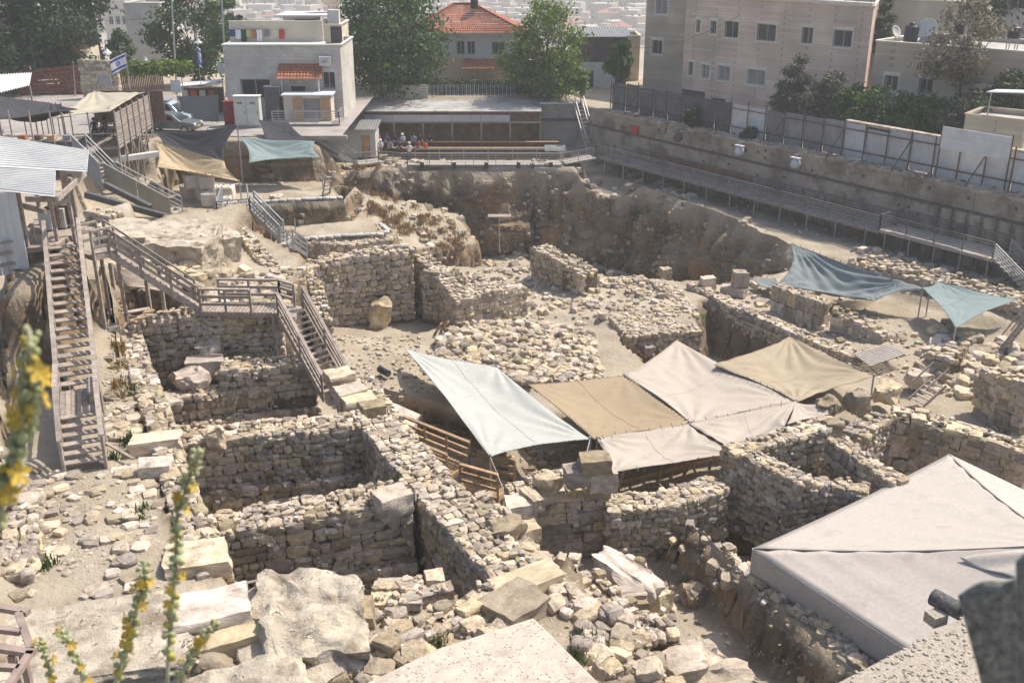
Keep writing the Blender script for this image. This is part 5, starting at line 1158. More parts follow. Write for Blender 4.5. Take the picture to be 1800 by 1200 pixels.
g = MB(); g.beam(ap0 + au * 4 + V((0, 0, 14.1)), ap1 + V((0, 0, 14.1)), .5, .25); g.build('cornice', SURR, t)
railing(t, [ap0 + au * 5 + V((0, .3, 14.1)), ap1 + V((-.2, .3, 14.1))], 1.0, 3, 1.2, .05, .03, DSTEEL)
q0, q1 = V((11.0, 96, 0)), V((14.6, 93.2, 0)); d_ = (q1 - q0).normalized()
t = house('plain stone tower wing left of the apartment house', V((14.0, 112, 0)), V((19.2, 107, 0)), 8, 3.4, 19, A_TAN, [(1.0, 2.3, 4.3, 5.7, 'w'), (1.2, 2.7, 8.3, 9.7, 's')], sur=SURR, name='stone_tower')
g = MB(); g.tube((17.6, 108.0, 4), (17.6, 108.0, 13), .06, 6); g.build('drain_pipe', STEEL, t)
house('dark recessed stair tower between the stone wings', V((18.6, 108.5, 0)), V((22.0, 104.5, 0)), 6, 3.4, 16, A_GREY, name='stair_tower')
# flat roofed house on the right
f0, f1 = V((29.0, 84.5, 0)), V((37.6, 76.5, 0))
t = house('low flat roofed stone house cluttered with roof tanks', f0, f1, 9, 4, 11.6, A_TAN, [(1.1, 2.2, 3.9, 5.1, 'w'), (3.9, 5.0, 3.9, 5.1, 'w'), (8.0, 9.4, 3.7, 4.8, 'w')], sur=SURR)
fu = (f1 - f0).normalized(); fn_ = V((-fu.y, fu.x, 0))
def fr_(u, d, z=11.4): q = f0 + fu * u + fn_ * d; return (q.x, q.y, z)
for i, (u, d, r, h, m, lb) in enumerate(((1.9, 2.0, .55, 1.5, TANK, 'black tank beside the pale dish on the flat roof'), (5.4, 2.5, .4, .9, TANK, 'black tank on a stand near the middle of the flat roof'), (7.0, 2.0, .4, .8, TANK, 'dark tank right of the middle one on the flat roof'), (9.6, 2.2, .45, .9, TANK, 'last black tank at the far end of the flat roof'))):
    z = 11.4 if i == 0 else 12.3; tank(lb, fr_(u, d, z), r, h, m)
    if i: g = MB(); [g.beam(fr_(u + a, d + b, 11.3), fr_(u + a, d + b, 12.3), .06, .06) for a in (-.3, .3) for b in (-.3, .3)]; g.box(fr_(u, d, 12.28), (.8, .8, .06)); tag(g.build('tank_stand', STEEL), ['', 'steel stand under the middle roof tank', 'steel stand under the tank right of the middle', 'steel stand under the last roof tank'][i], 'stand')
dish('pale dish beside the black tank on the flat roof', fr_(2.9, 2.4), .85, -.5, tilt=.5); dish('small dish at the edge of the flat roof by the apartment house', fr_(.6, 2.2), .5, .6, tilt=.4)
for u in (3.6, 4.6, 6.2): g = MB(); q = V(fr_(u, 1.2)); g.box(q + V((0, 0, .3)), (1.3, .8, .06), math.atan2(fu.y, fu.x), mat=Matrix.Translation(q + V((0, 0, .45))) @ Matrix.Rotation(math.atan2(fu.y, fu.x), 4, 'Z') @ Matrix.Rotation(.5, 4, 'X')); tag(g.build('solar_panel', GLASS), 'dark solar water panel %s on the flat roof' % {3.6: 'closest to the pale dish', 4.6: 'between two others', 6.2: 'closest to the far end'}[u], 'solar panel', 'roof solar panels')
house('cream upper house behind the roof tanks', V((33, 100, 0)), V((42, 95, 0)), 8, 6, 13.8, PLAST, [(1, 2, 5, 6.2, 'w'), (5, 6, 5, 6.2, 'w')])
house('yellowish stone house higher up the slope', V((36, 112, 0)), V((41, 108, 0)), 8, 4, 14.5, A_TAN, [(1, 2, 7, 8.2, 'w')])
house('grey concrete house at the upper picture corner', V((41.5, 92, 0)), V((50, 86, 0)), 8, 6, 17.5, PLASTG, [(1, 2.2, 7.6, 8.8, 'w'), (5, 6, 7.6, 8.8, 'w')])
house('tan rough stone hut above the billboard', V((GX(1706, 71.5), 71.5, 0)), V((GX(1815, 69), 69, 0)), 4, 4, 8.0, A_TAN, name='stone_hut')
t = thing('lean_to', 'white sheet canopy over the tan stone hut', 'canopy', Q(1770, 165, 71)); a, b = Q(1743, 160, 71), Q(1815, 162, 69); g = MB(); g.beam(a, b, 1.6, .08); g.build('roof', SHEETW, t)
for q in (a, b): g = MB(); g.tube((q.x, q.y, 4), q, .04, 6); g.build('post', STEEL, t)
# pale block building at the left and a stone garden wall
house('pale concrete block building behind the flag', (GX(236, 122), 122), (GX(298, 122), 122), 8, 4, 12.0, PLASTG, name='block_building')
house('white apartment block far behind the cypress', (GX(200, 190), 190), (GX(238, 190), 190), 10, -20, 8.0, PLASTG, [(.8 + i * 1.2, 1.5 + i * 1.2, 18 + j * 3, 19.4 + j * 3, 'w') for i in range(3) for j in range(3)], name='apartment_block')
# ---------------------------------------------------------------- the far hillside town
def hit(px, py):
    d = ray(px, py); t = 118.0
    while t < 2500:
        p = V((0, 0, CAMZ)) + d * t
        if p.y > 125 and p.z < farz(p.x, p.y): return p
        t *= 1.012
    return None
TOWN = [mat('town_%d' % i, c, .9, .08, .3, 0, wcoord=True) for i, c in enumerate(((.40, .345, .27), (.50, .46, .40), (.32, .27, .21), (.44, .365, .295)))]
TROOF = mat('town_roof', (.45, .42, .38), .9); TRED = mat('town_red_roof', (.34, .14, .09), .9)
protos = []
for i in range(10):
    r = random.Random(i); W, D, Hh = r.uniform(8, 15), r.uniform(8, 12), r.uniform(5, 10); g = MB(); g.box((0, 0, Hh / 2 - 1.5), (W, D, Hh + 3)); g.box((0, 0, Hh + .06), (W - .5, D - .5, .1), m=1)
    if i % 3 == 0: g.box((W * .2, 0, Hh + 1.2), (W * .4, D * .5, 2.4))
    if i % 5 == 4: g.add([(-W / 2 - .3, -D / 2 - .3, Hh + .1), (W / 2 + .3, -D / 2 - .3, Hh + .1), (W / 2 + .3, D / 2 + .3, Hh + .1), (-W / 2 - .3, D / 2 + .3, Hh + .1), (0, 0, Hh + 2.4)], [(0, 1, 4), (1, 2, 4), (2, 3, 4), (3, 0, 4)], 3)
    for k in range(int(W / 2.6)):
        for f in range(max(1, int(Hh / 3))):
            for sx in (1,): g.box((-W / 2 + 1.6 + k * 2.5, -D / 2 - .02, 1.7 + f * 3), (1.1, .12, 1.3), m=2)
    for k in range(int(D / 3)): g.box((-W / 2 - .02, -D / 2 + 1.6 + k * 2.8, 1.7), (.12, 1.1, 1.3), m=2)
    for _ in range(2): g.box((r.uniform(-W / 3, W / 3), r.uniform(-D / 3, D / 3), Hh + .7), (.9, .9, 1.2), m=2)
    protos.append([g.mesh('hillside_house', [TOWN[j], TROOF, GLASS, TRED]) for j in range(4)])
rr = random.Random(5); placed = []
for k in range(900):
    if len(placed) >= 210: break
    px, py = (rr.uniform(430, 1135), rr.uniform(-22, 78)) if k % 4 else (rr.uniform(190, 450), rr.uniform(30, 60))
    p = hit(px, py)
    if p is None or any((p.x - q.x) ** 2 + (p.y - q.y) ** 2 < 150 for q in placed): continue
    placed.append(p); j = rr.randrange(4)
    o = link(bpy.data.objects.new('hillside_house', protos[rr.randrange(10)][j]), None, p); o.rotation_euler = (0, 0, rr.choice((0, .3, -.4, .8, -.9)))
    s = 1.25; o.scale = (s, s, s)
    pi_ = protos.index(next(q for q in protos if o.data in q)); feat = 'red capped' if pi_ % 5 == 4 else 'box topped' if pi_ % 3 == 0 else 'flat roofed'
    zone = next(n_ for lim, n_ in ((300, 'beyond the cypress'), (450, 'beyond the loose green tree'), (520, 'above the laundry house'), (600, 'above the rooftop hut'), (690, 'behind the dark tree'), (770, 'left of the red roof'), (850, 'above the red roof ridge'), (930, 'above the red roof end'), (1000, 'above the bright green tree'), (1070, 'above the brown shed'), (2000, 'close beside the stone tower')) if px < lim)
    tag(o, '%s %s town house over the valley, %s, %s' % (feat, ('sandy', 'whitish', 'brownish', 'pinkish')[j], zone, 'topmost row' if py < 8 else 'high row' if py < 30 else 'middle row' if py < 52 else 'low row') , 'house', 'hillside town houses')
lo = []
for k in range(170):
    px, py = rr.uniform(380, 1140), rr.uniform(-20, 80); p = hit(px, py)
    if p is not None: q = rr.uniform(2.2, 5); lo.append((p + V((0, 0, q * .6)), (q, q, q * 1.1)))
for k in range(26):
    p = hit(rr.uniform(1045, 1130), rr.uniform(-5, 22))
    if p is not None: lo.append((p + V((0, 0, 4)), (7, 7, 6)))
tag(cloud_obj('hillside_trees', lo, 14000, 2.2, LF_OLIVE, None), 'scattered dark trees in the town across the valley', 'trees', kind='stuff')
# ---------------------------------------------------------------- street, seating terrace
ASPH = mat('worn_paving', (.33, .30, .275), .92, .12, .6, .15, 12, stain=(.2, .19, .18), stain_t=.62, stain_s=.7)
g = MB(); g.face([(-47, 79.5, 5.03), (-13.2, 79.5, 5.03), (-13.2, 100, 5.03), (-47, 100, 5.03)]); tag(g.build('street', ASPH), kind='structure')
g = MB(); a, b = V((-25, 79.3, 0)), V((-12.9, 79.3, 0)); g.box((-19, 79.35, 4.95), (12.5, .35, .3)); tag(g.build('kerb', CONC), kind='structure')
PLY = mat('plywood', (.48, .30, .165), .8, .18, 1.2, .05); DBRN = mat('dark_plank', (.16, .105, .075), .8, .2, 3, .1)
t = thing('seating_shelter', 'long low shelter with plywood back and white fascia panels', 'shelter', (-6, 101, 0)); sx0, sx1 = GX(640, 100), GX(948, 100)
for i in range(6):
    a, b = sx0 + (sx1 - sx0) * i / 6, sx0 + (sx1 - sx0) * (i + 1) / 6 - .03
    g = MB(); g.box(((a + b) / 2, 102.4, 1.5), (b - a, .08, 2.9)); g.build('back_panel', PLY, t)
    if i < 5: g = MB(); g.box(((a + b) / 2, 98.66, 3.12), (b - a, .06, .62)); g.build('fascia_panel', SHEETW, t)
    g = MB(); g.beam((a + .02, 98.9, 0), (a + .02, 98.9, 2.85), .12, .12); g.build('post', STEEL, t)
g = MB(); g.box(((sx0 + sx1) / 2, 98.8, 2.72), (sx1 - sx0 + .4, .2, .18)); g.build('beam', CONC, t)
g = MB(); g.box(((sx0 + sx1) / 2, 98.75, 3.3), (sx1 - sx0, .1, .8)); g.build('fascia_board', DBRN, t)
g = MB(); q = [(sx0 - .3, 98.4, 3.72), (sx1 + .2, 98.4, 3.72), (sx1 + .2, 103.2, 4.05), (sx0 - .3, 103.2, 4.05)]; g.add(q + [(x, y, z + .1) for x, y, z in q], [(0, 3, 2, 1), (4, 5, 6, 7), (0, 1, 5, 4), (1, 2, 6, 5), (2, 3, 7, 6), (3, 0, 4, 7)]); g.build('roof', mat('dusty_roof', (.42, .41, .39), .7, .15, .6, 0, stain=(.24, .22, .2), stain_t=.55, stain_s=.5), t)
g = MB(); g.box((sx1 + .1, 100.6, 1.6), (.1, 3.8, 3)); g.build('side_panel', CONC, t)
bx0, bx1 = GX(660, 96), GX(985, 96)
for i, (y, z, lb) in enumerate(((97.6, 1.05, 'highest'), (96.2, .75, 'middle'), (94.8, .5, 'lowest'))):
    t = thing('bench', '%s of the long brown benches below the shelter' % lb, 'bench', (0, y, 0), 'long benches below the shelter')
    x0_ = bx0 + (2.2 if i == 2 else .8 if i == 1 else 0)
    for k in range(2): g = MB(); g.box(((x0_ + bx1) / 2, y + k * .3, z), (bx1 - x0_, .26, .07)); g.build('plank', DBRN if k else WOODY, t)
    g = MB(); g.box(((x0_ + bx1) / 2, y + .3, z / 2 - .05), (bx1 - x0_, .1, z - .1)); g.build('riser', DBRN, t)
t = thing('terrace_walk', 'pale deck with steel railing along the cliff edge below the benches', 'walkway', (-3, 92, 0)); wx0, wx1 = GX(712, 92), GX(990, 92)
for i in range(8): a, b = wx0 + (wx1 - wx0) * i / 8, wx0 + (wx1 - wx0) * (i + 1) / 8 - .04; g = MB(); g.box(((a + b) / 2, 92.4, .1), (b - a, 1.9, .2)); g.build('deck_slab', DECK, t)
railing(t, [(wx0, 91.5, .2), (wx1, 91.5, .2)], 1.0, 5, 1.9)
railing(t, [(wx0 + .5, 93.9, .2), (wx1, 93.9, .2)], .9, 3, 2.2)
for i in range(5): x = wx0 + 1.3 + i * 2.9; g = MB(); g.box((x, 91.42, .12), (.35, .2, .5)); g.build('bracket', DSTEEL, t)
t = thing('corner_ramp', 'short steel ramp with railing at the corner of the two walls', 'ramp', (5, 93, 0)); c = [V((wx1 + .1, 91.6, .2)), V((GX(1046, 93), 92.6, .5))]
g = MB(); g.beam(c[0] + V((0, .8, 0)), c[1] + V((0, .8, 0)), 1.7, .12); g.build('deck', DECK, t); railing(t, [c[0] + V((0, -.05, 0)), c[1] + V((0, -.05, 0))], 1.0, 5, 1.2)
t = thing('info_board', 'tilted grey information panel near the corner ramp', 'sign', (GX(978, 95), 95, 0)); p = V((GX(978, 95), 95.2, .95)); g = MB(); g.box(p, (2.0, .7, .06), mat=Matrix.Translation(p) @ Matrix.Rotation(.7, 4, 'X')); g.build('panel', SHEETG, t); g = MB(); g.beam((p.x - .7, p.y, 0), (p.x - .7, p.y, .9), .07, .07); g.beam((p.x + .7, p.y, 0), (p.x + .7, p.y, .9), .07, .07); g.build('stand', STEEL, t)
ladder('steep silver steel stair from the upper level into the wall corner', V((GX(1046, 95), 96.6, .3)), V((GX(1018, 99), 100.6, 4.4)), .9, 13, STEEL, True, 'steel_stair')
t = thing('steel_stair', 'galvanised stair from the street ramp down to the benches', 'stairs', P(615, 285, .5)); sa, sb = P(618, 286, .4), P(500, 214, 5.1)
flight(t, sa, sb, 1.3, 24, STEEL, rails=False); dd = xy(sb - sa).normalized(); ss = V((-dd.y, dd.x, 0)) * .7
for q in (-1, 1): railing(t, [sa + ss * q, sb + ss * q], 1.05, 6, 1.6)
sl2 = P(668, 282, .3)
g = MB(); g.beam(sa + V((.3, 0, -.1)), sl2 + V((0, 0, -.05)), 1.7, .14); g.build('landing', DECK, t); railing(t, [sa + V((.3, -.8, 0)), sl2 + V((0, -.8, 0)), V((wx0, 91.5, .2))], 1.0, 5, 1.3)
t = thing('street_ramp', 'pale ramp deck with railing in front of the portable booth', 'ramp', P(545, 215, 5)); a, b = P(480, 222, 5), P(604, 214, 5)
g = MB(); g.beam(V((a.x, a.y + 1, 5.12)), V((b.x, a.y + 1, 5.12)), 2.2, .16); g.build('deck', DECK, t); railing(t, [V((a.x, a.y - .05, 5.2)), V((b.x, a.y - .05, 5.2)), V((b.x, a.y + 2.0, 5.2))], 1.0, 5, 1.6)
t = thing('site_shed', 'white prefabricated shed with a brown door and ribbed roof', 'shed', (-15, 95, 0)); a, b = GX(572, 95), GX(656, 95)
holes = [(b - a - 1.35, b - a - .5, .05, 2.05)]; g = MB(); holes_face(g, V((a, 94.6, .2)), V((1, 0, 0)), V((0, -1, 0)), b - a, 2.6, holes); g.face([(b, 94.6, .2), (b, 97.4, .2), (b, 97.4, 2.8), (b, 94.6, 2.8)]); g.face([(a, 97.4, .2), (a, 94.6, .2), (a, 94.6, 2.8), (a, 97.4, 2.8)]); g.build('wall', PLASTG, t)
g = MB(); g.box((b - .93, 94.72, 1.25), (.85, .05, 2.0)); dr = g.build('door', PLY, t); g = MB(); g.box((b - .62, 94.66, 1.2), (.12, .08, .04)); g.build('handle', STEEL, dr)
o = corr(b - a + .6, 3.3, .25, .05).build('roof_sheet', SHEETG, t); o.location = V((a - .3, 94.3, 2.85)) - ORG[t.name]; o.rotation_euler = (R(-84), 0, 0)
# ---------------------------------------------------------------- street furniture
def cabinet(label, px0, px1, Y, z0, z1, m, doors=2, cap=None, name='utility_cabinet'):
    a, b = GX(px0, Y), GX(px1, Y); t = thing(name, label, 'cabinet', ((a + b) / 2, Y, z0)); g = MB(); g.box(((a + b) / 2, Y + .4, (z0 + z1) / 2 + .05), (b - a, .8, z1 - z0 - .1)); g.build('body', m, t)
    g = MB(); g.box(((a + b) / 2, Y + .4, z0 + .08), (b - a + .12, .95, .2)); g.build('plinth', CONC, t)
    for i in range(doors):
        w_ = (b - a) / doors; x = a + w_ * (i + .5); g = MB(); g.box((x, Y - .02, (z0 + z1) / 2 + .1), (w_ - .06, .05, z1 - z0 - .35)); d = g.build('door', m, t); g = MB(); g.box((x + w_ * .35, Y - .06, (z0 + z1) / 2), (.05, .05, .2)); g.build('handle', DSTEEL, d)
        g = MB(); [g.box((x, Y - .05, z1 - .45 - k * .06), (w_ * .4, .03, .025)) for k in range(3)]; g.build('vent', DSTEEL, d)
    g = MB(); g.box(((a + b) / 2, Y + .4, z1), (b - a + .14, .95, .08)); g.build('cap', cap or m, t); return t
cabinet('white electrical cabinet with two doors beside the red box', 407, 452, 83, 5, 7.5, mat('cabinet_white', (.60, .59, .54), .5, .05))
cabinet('red fire equipment box with a white emblem', 388, 405, 83.5, 5, 7.0, mat('box_red', (.25, .035, .04), .5, .08), 1)
cabinet('tall dark grey booth next to the white cabinet', 463, 490, 86, 5, 7.8, mat('booth_grey', (.12, .12, .125), .6), 1)
t = thing('portable_booth', 'cream portable booth with a glazed front on the street ramp', 'booth', (GX(540, 85.5), 85.5, 5)); a, b = GX(497, 85.5), GX(580, 85.5)
g = MB(); holes_face(g, V((a, 85.3, 5.1)), V((1, 0, 0)), V((0, -1, 0)), b - a, 2.1, [(1.6, 3.0, .3, 1.9)]); g.face([(b, 85.3, 5.1), (b, 87, 5.1), (b, 87, 7.2), (b, 85.3, 7.2)]); g.face([(a, 87, 5.1), (a, 85.3, 5.1), (a, 85.3, 7.2), (a, 87, 7.2)]); g.build('wall', PLAST, t)
g = MB(); g.box(((a + b) / 2, 86.1, 7.27), (b - a + .3, 2.0, .12)); g.build('roof', SHEETW, t); g = MB(); g.box((a + 2.3, 85.5, 6.2), (1.4, .04, 1.6)); g.build('pane', SHUT, t)
for u in (1.15, 3.45): g = MB(); g.box((a + u, 85.27, 6.15), (.8, .05, 1.9)); g.build('panel', PLY, t)
def pole(label, px0, py0, px1, py1, z0, r=.08, m=None, lamp=0, name='lamp_post'):
    p = P(px1, py1, z0); q = Q(px0, py0, p.y); t = thing(name, label, name.replace('_', ' '), p, 'poles along the street'); g = MB(); g.tube(p, q, r, 8, r * .75); g.build('shaft', m or DSTEEL, t); g = MB(); g.tube(p - V((0, 0, .1)), p + V((0, 0, .5)), r * 1.6, 8); g.build('base', m or DSTEEL, t)
    if lamp:
        g = MB(); e = q + V((lamp, 0, .1)); g.path([q - V((0, 0, .3)), q + V((lamp * .5, 0, .05)), e], .035, 6); g.build('arm', m or DSTEEL, t); g = MB(); g.lathe(e - V((0, 0, .42)), [(.42, 0), (.40, .06), (.22, .22), (.12, .4)], 14); g.build('lamp_shade', SHEETW, t)
    return t
pole('rusty leaning utility pole at the upper picture edge', -4, 20, 22, 165, 5, .15, RUST, name='utility_pole')
pole('lamp post with a wide bell shade in front of the corner tree', 44, 6, 67, 162, 5, .08, SHEETD, 1.1)
pole('tall grey mast behind the canvas shelter, nearer the flag', 301, -12, 311, 165, 5, .10, STEEL, name='mast')
pole('tall grey mast beside the red box', 389, -12, 399, 172, 5, .10, STEEL, name='mast')
pole('dark pole carrying a lamp between the two tall masts', 338, 70, 340, 170, 5, .05, DSTEEL, .5)
pole('post with a square notice board by the rusty fence', 178, 88, 184, 172, 5, .06, DSTEEL, .5)
pole('short grey lamp post standing before the vine hedge', 262, 102, 268, 150, 5, .05, STEEL, -.4)
pole('thin dark post rising in front of the laundry house', 436, 80, 434, 160, 5, .06, RUST, name='utility_pole')
pole('slim grey post among the shelter roofs', 128, 108, 133, 170, 5, .05, STEEL, name='post')
def board(label, px, py, Y, w_, h, m, legs=True):
    p = Q(px, py, Y); t = thing('street_sign', label, 'sign', (p.x, Y, 5)); g = MB(); g.box(p, (w_, .05, h)); g.build('plate', m, t); g = MB(); g.beam((p.x, Y + .06, 5), (p.x, Y + .06, p.z + h / 2), .06, .06); g.build('post', STEEL, t); return t
board('grey square notice board on the dark post', 184, 141, 80, 1.0, .8, SHEETG); board('blue direction sign above the kiosk', 318, 131, 88, .7, .45, mat('sign_blue', (.05, .14, .36), .5)); board('white information sign beside the kiosk', 309, 152, 84, .8, 1.0, FRAMEW); board('small white sign on the mast by the red box', 388, 120, 90, .6, .8, FRAMEW)
FW = mat('flag_white', (.75, .75, .76), .8, .03, trans=.2); FB = mat('flag_blue', (.05, .09, .42), .8, .05)
def flag(label, pole_px, ytop, ybot, Y, w_, h, ang, droop):
    q = Q(pole_px, ytop, Y); b = Q(pole_px, ybot, Y); t = thing('flag', label, 'flag', (q.x, Y, b.z)); g = MB(); g.tube(V((q.x, Y, b.z)), q, .03, 6); g.build('pole', STEEL, t); d = V((math.cos(ang), 0, math.sin(ang)))
    def at(u, v, k=0.0): return q + d * (u * w_) + V((0, -k + .1 * math.sin(u * 7 + v * 2), -v * h - droop * u * u))
    g = MB(); g.grid(at, 16, 10); c = g.build('cloth', FW, t, smooth=True)
    for k in (-.012, .012):
        for v0, v1 in ((.1, .25), (.75, .9)): g = MB(); g.grid(lambda u, v: at(u, v0 + (v1 - v0) * v, k), 16, 2); g.build('stripe', FB, c)
        for s in (0, math.pi):
            pts = [(.5 + .17 * h / w_ * math.cos(s + math.pi / 2 + i * 2 * math.pi / 3), .5 + .17 * math.sin(s + math.pi / 2 + i * 2 * math.pi / 3)) for i in range(3)]
            g = MB()
            for (a, b_) in zip(pts, pts[1:] + pts[:1]):
                g.beam(at(*a, k), at(*b_, k), .035, .02, up=(0, 1, 0))
            g.build('star', FB, c)
flag('white flag with blue stripes and star flying by the fence', 220, 93, 160, 86, -1.45, 1.15, .35, .12); flag('limp white and blue flag on a thin pole by the kiosk', 346, 82, 155, 88, .25, 1.6, 0, .2)
# rusty board fence, wall, sheet roofs behind the shelters
FENB = mat('red_brown_boards', (.19, .075, .05), .8, .2, 2, .1)
t = thing('board_fence', 'rust red fence of horizontal boards behind the shelters', 'fence', P(120, 165, 5)); pts = [(P(36, 168, 5), 7.0), (P(120, 166, 5), 7.4), (P(212, 163, 5), 7.6)]
for (a, za), (b, zb) in zip(pts, pts[1:]):
    for k in range(7): g = MB(); z = 5.1 + k * .34; g.beam(V((a.x, a.y, z + (za - 7) * k / 7)), V((b.x, b.y, z + (zb - 7) * k / 7)), .05, .31); g.build('board', FENB, t)
    g = MB(); g.beam(V((a.x, a.y + .1, 5)), V((a.x, a.y + .1, za + .2)), .1, .1); g.build('post', RUST, t)
t = thing('picket_fence', 'brown fence of upright planks below the vine hedge', 'fence', P(250, 160, 5)); a, b = P(211, 166, 5), P(288, 158, 5)
for i in range(26): p = a.lerp(b, i / 25); g = MB(); g.box((p.x, p.y, 6.1 + rnd(-.03, .03)), (.13, .05, 2.2)); g.build('picket', DBRN, t)
t = thing('vine_hedge', 'green vine hedge over the brown plank fence', 'hedge', P(265, 150, 5)); cloud_obj('foliage', [(Q(x, 116 + (x % 3) * 3, 88), (1.6, 1.0, .8)) for x in range(226, 318, 15)], 2600, .32, LF_LIGHT, t); g = MB(); p = P(270, 160, 5); g.tube(p, p + V((0, 2, 2.6)), .06, 6); g.build('stem', BARK, t)
wall('pale dressed stone garden wall behind the rust red fence', [V((GX(145, 98), 98, 8.6)), V((GX(208, 98), 98, 8.4))], .6, 5, sh=(.3, .36), sw=(.4, .6), ml=BLK, split=0, chink=0, most=60, name='garden_wall')
t = house('red tiled house corner peeking out behind the dark trees', (GX(120, 108), 108), (GX(150, 108), 108), 5, 4, 8.4, PLAST, roof=False); tiles(t, V((GX(118, 108), 107.6, 8.4)), V((GX(166, 108), 107.6, 8.4)), V((GX(130, 108), 111, 9.8)), V((GX(118, 108), 111, 9.8)), 5)
t = thing('lean_to_shed', 'ribbed white sheet roof at the picture edge beyond the rusty pole', 'roof', P(0, 160, 5)); q = [Q(-10, 132, 78), Q(56, 128, 84), Q(52, 150, 82), Q(-10, 165, 74)]
g = MB(); g.grid(lambda u, v: q[0].lerp(q[1], u).lerp(q[3].lerp(q[2], u), v) + V((0, 0, .05 * math.sin(u * 90))), 90, 1); g.build('sheet', SHEETW, t, solid=.02)
for k in (2, 3): g = MB(); g.beam(V((q[k].x, q[k].y, 5)), q[k], .1, .1); g.build('post', WOOD, t)
# kiosk
t = thing('kiosk', 'small cluttered kiosk with a white canopy behind the grey sheet', 'kiosk', P(352, 165, 5)); x0, x1 = GX(318, 90), GX(382, 90); g = MB(); g.box(((x0 + x1) / 2, 91, 6.0), (x1 - x0, 1.8, 2.0)); g.build('counter', DBRN, t); g = MB(); g.beam((x0 - .2, 90.2, 7.4), (x1 + .2, 90.2, 7.7), 2.6, .08); g.build('canopy', SHEETW, t)
for i in range(4): g = MB(); x = x0 + .3 + i * .75; g.box((x, 89.9, 6.7), (.5, .1, .6)); g.build('poster', [PLAST, mat('poster_orange', (.6, .13, .05)), PLAST, TILE][i], t)
sail('grey sheet hung as a screen behind the parked van', [V((GX(308, 84.5), 84.5, 7.3)), V((GX(382, 84.5), 84.5, 7.4)), V((GX(380, 84.5), 84.3, 5.3)), V((GX(322, 84.5), 84.3, 5.3))], cloth_mat('grey_sheet_cloth', (.24, .24, .245)), -.1, .03, 20, name='screen')
# ---------------------------------------------------------------- cars
def car(label, col, L=4.4, W=1.75, Hh=1.5, van=False, name='parked_car'):
    t = thing(name, label, 'car', (0, 0, 0)); m = mat(name + str(col), col, .3, .03, 1, 0, spec=.6, metal=.3); hb = Hh * .56
    if van: prof = [(-2.15, .35), (2.1, .35), (2.2, .6), (2.15, .9), (1.35, 1.05), (.75, 1.72), (.4, 1.85), (-2.0, 1.85), (-2.15, 1.6)]
    else: prof = [(-2.2, .35), (2.15, .35), (2.22, .6), (2.1, .82), (1.1, .95), (.45, 1.42), (0, 1.5), (-1.1, 1.48), (-1.75, 1.05), (-2.2, 1.0)]
    g = MB(); n = len(prof); hw = W / 2
    wd = lambda z: hw * (1 if z < .95 else 1 - (z - .95) * .22); A = [(x, -wd(z), z) for x, z in prof]; B = [(x, wd(z), z) for x, z in prof]
    g.add(A + B, [tuple(range(n)), tuple(range(2 * n - 1, n - 1, -1))] + [(i, n + i, n + (i + 1) % n, (i + 1) % n) for i in range(n)]); bd = g.build('body', m, t); md = bd.modifiers.new('round', 'BEVEL'); md.width = .06; md.segments = 2
    for s in (-1, 1):
        for x in (-1.35, 1.35):
            g = MB(); g.tube((x, s * (hw - .18), .32), (x, s * (hw + .02), .32), .32, 16); w_ = g.build('wheel', TANK, t); g = MB(); g.tube((x, s * (hw - .05), .32), (x, s * (hw + .035), .32), .2, 12); g.build('rim', STEEL, w_)
        zt = 1.72 if van else 1.38; wins = ((-1.9, -1.0), (-.92, -.05), (.02, .95)) if van else ((-1.15, -.25), (-.18, .62))
        for a, b in wins:
            g = MB(); k = .018; b2 = b - (.5 if b > .5 else 0); a2 = a + (.28 if (not van and a < -1) else 0); g.face([(a, s * (wd(1.0) + k), 1.02), (b, s * (wd(1.0) + k), 1.02), (b2, s * (wd(zt) + k), zt), (a2, s * (wd(zt) + k), zt)]); g.build('side_window', GLASS, t)
        g = MB(); g.box((2.14, s * hw * .72, .72), (.14, .34, .16)); g.build('headlight', FRAMEW, t); g = MB(); g.box((.75, s * (hw + .12), 1.02), (.12, .2, .14)); g.build('mirror', m, t)
    (xa, za), (xb, zb) = ((1.33, 1.09), (.77, 1.68)) if van else ((1.05, .99), (.5, 1.4))
    g = MB(); g.face([(xa + .02, -hw * .86, za), (xa + .02, hw * .86, za), (xb + .02, hw * .76, zb), (xb + .02, -hw * .76, zb)]); g.build('windscreen', GLASS, t)
    g = MB(); g.box((2.22, 0, .5), (.03, .5, .12)); g.build('number_plate', mat('plate_yellow', (.7, .5, .05)), t); g = MB(); g.box((2.2, 0, .42), (.12, W * .9, .16)); g.build('bumper', DSTEEL, t)
    return t
c1 = car('light blue grey van parked behind the dark car', (.50, .58, .62), van=True, name='parked_van'); c1.location = (GX(290, 85), 84.6, 5.04); c1.rotation_euler = (0, 0, -.12); c1.scale = (1.02, 1, 1)
c2 = car('dark grey sedan parked at the street edge', (.15, .17, .18)); c2.location = (GX(299, 82), 81.3, 5.04); c2.rotation_euler = (0, 0, -.12)
g = MB(); g.box((c1.location.x - .6, 84.6, 7.02), (2.0, 1.4, .06)); tag(g.build('roof_rack', STEEL), 'low rack on the roof of the light blue van', 'rack')
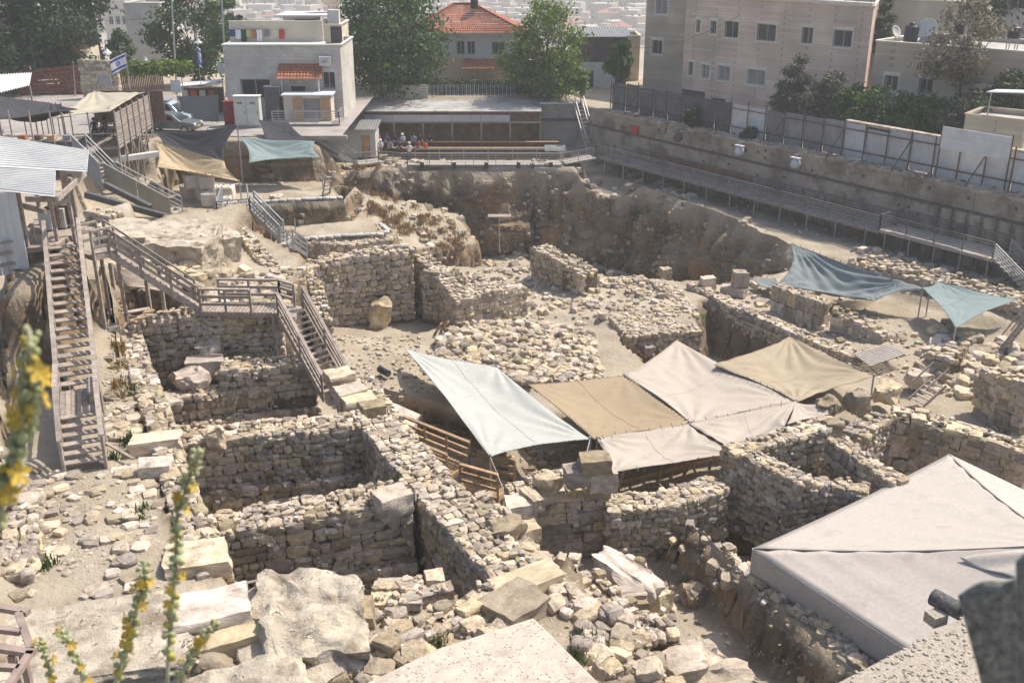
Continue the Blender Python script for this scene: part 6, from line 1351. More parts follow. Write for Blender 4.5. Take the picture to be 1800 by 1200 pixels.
# ---------------------------------------------------------------- shelters on the left
t = thing('canvas_shelter', 'plank shelter on stilts under a beige canvas cover', 'shelter', P(180, 250, 6))
d0, d1, d2, d3 = Q(118, 262, 70), Q(206, 246, 70.5), Q(266, 214, 79), Q(185, 208, 80)
for v in (d0, d1, d2, d3): v.z = 6.0
landing(t, [d0, d1, d2, d3], 6.0, WOOD, legs=2.0); zz = V((0, 0, 1))
for i in range(11): g = MB(); o_ = V((0, 0, .15 + i * .2)); g.beam(d1 + o_, d2 + o_, .04, .17); g.build('slat', WOOD, t)
for i in range(7): p = d1.lerp(d2, i / 6); g = MB(); g.beam(p + V((.06, -.04, -.3)), p + V((.06, -.04, 2.45)), .08, .08); g.build('post', WOOD, t)
for p in (d0, d0.lerp(d1, .5), d3): g = MB(); g.beam(p, p + V((0, 0, 2.4)), .1, .1); g.build('post', WOOD, t)
g = MB(); g.box(((d3.x + d2.x) / 2, 80, 7.2), (5.5, .1, 2.4)); g.build('back_wall', DBRN, t)
for i in range(5):
    a, b = d1.lerp(d2, i / 5), d1.lerp(d2, (i + 1) / 5); g = MB(); g.beam(V((a.x, a.y, 5.8)), V((b.x, b.y, 3.0)), .06, .06); g.beam(V((b.x, b.y, 5.8)), V((a.x, a.y, 3.0)), .06, .06); g.beam(V((b.x, b.y, 5.9)), V((b.x, b.y, 2.2)), .1, .1); g.build('brace', WOOD, t)
for i in range(4): a = d0.lerp(d1, i / 4); g = MB(); g.beam(a + V((0, 0, .9)), d0.lerp(d1, (i + 1) / 4) + V((0, 0, .9)), .06, .08); g.build('rail', WOOD, t)
sail('beige canvas drooping over the plank shelter', [d3 + V((-.5, 0, 2.4)), d2 + V((-.2, 0, 2.45)), d1 + V((-.2, 0, 2.4)), d0 + V((-.6, -.2, 2.0))], cloth_mat('dusty_canvas', (.46, .42, .33)), .3, .03, 36, wr=.15)
sail('dark grey tarpaulin over the stalls at the picture edge', [Q(-20, 168, 72), Q(92, 183, 76), Q(136, 192, 72), Q(-15, 212, 66)], CDARK, 1.0, .05, 36, wr=.18)
t = thing('market_stall', 'shadowy stall with tables under the dark tarpaulin', 'stall', P(60, 245, 6)); 
for i in range(5): p = Q(12 + i * 26, 225 + (i % 2) * 8, 68); g = MB(); g.box((p.x, p.y, 6.9), (1.1, .7, .07)); g.box((p.x, p.y, 7.1), (.5, .4, .3), m=1); g.build('table', [WOOD, [PLAST, TILE, DBRN, PLY, SHEETG][i]], t)
for i in range(4): p = Q(20 + i * 36, 230, 67); g = MB(); g.beam((p.x, p.y, 5), (p.x, p.y, 9), .08, .08); g.build('post', WOOD, t)
g = MB(); p, q = Q(-10, 246, 66), Q(150, 238, 68); g.prism([(p.x, 64.5), (q.x, 65), (q.x, 72), (p.x, 72)], 5.9, 6.1); g.build('deck', WOOD, t)
t = thing('guard_rail', 'row of grey guard rail panels beyond the dark tarpaulin', 'barrier', P(70, 175, 5)); 
for i in range(8): p = Q(30 + i * 10, 172, 80); g = MB(); g.box((p.x, p.y, 6.9), (.42, .05, 1.0)); g.build('panel', SHEETG, t); g = MB(); g.beam((p.x + .24, 80, 5), (p.x + .24, 80, 7.5), .06, .06); g.build('post', DSTEEL, t)
# steel stairs with sheet sides on the left
def panel_stair(label, a, b, n, hgt=1.35, m=SHEETG, w_=1.4):
    t = thing('sheeted_stair', label, 'stairs', a); flight(t, a, b, w_, n, DECK, rails=False); d = xy(b - a).normalized(); s = V((-d.y, d.x, 0)); 
    if s.y > 0: s = -s
    for k in (0, 1):
        p, q = a.lerp(b, k / 2) + s * (w_ / 2 + .1), a.lerp(b, (k + 1) / 2 - .01) + s * (w_ / 2 + .1); u = V((0, 0, hgt)); g = MB(); g.face([p - V((0, 0, .4)), q - V((0, 0, .4)), q + u, p + u]); g.build('side_sheet', m, t, solid=.03)
    railing(t, [a + s * (-w_ / 2 - .06), b + s * (-w_ / 2 - .06)], 1.05, 3, 1.5)
    g = MB(); g.beam(a + s * (w_ / 2 + .14) + V((0, 0, hgt)), b + s * (w_ / 2 + .14) + V((0, 0, hgt)), .06, .06); g.build('handrail', STEEL, t)
panel_stair('upper steel stair flight with blue grey sheet sides', P(192, 318, 4.6), P(142, 268, 6.4), 9, m=mat('bluegrey_sheet', (.26, .29, .32), .5, .08, metal=.2))
panel_stair('long lower stair flight with a dull metal side sheet', P(312, 378, 2.3), P(196, 316, 4.5), 12, m=mat('dull_metal', (.27, .265, .235), .5, .12, .8, .02, metal=.4, stain=(.34, .30, .2), stain_t=.62, stain_s=.5))
g = MB(); p, q = Q(97, 258, 62), Q(143, 262, 62); g.face([(p.x, 62, 6.0), (q.x, 62.4, 6.0), (q.x, 62.4, 7.5), (p.x, 62, 7.3)]); tag(g.build('sheet_screen', SHEETG, solid=.04), 'flat grey sheet screen beside the shelter railing', 'screen')
t = thing('conveyor_beams', 'two dark steel beams slanting under the metal stair panel', 'beams', P(220, 360, 4)); 
for a, b in ((P(150, 342, 5.2), P(302, 384, 3.9)), (P(185, 325, 5.2), P(265, 365, 4.0))): g = MB(); g.beam(a, b, .3, .35); g.build('beam', DSTEEL, t)
g = MB(); a, b = P(195, 282, 4.8), P(278, 270, 4.8); g.beam(a, b, .5, .35); tag(g.build('concrete_beam', PLASTG), 'pale concrete beam under the plank shelter stilts', 'beam')
# bulk bags, sandbags, platform, steel stairs into the terraces
BAGM = mat('woven_bag', (.56, .50, .42), .85, .1, 2, .2, rv=.1); BLUE = mat('blue_strap', (.10, .14, .35), .8)
def bag_mesh():
    g = MB(); vs, fs = rock_arrays(77, 6, .28, .05, 2); g.add([(v.x * 1.05, v.y * 1.05, v.z * 1.05) for v in vs], fs); return g.mesh('bag_body', BAGM, True)
bm_ = bag_mesh(); lbs = ['at the left end', 'second from the left', 'third in the back row', 'at the front near the railing', 'stacked on top of the left pair', 'stacked on top in the middle', 'at the right end by the pole', 'collapsed in front with blue straps']
for i, (px, py, z, s) in enumerate(((332, 350, 2.0, 1.0), (356, 352, 2.0, 1.0), (380, 352, 2.0, 1.0), (368, 362, 2.0, .95), (338, 330, 3.0, .95), (362, 330, 3.0, .95), (400, 352, 2.0, 1.0), (398, 366, 2.0, .8))):
    p = P(px, py, z); p.z = z; t = thing('bulk_bag', 'white woven bulk bag ' + lbs[i] + ' under the tan awning', 'bag', p, 'bulk bags under the tan awning'); o = put('bag_body', bm_, t, p + V((0, 0, .5 * s)), (s, s, s), (0, 0, rnd(0, 1)))
    for a in (0, 1, 2, 3): g = MB(); d = V((math.cos(a * 1.57 + .7) * .42 * s, math.sin(a * 1.57 + .7) * .42 * s, 0)); g.path([p + d + V((0, 0, .85 * s)), p + d * .8 + V((0, 0, 1.12 * s)), p + d * .6 + V((0, 0, .9 * s))], .025, 5); g.build('loop', BLUE, t)
sb_ = autosmooth(rock_mesh('sandbag', 901, 4, .5, .08, mat('sandbag_white', (.46, .45, .42), .85, .12, 3, .2, rv=.12)), 60)
def sandrow(label, pts, z):
    W_ = [P(px, py, z) for px, py in pts]; t = thing('sandbag_row', label, 'sandbags', W_[0])
    for a, b in zip(W_, W_[1:]):
        n = max(1, int((b - a).length / .46)); d = b - a; an = math.atan2(d.y, d.x)
        for i in range(n): p = a.lerp(b, (i + .5) / n); put('sandbag', sb_, t, (p.x, p.y + rnd(-.05, .05), z + .10), (rnd(.42, .56), rnd(.3, .4), rnd(.18, .26)), (rnd(-.1, .1), rnd(-.1, .1), an + rnd(-.45, .45)))
sandrow('row of white sandbags along the upper terrace edge', [(440, 364, ), (462, 357), (530, 353), (603, 350)], 2.02)
sandrow('row of white sandbags along the lower terrace edge', [(530, 423), (600, 417), (674, 414), (684, 408), (668, 396)], .42)
t = thing('steel_platform', 'grey steel platform with railing beside the bulk bags', 'platform', P(410, 380, 3)); c = [P(383, 382, 3.0), P(440, 376, 3.0), P(436, 350, 3.0), P(392, 352, 3.0)]
deck(t, c, 3.0, .25); railing(t, [c[3], c[0], c[1], c[2]], 1.0, 5, .8)
for p in c: g = MB(); g.beam((p.x, p.y, 1.4), (p.x, p.y, 2.8), .1, .1); g.build('leg', STEEL, t)
t = thing('terrace_stair', 'grey steel stair dropping beside the two sandbag terraces', 'stairs', P(470, 420, 1)); a, b = P(496, 418, .9), P(444, 366, 2.9); flight(t, a, b, 1.0, 11, STEEL, True); c = [P(478, 432, .6), P(505, 432, .6), P(520, 412, .6), P(500, 412, .6)]; deck(t, c, .7, .2); a2 = P(530, 446, -.4); flight(t, a2, P(505, 428, .7), .9, 6, STEEL, True)
for p in c: g = MB(); g.beam((p.x, p.y, -1.6), (p.x, p.y, 1.7), .07, .07); g.build('leg', STEEL, t)
# ---------------------------------------------------------------- hut with the white ribbed roof
ROOFW = mat('white_ribbed_roof', (.72, .71, .67), .75, .05, .8, 0, spec=.2, stain=(.45, .44, .4), stain_t=.68)
t = thing('site_hut', 'timber hut with a white ribbed metal roof at the head of the stairs', 'hut', P(60, 470, 7.8))
def roofp(c, nm):
    W_ = [P(*q) for q in c]; L_ = (W_[1] - W_[0]).length; n = 14
    g = MB(); prof = []
    for i in range(n):
        for f, h in ((0, 0), (.15, .05), (.35, .05), (.5, 0)): prof.append(((i + f) / n, h))
    prof.append((1, 0)); 
    for (v0, h0), (v1, h1) in zip(prof, prof[1:]):
        g.face([W_[0].lerp(W_[3], v0) + V((0, 0, h0)), W_[1].lerp(W_[2], v0) + V((0, 0, h0)), W_[1].lerp(W_[2], v1) + V((0, 0, h1)), W_[0].lerp(W_[3], v1) + V((0, 0, h1))])
    g.build(nm, ROOFW, t, solid=.02)
roofp([(-60, 232, 11.7), (156, 266, 11.55), (153, 302, 11.25), (-60, 290, 11.3)], 'roof_sheet')
roofp([(-60, 292, 11.22), (98, 300, 11.22), (96, 346, 10.85), (-60, 328, 10.85)], 'roof_sheet')
for i in range(3):
    a, b = P(0 + i * 14, 345, 10.7), P(12.5 + i * 14, 346, 10.7); g = MB(); g.box(((a.x + b.x) / 2 - .4, a.y + .2, 9.3), ((b.x - a.x), .05, 3.0)); g.build('wall_sheet', SHEETW, t)
for (px, py, zt) in ((102, 430, 11.1), (132, 420, 11.2), (142, 432, 11.1), (50, 440, 10.9), (75, 400, 11.1), (122, 385, 11.2)): p = P(px, py, 8.4); g = MB(); g.beam((p.x, p.y, 7.4), (p.x, p.y, zt), .13, .13); g.build('post', WOOD, t)
for (a, b, z) in (((45, 350), (100, 350), 10.7), ((100, 350), (150, 305), 10.9), ((40, 362), (80, 372), 9.9), ((85, 360), (130, 350), 10.0)): p, q = P(*a, z), P(*b, z); g = MB(); g.beam(p, q, .1, .2); g.build('beam', WOOD, t)
p = [P(40, 440, 8.5), P(100, 432, 8.5), P(150, 400, 8.5), P(60, 385, 8.5)]; landing(t, p, 8.55, WOOD)
for i in range(4): a = P(86 + i * 12, 402 - i * 2, 8.6); g = MB(); g.box((a.x, a.y, 9.0 + .1 * (i % 2)), (.5, .5, .8)); g.build('stored_box', [SHEETW, DBRN, PLASTG, RUST][i], t)
t = thing('hut_fence', 'wooden rail fence with sheet infill below the white roofed hut', 'fence', P(30, 500, 7.4)); a, b, c = P(-20, 490, 7.6), P(47, 478, 7.6), P(66, 450, 7.9)
wrail(t, a, b, WOOD, 1.3); wrail(t, b, c, WOOD, 1.3)
for i in range(6): p = a.lerp(b, i / 6); q = a.lerp(b, (i + .92) / 6); g = MB(); g.face([p + V((0, .15, 0)), q + V((0, .15, 0)), q + V((0, .15, 1.25)), p + V((0, .15, 1.25))]); g.build('infill_sheet', SHEETW, t, solid=.02)
sail('dusty sheet slung under the branching stairs', [P(190, 470, 6.2), P(258, 478, 5.6), P(290, 512, 4.9), P(205, 500, 5.3)], CBEI, .3, .05, 24, wr=.06)
for i, (px, py, lb) in enumerate(((230, 548, 'grey plank lying under the branching stairs'), (252, 556, 'orange brown board lying under the branching stairs'))): p = P(px, py, 4.6); g = MB(); g.box(p, (1.6, .35, .07), .5 + i); tag(g.build('loose_board', [WOOD, WOODY][i]), lb, 'board')

t = thing('garden_hedge', 'dark hedge and ivy under the trees behind the shelter roof', 'hedge', (-6, 107, 4.2)); cloud_obj('foliage', [(V((GX(px, 106.5), 106.5 + (px % 5) * .3, 4.9)), (1.5, .9, 1.0)) for px in range(600, 1000, 18)], 6500, .3, LF_DARK, t); g = MB(); g.beam((GX(600, 107), 107, 4.5), (GX(1000, 107), 107, 4.5), .15, .8); g.build('stems', BARK, t)
t = thing('iron_fence', 'dark iron fence with pale spikes above the shelter roof', 'fence', (-4, 104.6, 4.2)); a, b = GX(752, 104.6), GX(905, 104.6)
for z in (4.4, 5.2): g = MB(); g.beam((a, 104.6, z), (b, 104.6, z), .06, .08); g.build('rail', DSTEEL, t)
for i in range(44): x = a + (b - a) * i / 43; g = MB(); g.beam((x, 104.56, 4.2), (x, 104.56, 5.45), .05, .03); g.build('spike', SHEETW if i % 2 else SHEETG, t)
t = thing('boundary_wall', 'dark block wall between the street ramp and the shelter roof', 'wall', (-12, 103.6, 0)); g = MB(); a, b = GX(590, 104), GX(752, 104); g.box(((a + b) / 2, 104, 4.6), (b - a, .3, 1.6)); g.build('wall_body', A_GREY, t); g = MB(); g.box(((a + b) / 2, 104, 5.45), (b - a + .1, .42, .1)); g.build('coping', CONC, t)
t = thing('end_wall', 'low concrete wall with pale coping right of the shelter', 'wall', (5, 100, 0)); g = MB(); a, b = GX(950, 101), GX(1018, 101); g.box(((a + b) / 2, 101.2, 2.0), (b - a, .3, 4.2)); g.build('wall_body', CONC, t); g = MB(); g.box(((a + b) / 2, 101.1, 4.15), (b - a + .1, .6, .12)); g.build('coping', PLASTG, t); g = MB(); g.box(((a + b) / 2, 100.9, 2.6), (b - a, .25, .2)); g.build('ledge_beam', DSTEEL, t)
# ---------------------------------------------------------------- people
SKIN = mat('skin', (.42, .25, .17), .6, .05); HAIR = mat('dark_hair', (.03, .022, .018), .7)
def body(pose):
    import bmesh
    if pose == 'stand':
        J = {'pel': (0, 0, .95, .155), 'che': (0, 0, 1.28, .17), 'nek': (0, 0, 1.48, .065), 'hea': (0, -.02, 1.62, .10), 'top': (0, -.01, 1.72, .075), 'lh': (.10, 0, .88, .10), 'lk': (.11, .0, .48, .068), 'la': (.12, .03, .09, .05), 'lf': (.13, -.13, .04, .045), 'rh': (-.10, 0, .88, .10), 'rk': (-.11, -.03, .48, .068), 'ra': (-.13, .02, .09, .05), 'rf': (-.15, -.14, .04, .045), 'ls': (.19, 0, 1.40, .07), 'le': (.26, .03, 1.12, .05), 'lw': (.24, -.12, .92, .036), 'lp': (.23, -.19, .85, .04), 'rs': (-.19, 0, 1.40, .07), 're': (-.27, .03, 1.12, .05), 'rw': (-.24, -.14, .95, .036), 'rp': (-.22, -.21, .90, .04)}
    else:
        J = {'pel': (0, .05, .50, .16), 'che': (0, .0, .84, .17), 'nek': (0, -.03, 1.04, .065), 'hea': (0, -.06, 1.18, .10), 'top': (0, -.06, 1.28, .075), 'lh': (.11, 0, .48, .10), 'lk': (.14, -.42, .50, .075), 'la': (.14, -.40, .09, .05), 'lf': (.15, -.56, .04, .045), 'rh': (-.11, 0, .48, .10), 'rk': (-.15, -.42, .50, .075), 'ra': (-.15, -.38, .09, .05), 'rf': (-.16, -.54, .04, .045), 'ls': (.19, -.01, .96, .07), 'le': (.25, -.10, .70, .05), 'lw': (.15, -.30, .60, .036), 'lp': (.09, -.36, .60, .04), 'rs': (-.19, -.01, .96, .07), 're': (-.25, -.10, .70, .05), 'rw': (-.15, -.30, .60, .036), 'rp': (-.09, -.36, .61, .04)}
    E = ['pel che', 'che nek', 'nek hea', 'hea top', 'pel lh', 'lh lk', 'lk la', 'la lf', 'pel rh', 'rh rk', 'rk ra', 'ra rf', 'che ls', 'ls le', 'le lw', 'lw lp', 'che rs', 'rs re', 're rw', 'rw rp']
    ks = list(J); me = bpy.data.meshes.new('p'); me.from_pydata([J[k][:3] for k in ks], [tuple(ks.index(x) for x in e.split()) for e in E], [])
    o = bpy.data.objects.new('p', me); COL.objects.link(o); bm = bmesh.new(); bm.from_mesh(me); sk = bm.verts.layers.skin.verify(); bm.verts.ensure_lookup_table()
    for i, k in enumerate(ks): r = J[k][3]; bm.verts[i][sk].radius = (r, r * (.72 if k in ('che', 'pel') else 1)); bm.verts[i][sk].use_root = (k == 'pel')
    bm.to_mesh(me); bm.free(); o.modifiers.new('s', 'SKIN'); sd = o.modifiers.new('d', 'SUBSURF'); sd.levels = 1; sd.render_levels = 1
    dg = bpy.context.evaluated_depsgraph_get(); r = bpy.data.meshes.new_from_object(o.evaluated_get(dg)); bpy.data.objects.remove(o)
    hip, neck = (.9, 1.47) if pose == 'stand' else (.56, 1.03); idx = []
    for f in r.polygons:
        c = f.center; k = 1
        if pose == 'stand': k = 2 if c.z < hip else 1
        else: k = 2 if (c.z < hip and not (abs(c.x) > .2 and c.z > .55)) else 1
        if c.z > neck: k = 0
        if (pose == 'stand' and abs(c.x) > .2 and c.z < 1.12) or (pose != 'stand' and c.y < -.2 and c.z > .55): k = 0
        if c.z < .085: k = 3
        idx.append(k); f.use_smooth = True
    r.materials.clear()
    for _ in range(4): r.materials.append(None)
    r.polygons.foreach_set('material_index', idx); return r
BODY = {'stand': body('stand'), 'sit': body('sit')}
TROU = [mat('trousers_%d' % i, c, .9, .1) for i, c in enumerate(((.03, .035, .06), (.05, .05, .05), (.14, .12, .09)))]; SHOE = mat('shoes', (.02, .02, .02), .6)
def person(label, p, pose, shirt, rz=0, hat=None, tr=0):
    me = BODY[pose].copy()
    for i, m in enumerate((SKIN, mat('shirt%s' % str(shirt), shirt, .9, .06), TROU[tr], SHOE)): me.materials[i] = m
    t = thing('person', label, 'person', (0, 0, 0), 'visitors around the shelter'); o = link(bpy.data.objects.new('body', me), t); hz = 1.62 if pose == 'stand' else 1.18; hy = -.02 if pose == 'stand' else -.06
    g = MB(); g.lathe((0, hy + .02, hz - .02), [(.115, 0), (.125, .06), (.105, .13), (.05, .165)], 12); h = g.build('hat' if hat else 'hair', mat('hat%s' % str(hat), hat, .8) if hat else HAIR, t, smooth=True)
    if hat: g = MB(); g.lathe((0, hy - .05, hz + .01), [(.16, 0), (.15, .02)], 12); g.build('brim', mat('hat%s' % str(hat), hat, .8), h)
    g = MB()
    for s in (-1, 1): g.box((s * .04, hy - .103, hz + .0), (.025, .012, .012))
    g.box((0, hy - .108, hz - .07), (.05, .012, .01)); g.build('face', SHOE, t); g = MB(); g.box((0, hy - .112, hz - .03), (.025, .03, .04)); [g.box((s * .105, hy, hz - .01), (.02, .04, .06)) for s in (-1, 1)]; g.build('nose_and_ears', SKIN, t)
    t.location = p; t.rotation_euler = (0, 0, rz); return t
def seat(px, i): y, z = ((97.6, 1.05), (96.2, .75), (94.8, .5))[i]; return V((GX(px, y), y + .05, z - .46))
person('visitor in white shirt and white cap standing with back to us', (GX(719, 95.0), 93.0, .2), 'stand', (.75, .73, .76), 3.0, (.72, .72, .74), 0)
person('standing visitor in orange top near the end of the group', (GX(745, 94.5), 94.0, .2), 'stand', (.55, .14, .06), 2.6, None, 1)
sh = [((.45, .10, .12), 'red top seated at the left end of the group', 661, 0), ((.10, .13, .22), 'navy shirt seated beside the red top', 676, 0), ((.62, .64, .68), 'pale shirt seated in the lower row at the left', 664, 1), ((.22, .30, .42), 'blue grey shirt seated in the lower row', 681, 1), ((.05, .06, .09), 'black shirt seated behind the lower row', 690, 0), ((.65, .65, .68), 'white shirt seated in the middle of the upper row', 704, 0), ((.06, .08, .14), 'dark blue shirt seated in the lower row middle', 697, 1), ((.30, .36, .45), 'grey blue shirt seated right of the white shirt', 724, 0), ((.08, .09, .08), 'dark shirt seated behind the standing visitors', 735, 0), ((.35, .08, .07), 'dark red shirt seated near the standing visitors', 731, 1), ((.05, .05, .06), 'black top seated at the right end of the group', 752, 0)]
for i, (c, lb, px, r) in enumerate(sh): person('visitor in ' + lb, seat(px, r), 'sit', c, rnd(-.4, .4), (.7, .7, .7) if i in (2, 5) else None, i % 3)
person('man in white shirt sitting on the porch of the red roofed house', (GX(834, 110), 109.6, 4.25), 'sit', (.7, .7, .7), .2); person('person in dark clothes sitting on the porch beside another', (GX(866, 110), 109.4, 4.25), 'sit', (.05, .05, .07), -.3)
for i, px in enumerate((150, 168, 192)): person('person in %s clothes sitting in the plank shelter' % ('dark blue', 'grey', 'black')[i], V((GX(px, 74), 74.5, 6.0)), 'sit', ((.05, .07, .14), (.2, .2, .2), (.03, .03, .03))[i], .3 - i * .3)
# ---------------------------------------------------------------- near slab, ledge and pipe at the lower picture edge
COARSE = mat('coarse_concrete', (.50, .435, .36), .95, .16, 14, .9, 30, stain=(.30, .26, .21), stain_t=.66, stain_s=9)
SLABM = mat('smooth_concrete', (.52, .455, .375), .93, .1, 3, .35, 26, stain=(.38, .33, .27), stain_t=.6, stain_s=1.2)
g = MB(); g.prism([P(938, 1084, 4.4), P(1070, 1215, 4.4), P(1180, 1330, 4.4), P(520, 1330, 4.4), P(620, 1210, 4.4), P(770, 1138, 4.4)], 3.2, 4.4)
o = g.build('concrete_slab', SLABM); tag(o, 'smooth pale concrete slab jutting in at the lower picture edge', 'slab'); md = o.modifiers.new('edge', 'BEVEL'); md.width = .05; md.segments = 2
hp = Heap(); _cs = [P(938, 1090, 4.4), P(1060, 1210, 4.4), P(640, 1210, 4.4), P(770, 1146, 4.4)]
for _ in range(420):
    x, y = in_poly(_cs); k = rnd(.008, .035); hp.add((x, y, 4.4 + k * .2), (k * 1.4, k, k * .6), Matrix.Rotation(rnd(0, 6), 3, 'Z'))
hp.build('slab_grit', o, SLABM)
lz = 9.0
def ledge_top():
    cs = [P(1692, 1084, lz), P(1745, 1225, lz), P(1800, 1400, lz), P(1330, 1400, lz), P(1440, 1215, lz)]
    t = thing('parapet_ledge', 'rough grainy concrete parapet corner near the camera', 'parapet', cs[0]); g = MB(); g.prism(cs, lz - 2.5, lz); o = g.build('top', COARSE, t); md = o.modifiers.new('edge', 'BEVEL'); md.width = .03; md.segments = 2
    hp = Heap()
    for _ in range(900):
        x, y = in_poly(cs); k = rnd(.012, .05); hp.add((x, y, lz + k * .2), (k * 1.3, k, k * .7), Matrix.Rotation(rnd(0, 6), 3, 'Z'))
    hp.build('grit', t, COARSE)
ledge_top()
t = thing('drain_pipe', 'dark concrete crusted pipe stub lying on the parapet corner', 'pipe', P(1665, 1065, lz)); g = MB(); a, b = P(1690, 1075, lz + .12), P(1640, 1048, lz + .12); k = 20
PIPEM = mat('crusted_pipe', (.13, .125, .12), .9, .3, 8, .6, stain=(.3, .27, .23), stain_t=.6, stain_s=6)
d = (b - a).normalized(); u_ = d.orthogonal().normalized(); v_ = d.cross(u_)
g.grid(lambda s, w_: a.lerp(b, w_) + (u_ * math.cos(6.2832 * s) + v_ * math.sin(6.2832 * s)) * .15, k, 4); g.grid(lambda s, w_: a.lerp(b, w_) + (u_ * math.cos(6.2832 * s) + v_ * math.sin(6.2832 * s)) * .12, k, 1); g.build('barrel', PIPEM, t, smooth=True, solid=.01)
g = MB(); g.box(P(1645, 1085, lz - .05), (.3, .25, .2), .4); g.build('mortar_lump', COARSE, t)
DKCL = mat('mottled_dark_cloth', (.22, .22, .195), .9, .35, 40, .3, stain=(.2, .2, .19), stain_t=.58, stain_s=18)
g = MB(); q = [Q(1786, 988, 2.3), Q(1900, 930, 2.3), Q(1900, 1420, 2.2), Q(1790, 1420, 2.2)]; q0 = [Q(1684, 1048, 2.6), Q(1790, 1005, 2.6), Q(1800, 1420, 2.5), Q(1775, 1420, 2.5)]
g.grid(lambda u, v: q0[0].lerp(q0[1], u).lerp(q0[3].lerp(q0[2], u), v) + V((0, 0, .02 * math.sin(u * 5 + v * 3))), 16, 20); g.grid(lambda u, v: q[0].lerp(q[1], u).lerp(q[3].lerp(q[2], u), v) + V((0, 0, .02 * math.sin(u * 6 + v * 4))), 16, 20)
tag(g.build('dark_cover', DKCL, smooth=True, solid=.01), 'blurred mottled dark cloth close to the lens at the lower corner', 'cloth')
# near wooden rail at the lower left
t = thing('near_railing', 'pinkish wooden railing at the lower picture corner', 'railing', P(30, 1150, 8)); NW_ = mat('pinkish_wood', (.30, .23, .20), .85, .15, 4, .15)
for (a, b, w_) in (((-30, 1062), (50, 1076), .13), ((-30, 1102), (36, 1110), .11), ((-30, 1134), (60, 1148), .13), ((-30, 1170), (34, 1174), .1), ((33, 1078), (54, 1140), .12), ((54, 1146), (15, 1205), .12)):
    g = MB(); g.beam(P(*a, 9.2), P(*b, 9.2), w_, .09); g.build('bar', NW_, t)
for px in (20, 40): g = MB(); p = P(px, 1150, 9.1); g.beam(p, p - V((0, 0, 5)), .1, .1); g.build('post', NW_, t)
# ---------------------------------------------------------------- yellow flower stalks in front of everything
STEM = leaf_mat('mullein_green', (.46, .47, .29), .15); PETAL = mat('yellow_petal', (.60, .42, .07), .6, .12, 6, 0, rv=.15, trans=.25)
petal = MB()
for i in range(5):
    a = i * 1.2566; c_, s_ = math.cos(a), math.sin(a); d_ = V((c_, s_, .0)); e_ = V((-s_, c_, 0)); petal.face([V((0, 0, 0)), d_ * .6 + e_ * .34 + V((0, 0, .25)), d_ * 1.05 + V((0, 0, .3)), d_ * .6 - e_ * .34 + V((0, 0, .25))])
petal_me = petal.mesh('flower', PETAL)
BUD = autosmooth(rock_mesh('bud', 950, 3, .75, .10, STEM), 80); BUDY = autosmooth(rock_mesh('bud', 951, 3, .75, .10, mat('yellow_bud', (.42, .36, .09), .7, .1)), 80)
def stalk(label, pts, Y, r, nb, nf, seed):
    W_ = [Q(px, py, Y + (i * .02)) for i, (px, py) in enumerate(pts)]; t = thing('flower_stalk', label, 'flower', W_[0], 'yellow mullein stalks'); g = MB(); rd = random.Random(seed)
    for i, (a, b) in enumerate(zip(W_, W_[1:])): g.tube(a, b, r * (1 - i * .12), 8, r * (1 - (i + 1) * .12))
    g.build('stem', STEM, t, smooth=True)
    def along(u): u *= len(W_) - 1; i = min(int(u), len(W_) - 2); return W_[i].lerp(W_[i + 1], u - i)
    for k in range(nb):
        u = .15 + .85 * (k / nb); p = along(u); an = k * 2.4; s = r * rd.uniform(1.5, 2.9) * (1.1 - .4 * u); o = p + V((math.cos(an), math.sin(an) * .8, rd.uniform(-.2, .5))) * r * rd.uniform(1.3, 2.4)
        put('bud', BUDY if rd.random() < .25 else BUD, t, o, (s, s, s * 1.2), (rd.uniform(-.4, .4), rd.uniform(-.4, .4), an))
    for k in range(nf):
        u = rd.uniform(.2, .85); p = along(u); an = rd.uniform(3.2, 6.2) if k % 2 else rd.uniform(0, 6.28); d_ = V((math.cos(an), math.sin(an), .25)); s = r * rd.uniform(2.4, 3.4)
        o = put('flower', petal_me, t, p + d_ * r * 3.2, (s, s, s), V(d_).to_track_quat('Z', 'Y').to_euler())
    vs = []
    for k in range(int(nb * .6)):
        u = rd.uniform(.1, .95); p = along(u); an = rd.uniform(0, 6.28); d_ = V((math.cos(an), math.sin(an), rd.uniform(-.2, .6))); e_ = d_.cross(V((0, 0, 1))).normalized(); s = r * rd.uniform(2.5, 4); g2 = MB() if k == 0 else g2
        g2.face([p, p + d_ * s * .6 + e_ * s * .35, p + d_ * s * 1.3, p + d_ * s * .6 - e_ * s * .35])
    g2.build('leaves', STEM, t)
stalk('blurred mullein stalk crossing the left picture edge', [(-30, 1000), (0, 880), (35, 780), (55, 690), (52, 580)], 2.4, .011, 70, 11, 1)
stalk('tall mullein stalk in the middle of the flower group', [(290, 1260), (298, 1120), (308, 1000), (312, 900), (330, 850), (350, 785)], 3.6, .0105, 66, 9, 2)
stalk('slanting mullein stalk left of the tall one', [(190, 1240), (225, 1130), (248, 1040), (255, 985)], 4.4, .013, 44, 10, 3)
stalk('short mullein stalk with a bent tip near the railing', [(160, 1260), (140, 1170), (118, 1125), (104, 1110)], 4.6, .011, 22, 4, 4)
stalk('shortest mullein stalk beside the wooden railing', [(98, 1260), (88, 1180), (76, 1140), (70, 1125)], 4.6, .011, 20, 3, 5)
stalk('mullein side shoot leaning right of the tall stalk', [(300, 1220), (330, 1160), (360, 1115), (386, 1090)], 3.9, .010, 24, 5, 6)
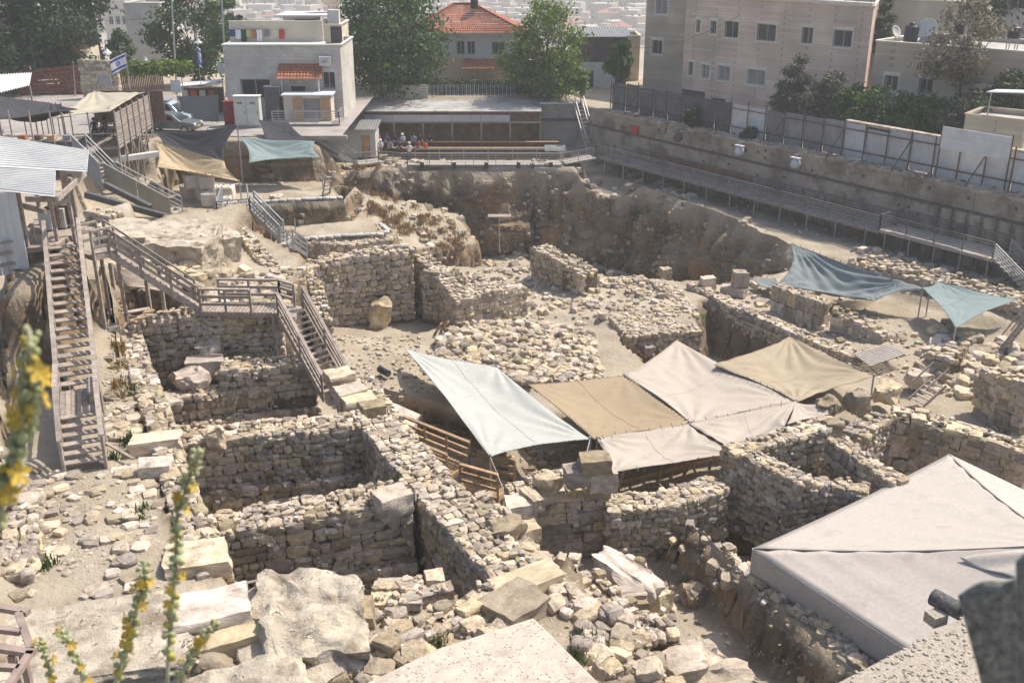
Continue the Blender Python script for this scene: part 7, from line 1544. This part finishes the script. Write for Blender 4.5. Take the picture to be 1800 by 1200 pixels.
# ---------------------------------------------------------------- weeds, dry grass
def weeds(name, spots, n, size, m, label):
    L = []
    for (px, py, z, r) in spots: p = P(px, py, z); p.z = H(p.x, p.y); L.append((p + V((0, 0, .1)), (r, r, .28)))
    o = cloud_obj(name, L, n, size, m, None, upright=True, aspect=5, shell=.0); tag(o, label, 'weeds', kind='stuff')
weeds('green_weeds', [(265, 668, 2, .9), (285, 680, 2, .7), (236, 690, 4.2, .6), (262, 705, 4.2, .5), (222, 772, 4.2, .5), (200, 800, 4.2, .4), (250, 905, 4.2, .4), (85, 1000, 4.2, .5), (830, 1080, 3.8, .5), (845, 1095, 3.8, .5), (1030, 1130, 3.6, .6), (1015, 1150, 3.6, .5), (770, 1125, 3.8, .5), (690, 1075, 3.7, .4), (1770, 520, -1, 1.0), (1720, 505, -1, .8), (1745, 515, -1, .8), (650, 1015, -.3, .6)], 2600, .22, LF_MID, 'low green weeds growing among the stones')
cl = [(rr.uniform(650, 810), rr.uniform(355, 440)) for _ in range(60)]
weeds('dry_grass', [(x, y, -1.5 - (y - 345) * .032, .9) for x, y in cl] + [(rr.uniform(590, 1010), 305, -.4, .8) for _ in range(26)] + [(1150 + 9 * i, 336 + 3.6 * i, -.7, .7) for i in range(24)] + [(rr.uniform(190, 215), rr.uniform(540, 700), 4.4, .5) for _ in range(12)], 9000, .34, LF_STRAW, 'dry brown grass tufts on the ledges of the earth cliffs')
weeds('cliff_scrub', [(rr.uniform(640, 1000), rr.uniform(330, 450), -3, .8) for _ in range(26)] + [(rr.uniform(1010, 1200), rr.uniform(380, 470), -4, 1.0) for _ in range(22)] + [(1195, 462, -1.5, 1.0), (1215, 470, -1.5, 1.0), (1250, 455, -1.5, .8)], 6000, .3, LF_OLIVE, 'grey green scrub clinging to the earth cliffs')
def tuft(label, px, py, Y, z, h, s, m, n): tree(label, Z4(px, Y, z), h, s, m, n, .3, .05, name='shrub', lobes=6, low=.02, seed=px)
p = wl(9, 3.2); tree('dark bush growing on top of the retaining wall', (p.x, p.y, 4.0), 1.9, 1.3, LF_DARK, 1400, .28, .05, name='shrub', lobes=6, low=.02, seed=77)
p = wl(15.5, 3.3); tree('small bush at the foot of the white fence sheets', (p.x, p.y, 4.0), 1.1, 1.0, LF_OLIVE, 800, .25, .04, name='shrub', lobes=5, low=.02, seed=78)
# small things lying about
t = thing('pipe_end', 'dark round pipe end sticking out of the earth mound', 'pipe', P(680, 655, -.2)); a = P(683, 657, -.1); g = MB(); g.tube(a, a + V((-.5, .5, .05)), .17, 14); g.build('barrel', TANK, t); g = MB(); g.tube(a + V((.004, -.004, 0)), a + V((-.05, .05, 0)), .14, 14); g.build('bore', DSTEEL, t)
g = MB(); g.path([P(382, 948, 3.9), P(398, 1020, 3.6), P(425, 1026, 3.8), P(470, 1016, 3.9), P(510, 1012, 4.0)], .035, 6); tag(g.build('hose', mat('pale_hose', (.45, .45, .38), .5)), 'pale hose drooping round the corner of the nearest room', 'hose')
g = MB(); g.path([P(730, 858, 3.7), P(731, 880, 3.4), P(733, 940, 1.5)], .03, 6); tag(g.build('drop_cable', mat('pale_cable', (.4, .4, .4))), 'grey cable hanging down the room corner', 'cable')
for i, (px, py, m, lb) in enumerate(((863, 862, TANK, 'black rubber bucket on the left behind the ashlar pier'), (876, 860, TANK, 'black rubber bucket with a yellow strap behind the ashlar pier'))):
    p = P(px, py, -1.3); p.z = H(p.x, p.y); t = thing('bucket', lb, 'bucket', p, 'rubber buckets'); g = MB(); g.lathe(p, [(.16, 0), (.2, .3), (.22, .32), (.18, .3)], 14); g.build('tub', m, t); g = MB(); g.path([p + V((-.2, 0, .3)), p + V((0, 0, .5)), p + V((.2, 0, .3))], .012, 5); g.build('handle', mat('yellow_strap', (.6, .42, .03)) if i else DSTEEL, t)
for i, (a, b, lb) in enumerate((((765, 586, -.6), (776, 568, .2), 'brown timber stake leaning by the shaded return wall'), ((775, 582, -.6), (788, 565, .2), 'second timber stake crossing beside the first'))): g = MB(); g.beam(P(*a), P(*b), .16, .06); tag(g.build('timber_stake', WOODY), lb, 'stake')
g = MB(); p = P(1005, 546, -.7); g.tube(p, p + V((0, 0, 1.25)), .025, 6); tag(g.build('survey_rod', DSTEEL), 'thin dark survey rod standing on the mound', 'rod')
t = thing('cliff_shelf', 'small plank shelf on a prop halfway down the far cliff', 'shelf', P(875, 382, -3.4)); p = P(878, 384, -3.6); g = MB(); g.box((p.x, p.y - .3, -3.3), (2.0, .9, .1)); g.build('plank', WOOD, t); g = MB(); g.beam((p.x, p.y - .6, -6.5), (p.x, p.y - .6, -3.35), .1, .1); g.build('prop', STEEL, t)
# overhead wires
for i, (a, b, lb) in enumerate(((Q(302, 20, 85), Q(720, 65, 105), 'overhead wire sagging past the laundry house'), (Q(1100, 85, 100), Q(1300, 28, 88), 'overhead wire crossing the apartment house front'), (Q(30, 10, 85), Q(302, 25, 85), 'overhead wire across the upper picture corner'))):
    g = MB(); g.path([a.lerp(b, k / 12) - V((0, 0, .8 * math.sin(math.pi * k / 12))) for k in range(13)], .018, 4); tag(g.build('overhead_wire', DSTEEL), lb, 'wire')
# ---------------------------------------------------------------- dusty air
g = MB(); g.box((0, 640, -44), (2600, 1400, 131))
hz = g.build('haze', mat('haze_air', (.8, .8, .8))); tag(hz, kind='stuff')
hm = bpy.data.materials.new('dusty_air'); hm.use_nodes = True; hm.node_tree.nodes.clear(); _o = hm.node_tree.nodes.new('ShaderNodeOutputMaterial'); _v = hm.node_tree.nodes.new('ShaderNodeVolumePrincipled'); _v.inputs['Density'].default_value = 0.0007; _v.inputs['Color'].default_value = (.90, .93, .97, 1); _v.inputs['Anisotropy'].default_value = .3
hm.node_tree.links.new(_v.outputs[0], _o.inputs['Volume']); hz.data.materials.clear(); hz.data.materials.append(hm)
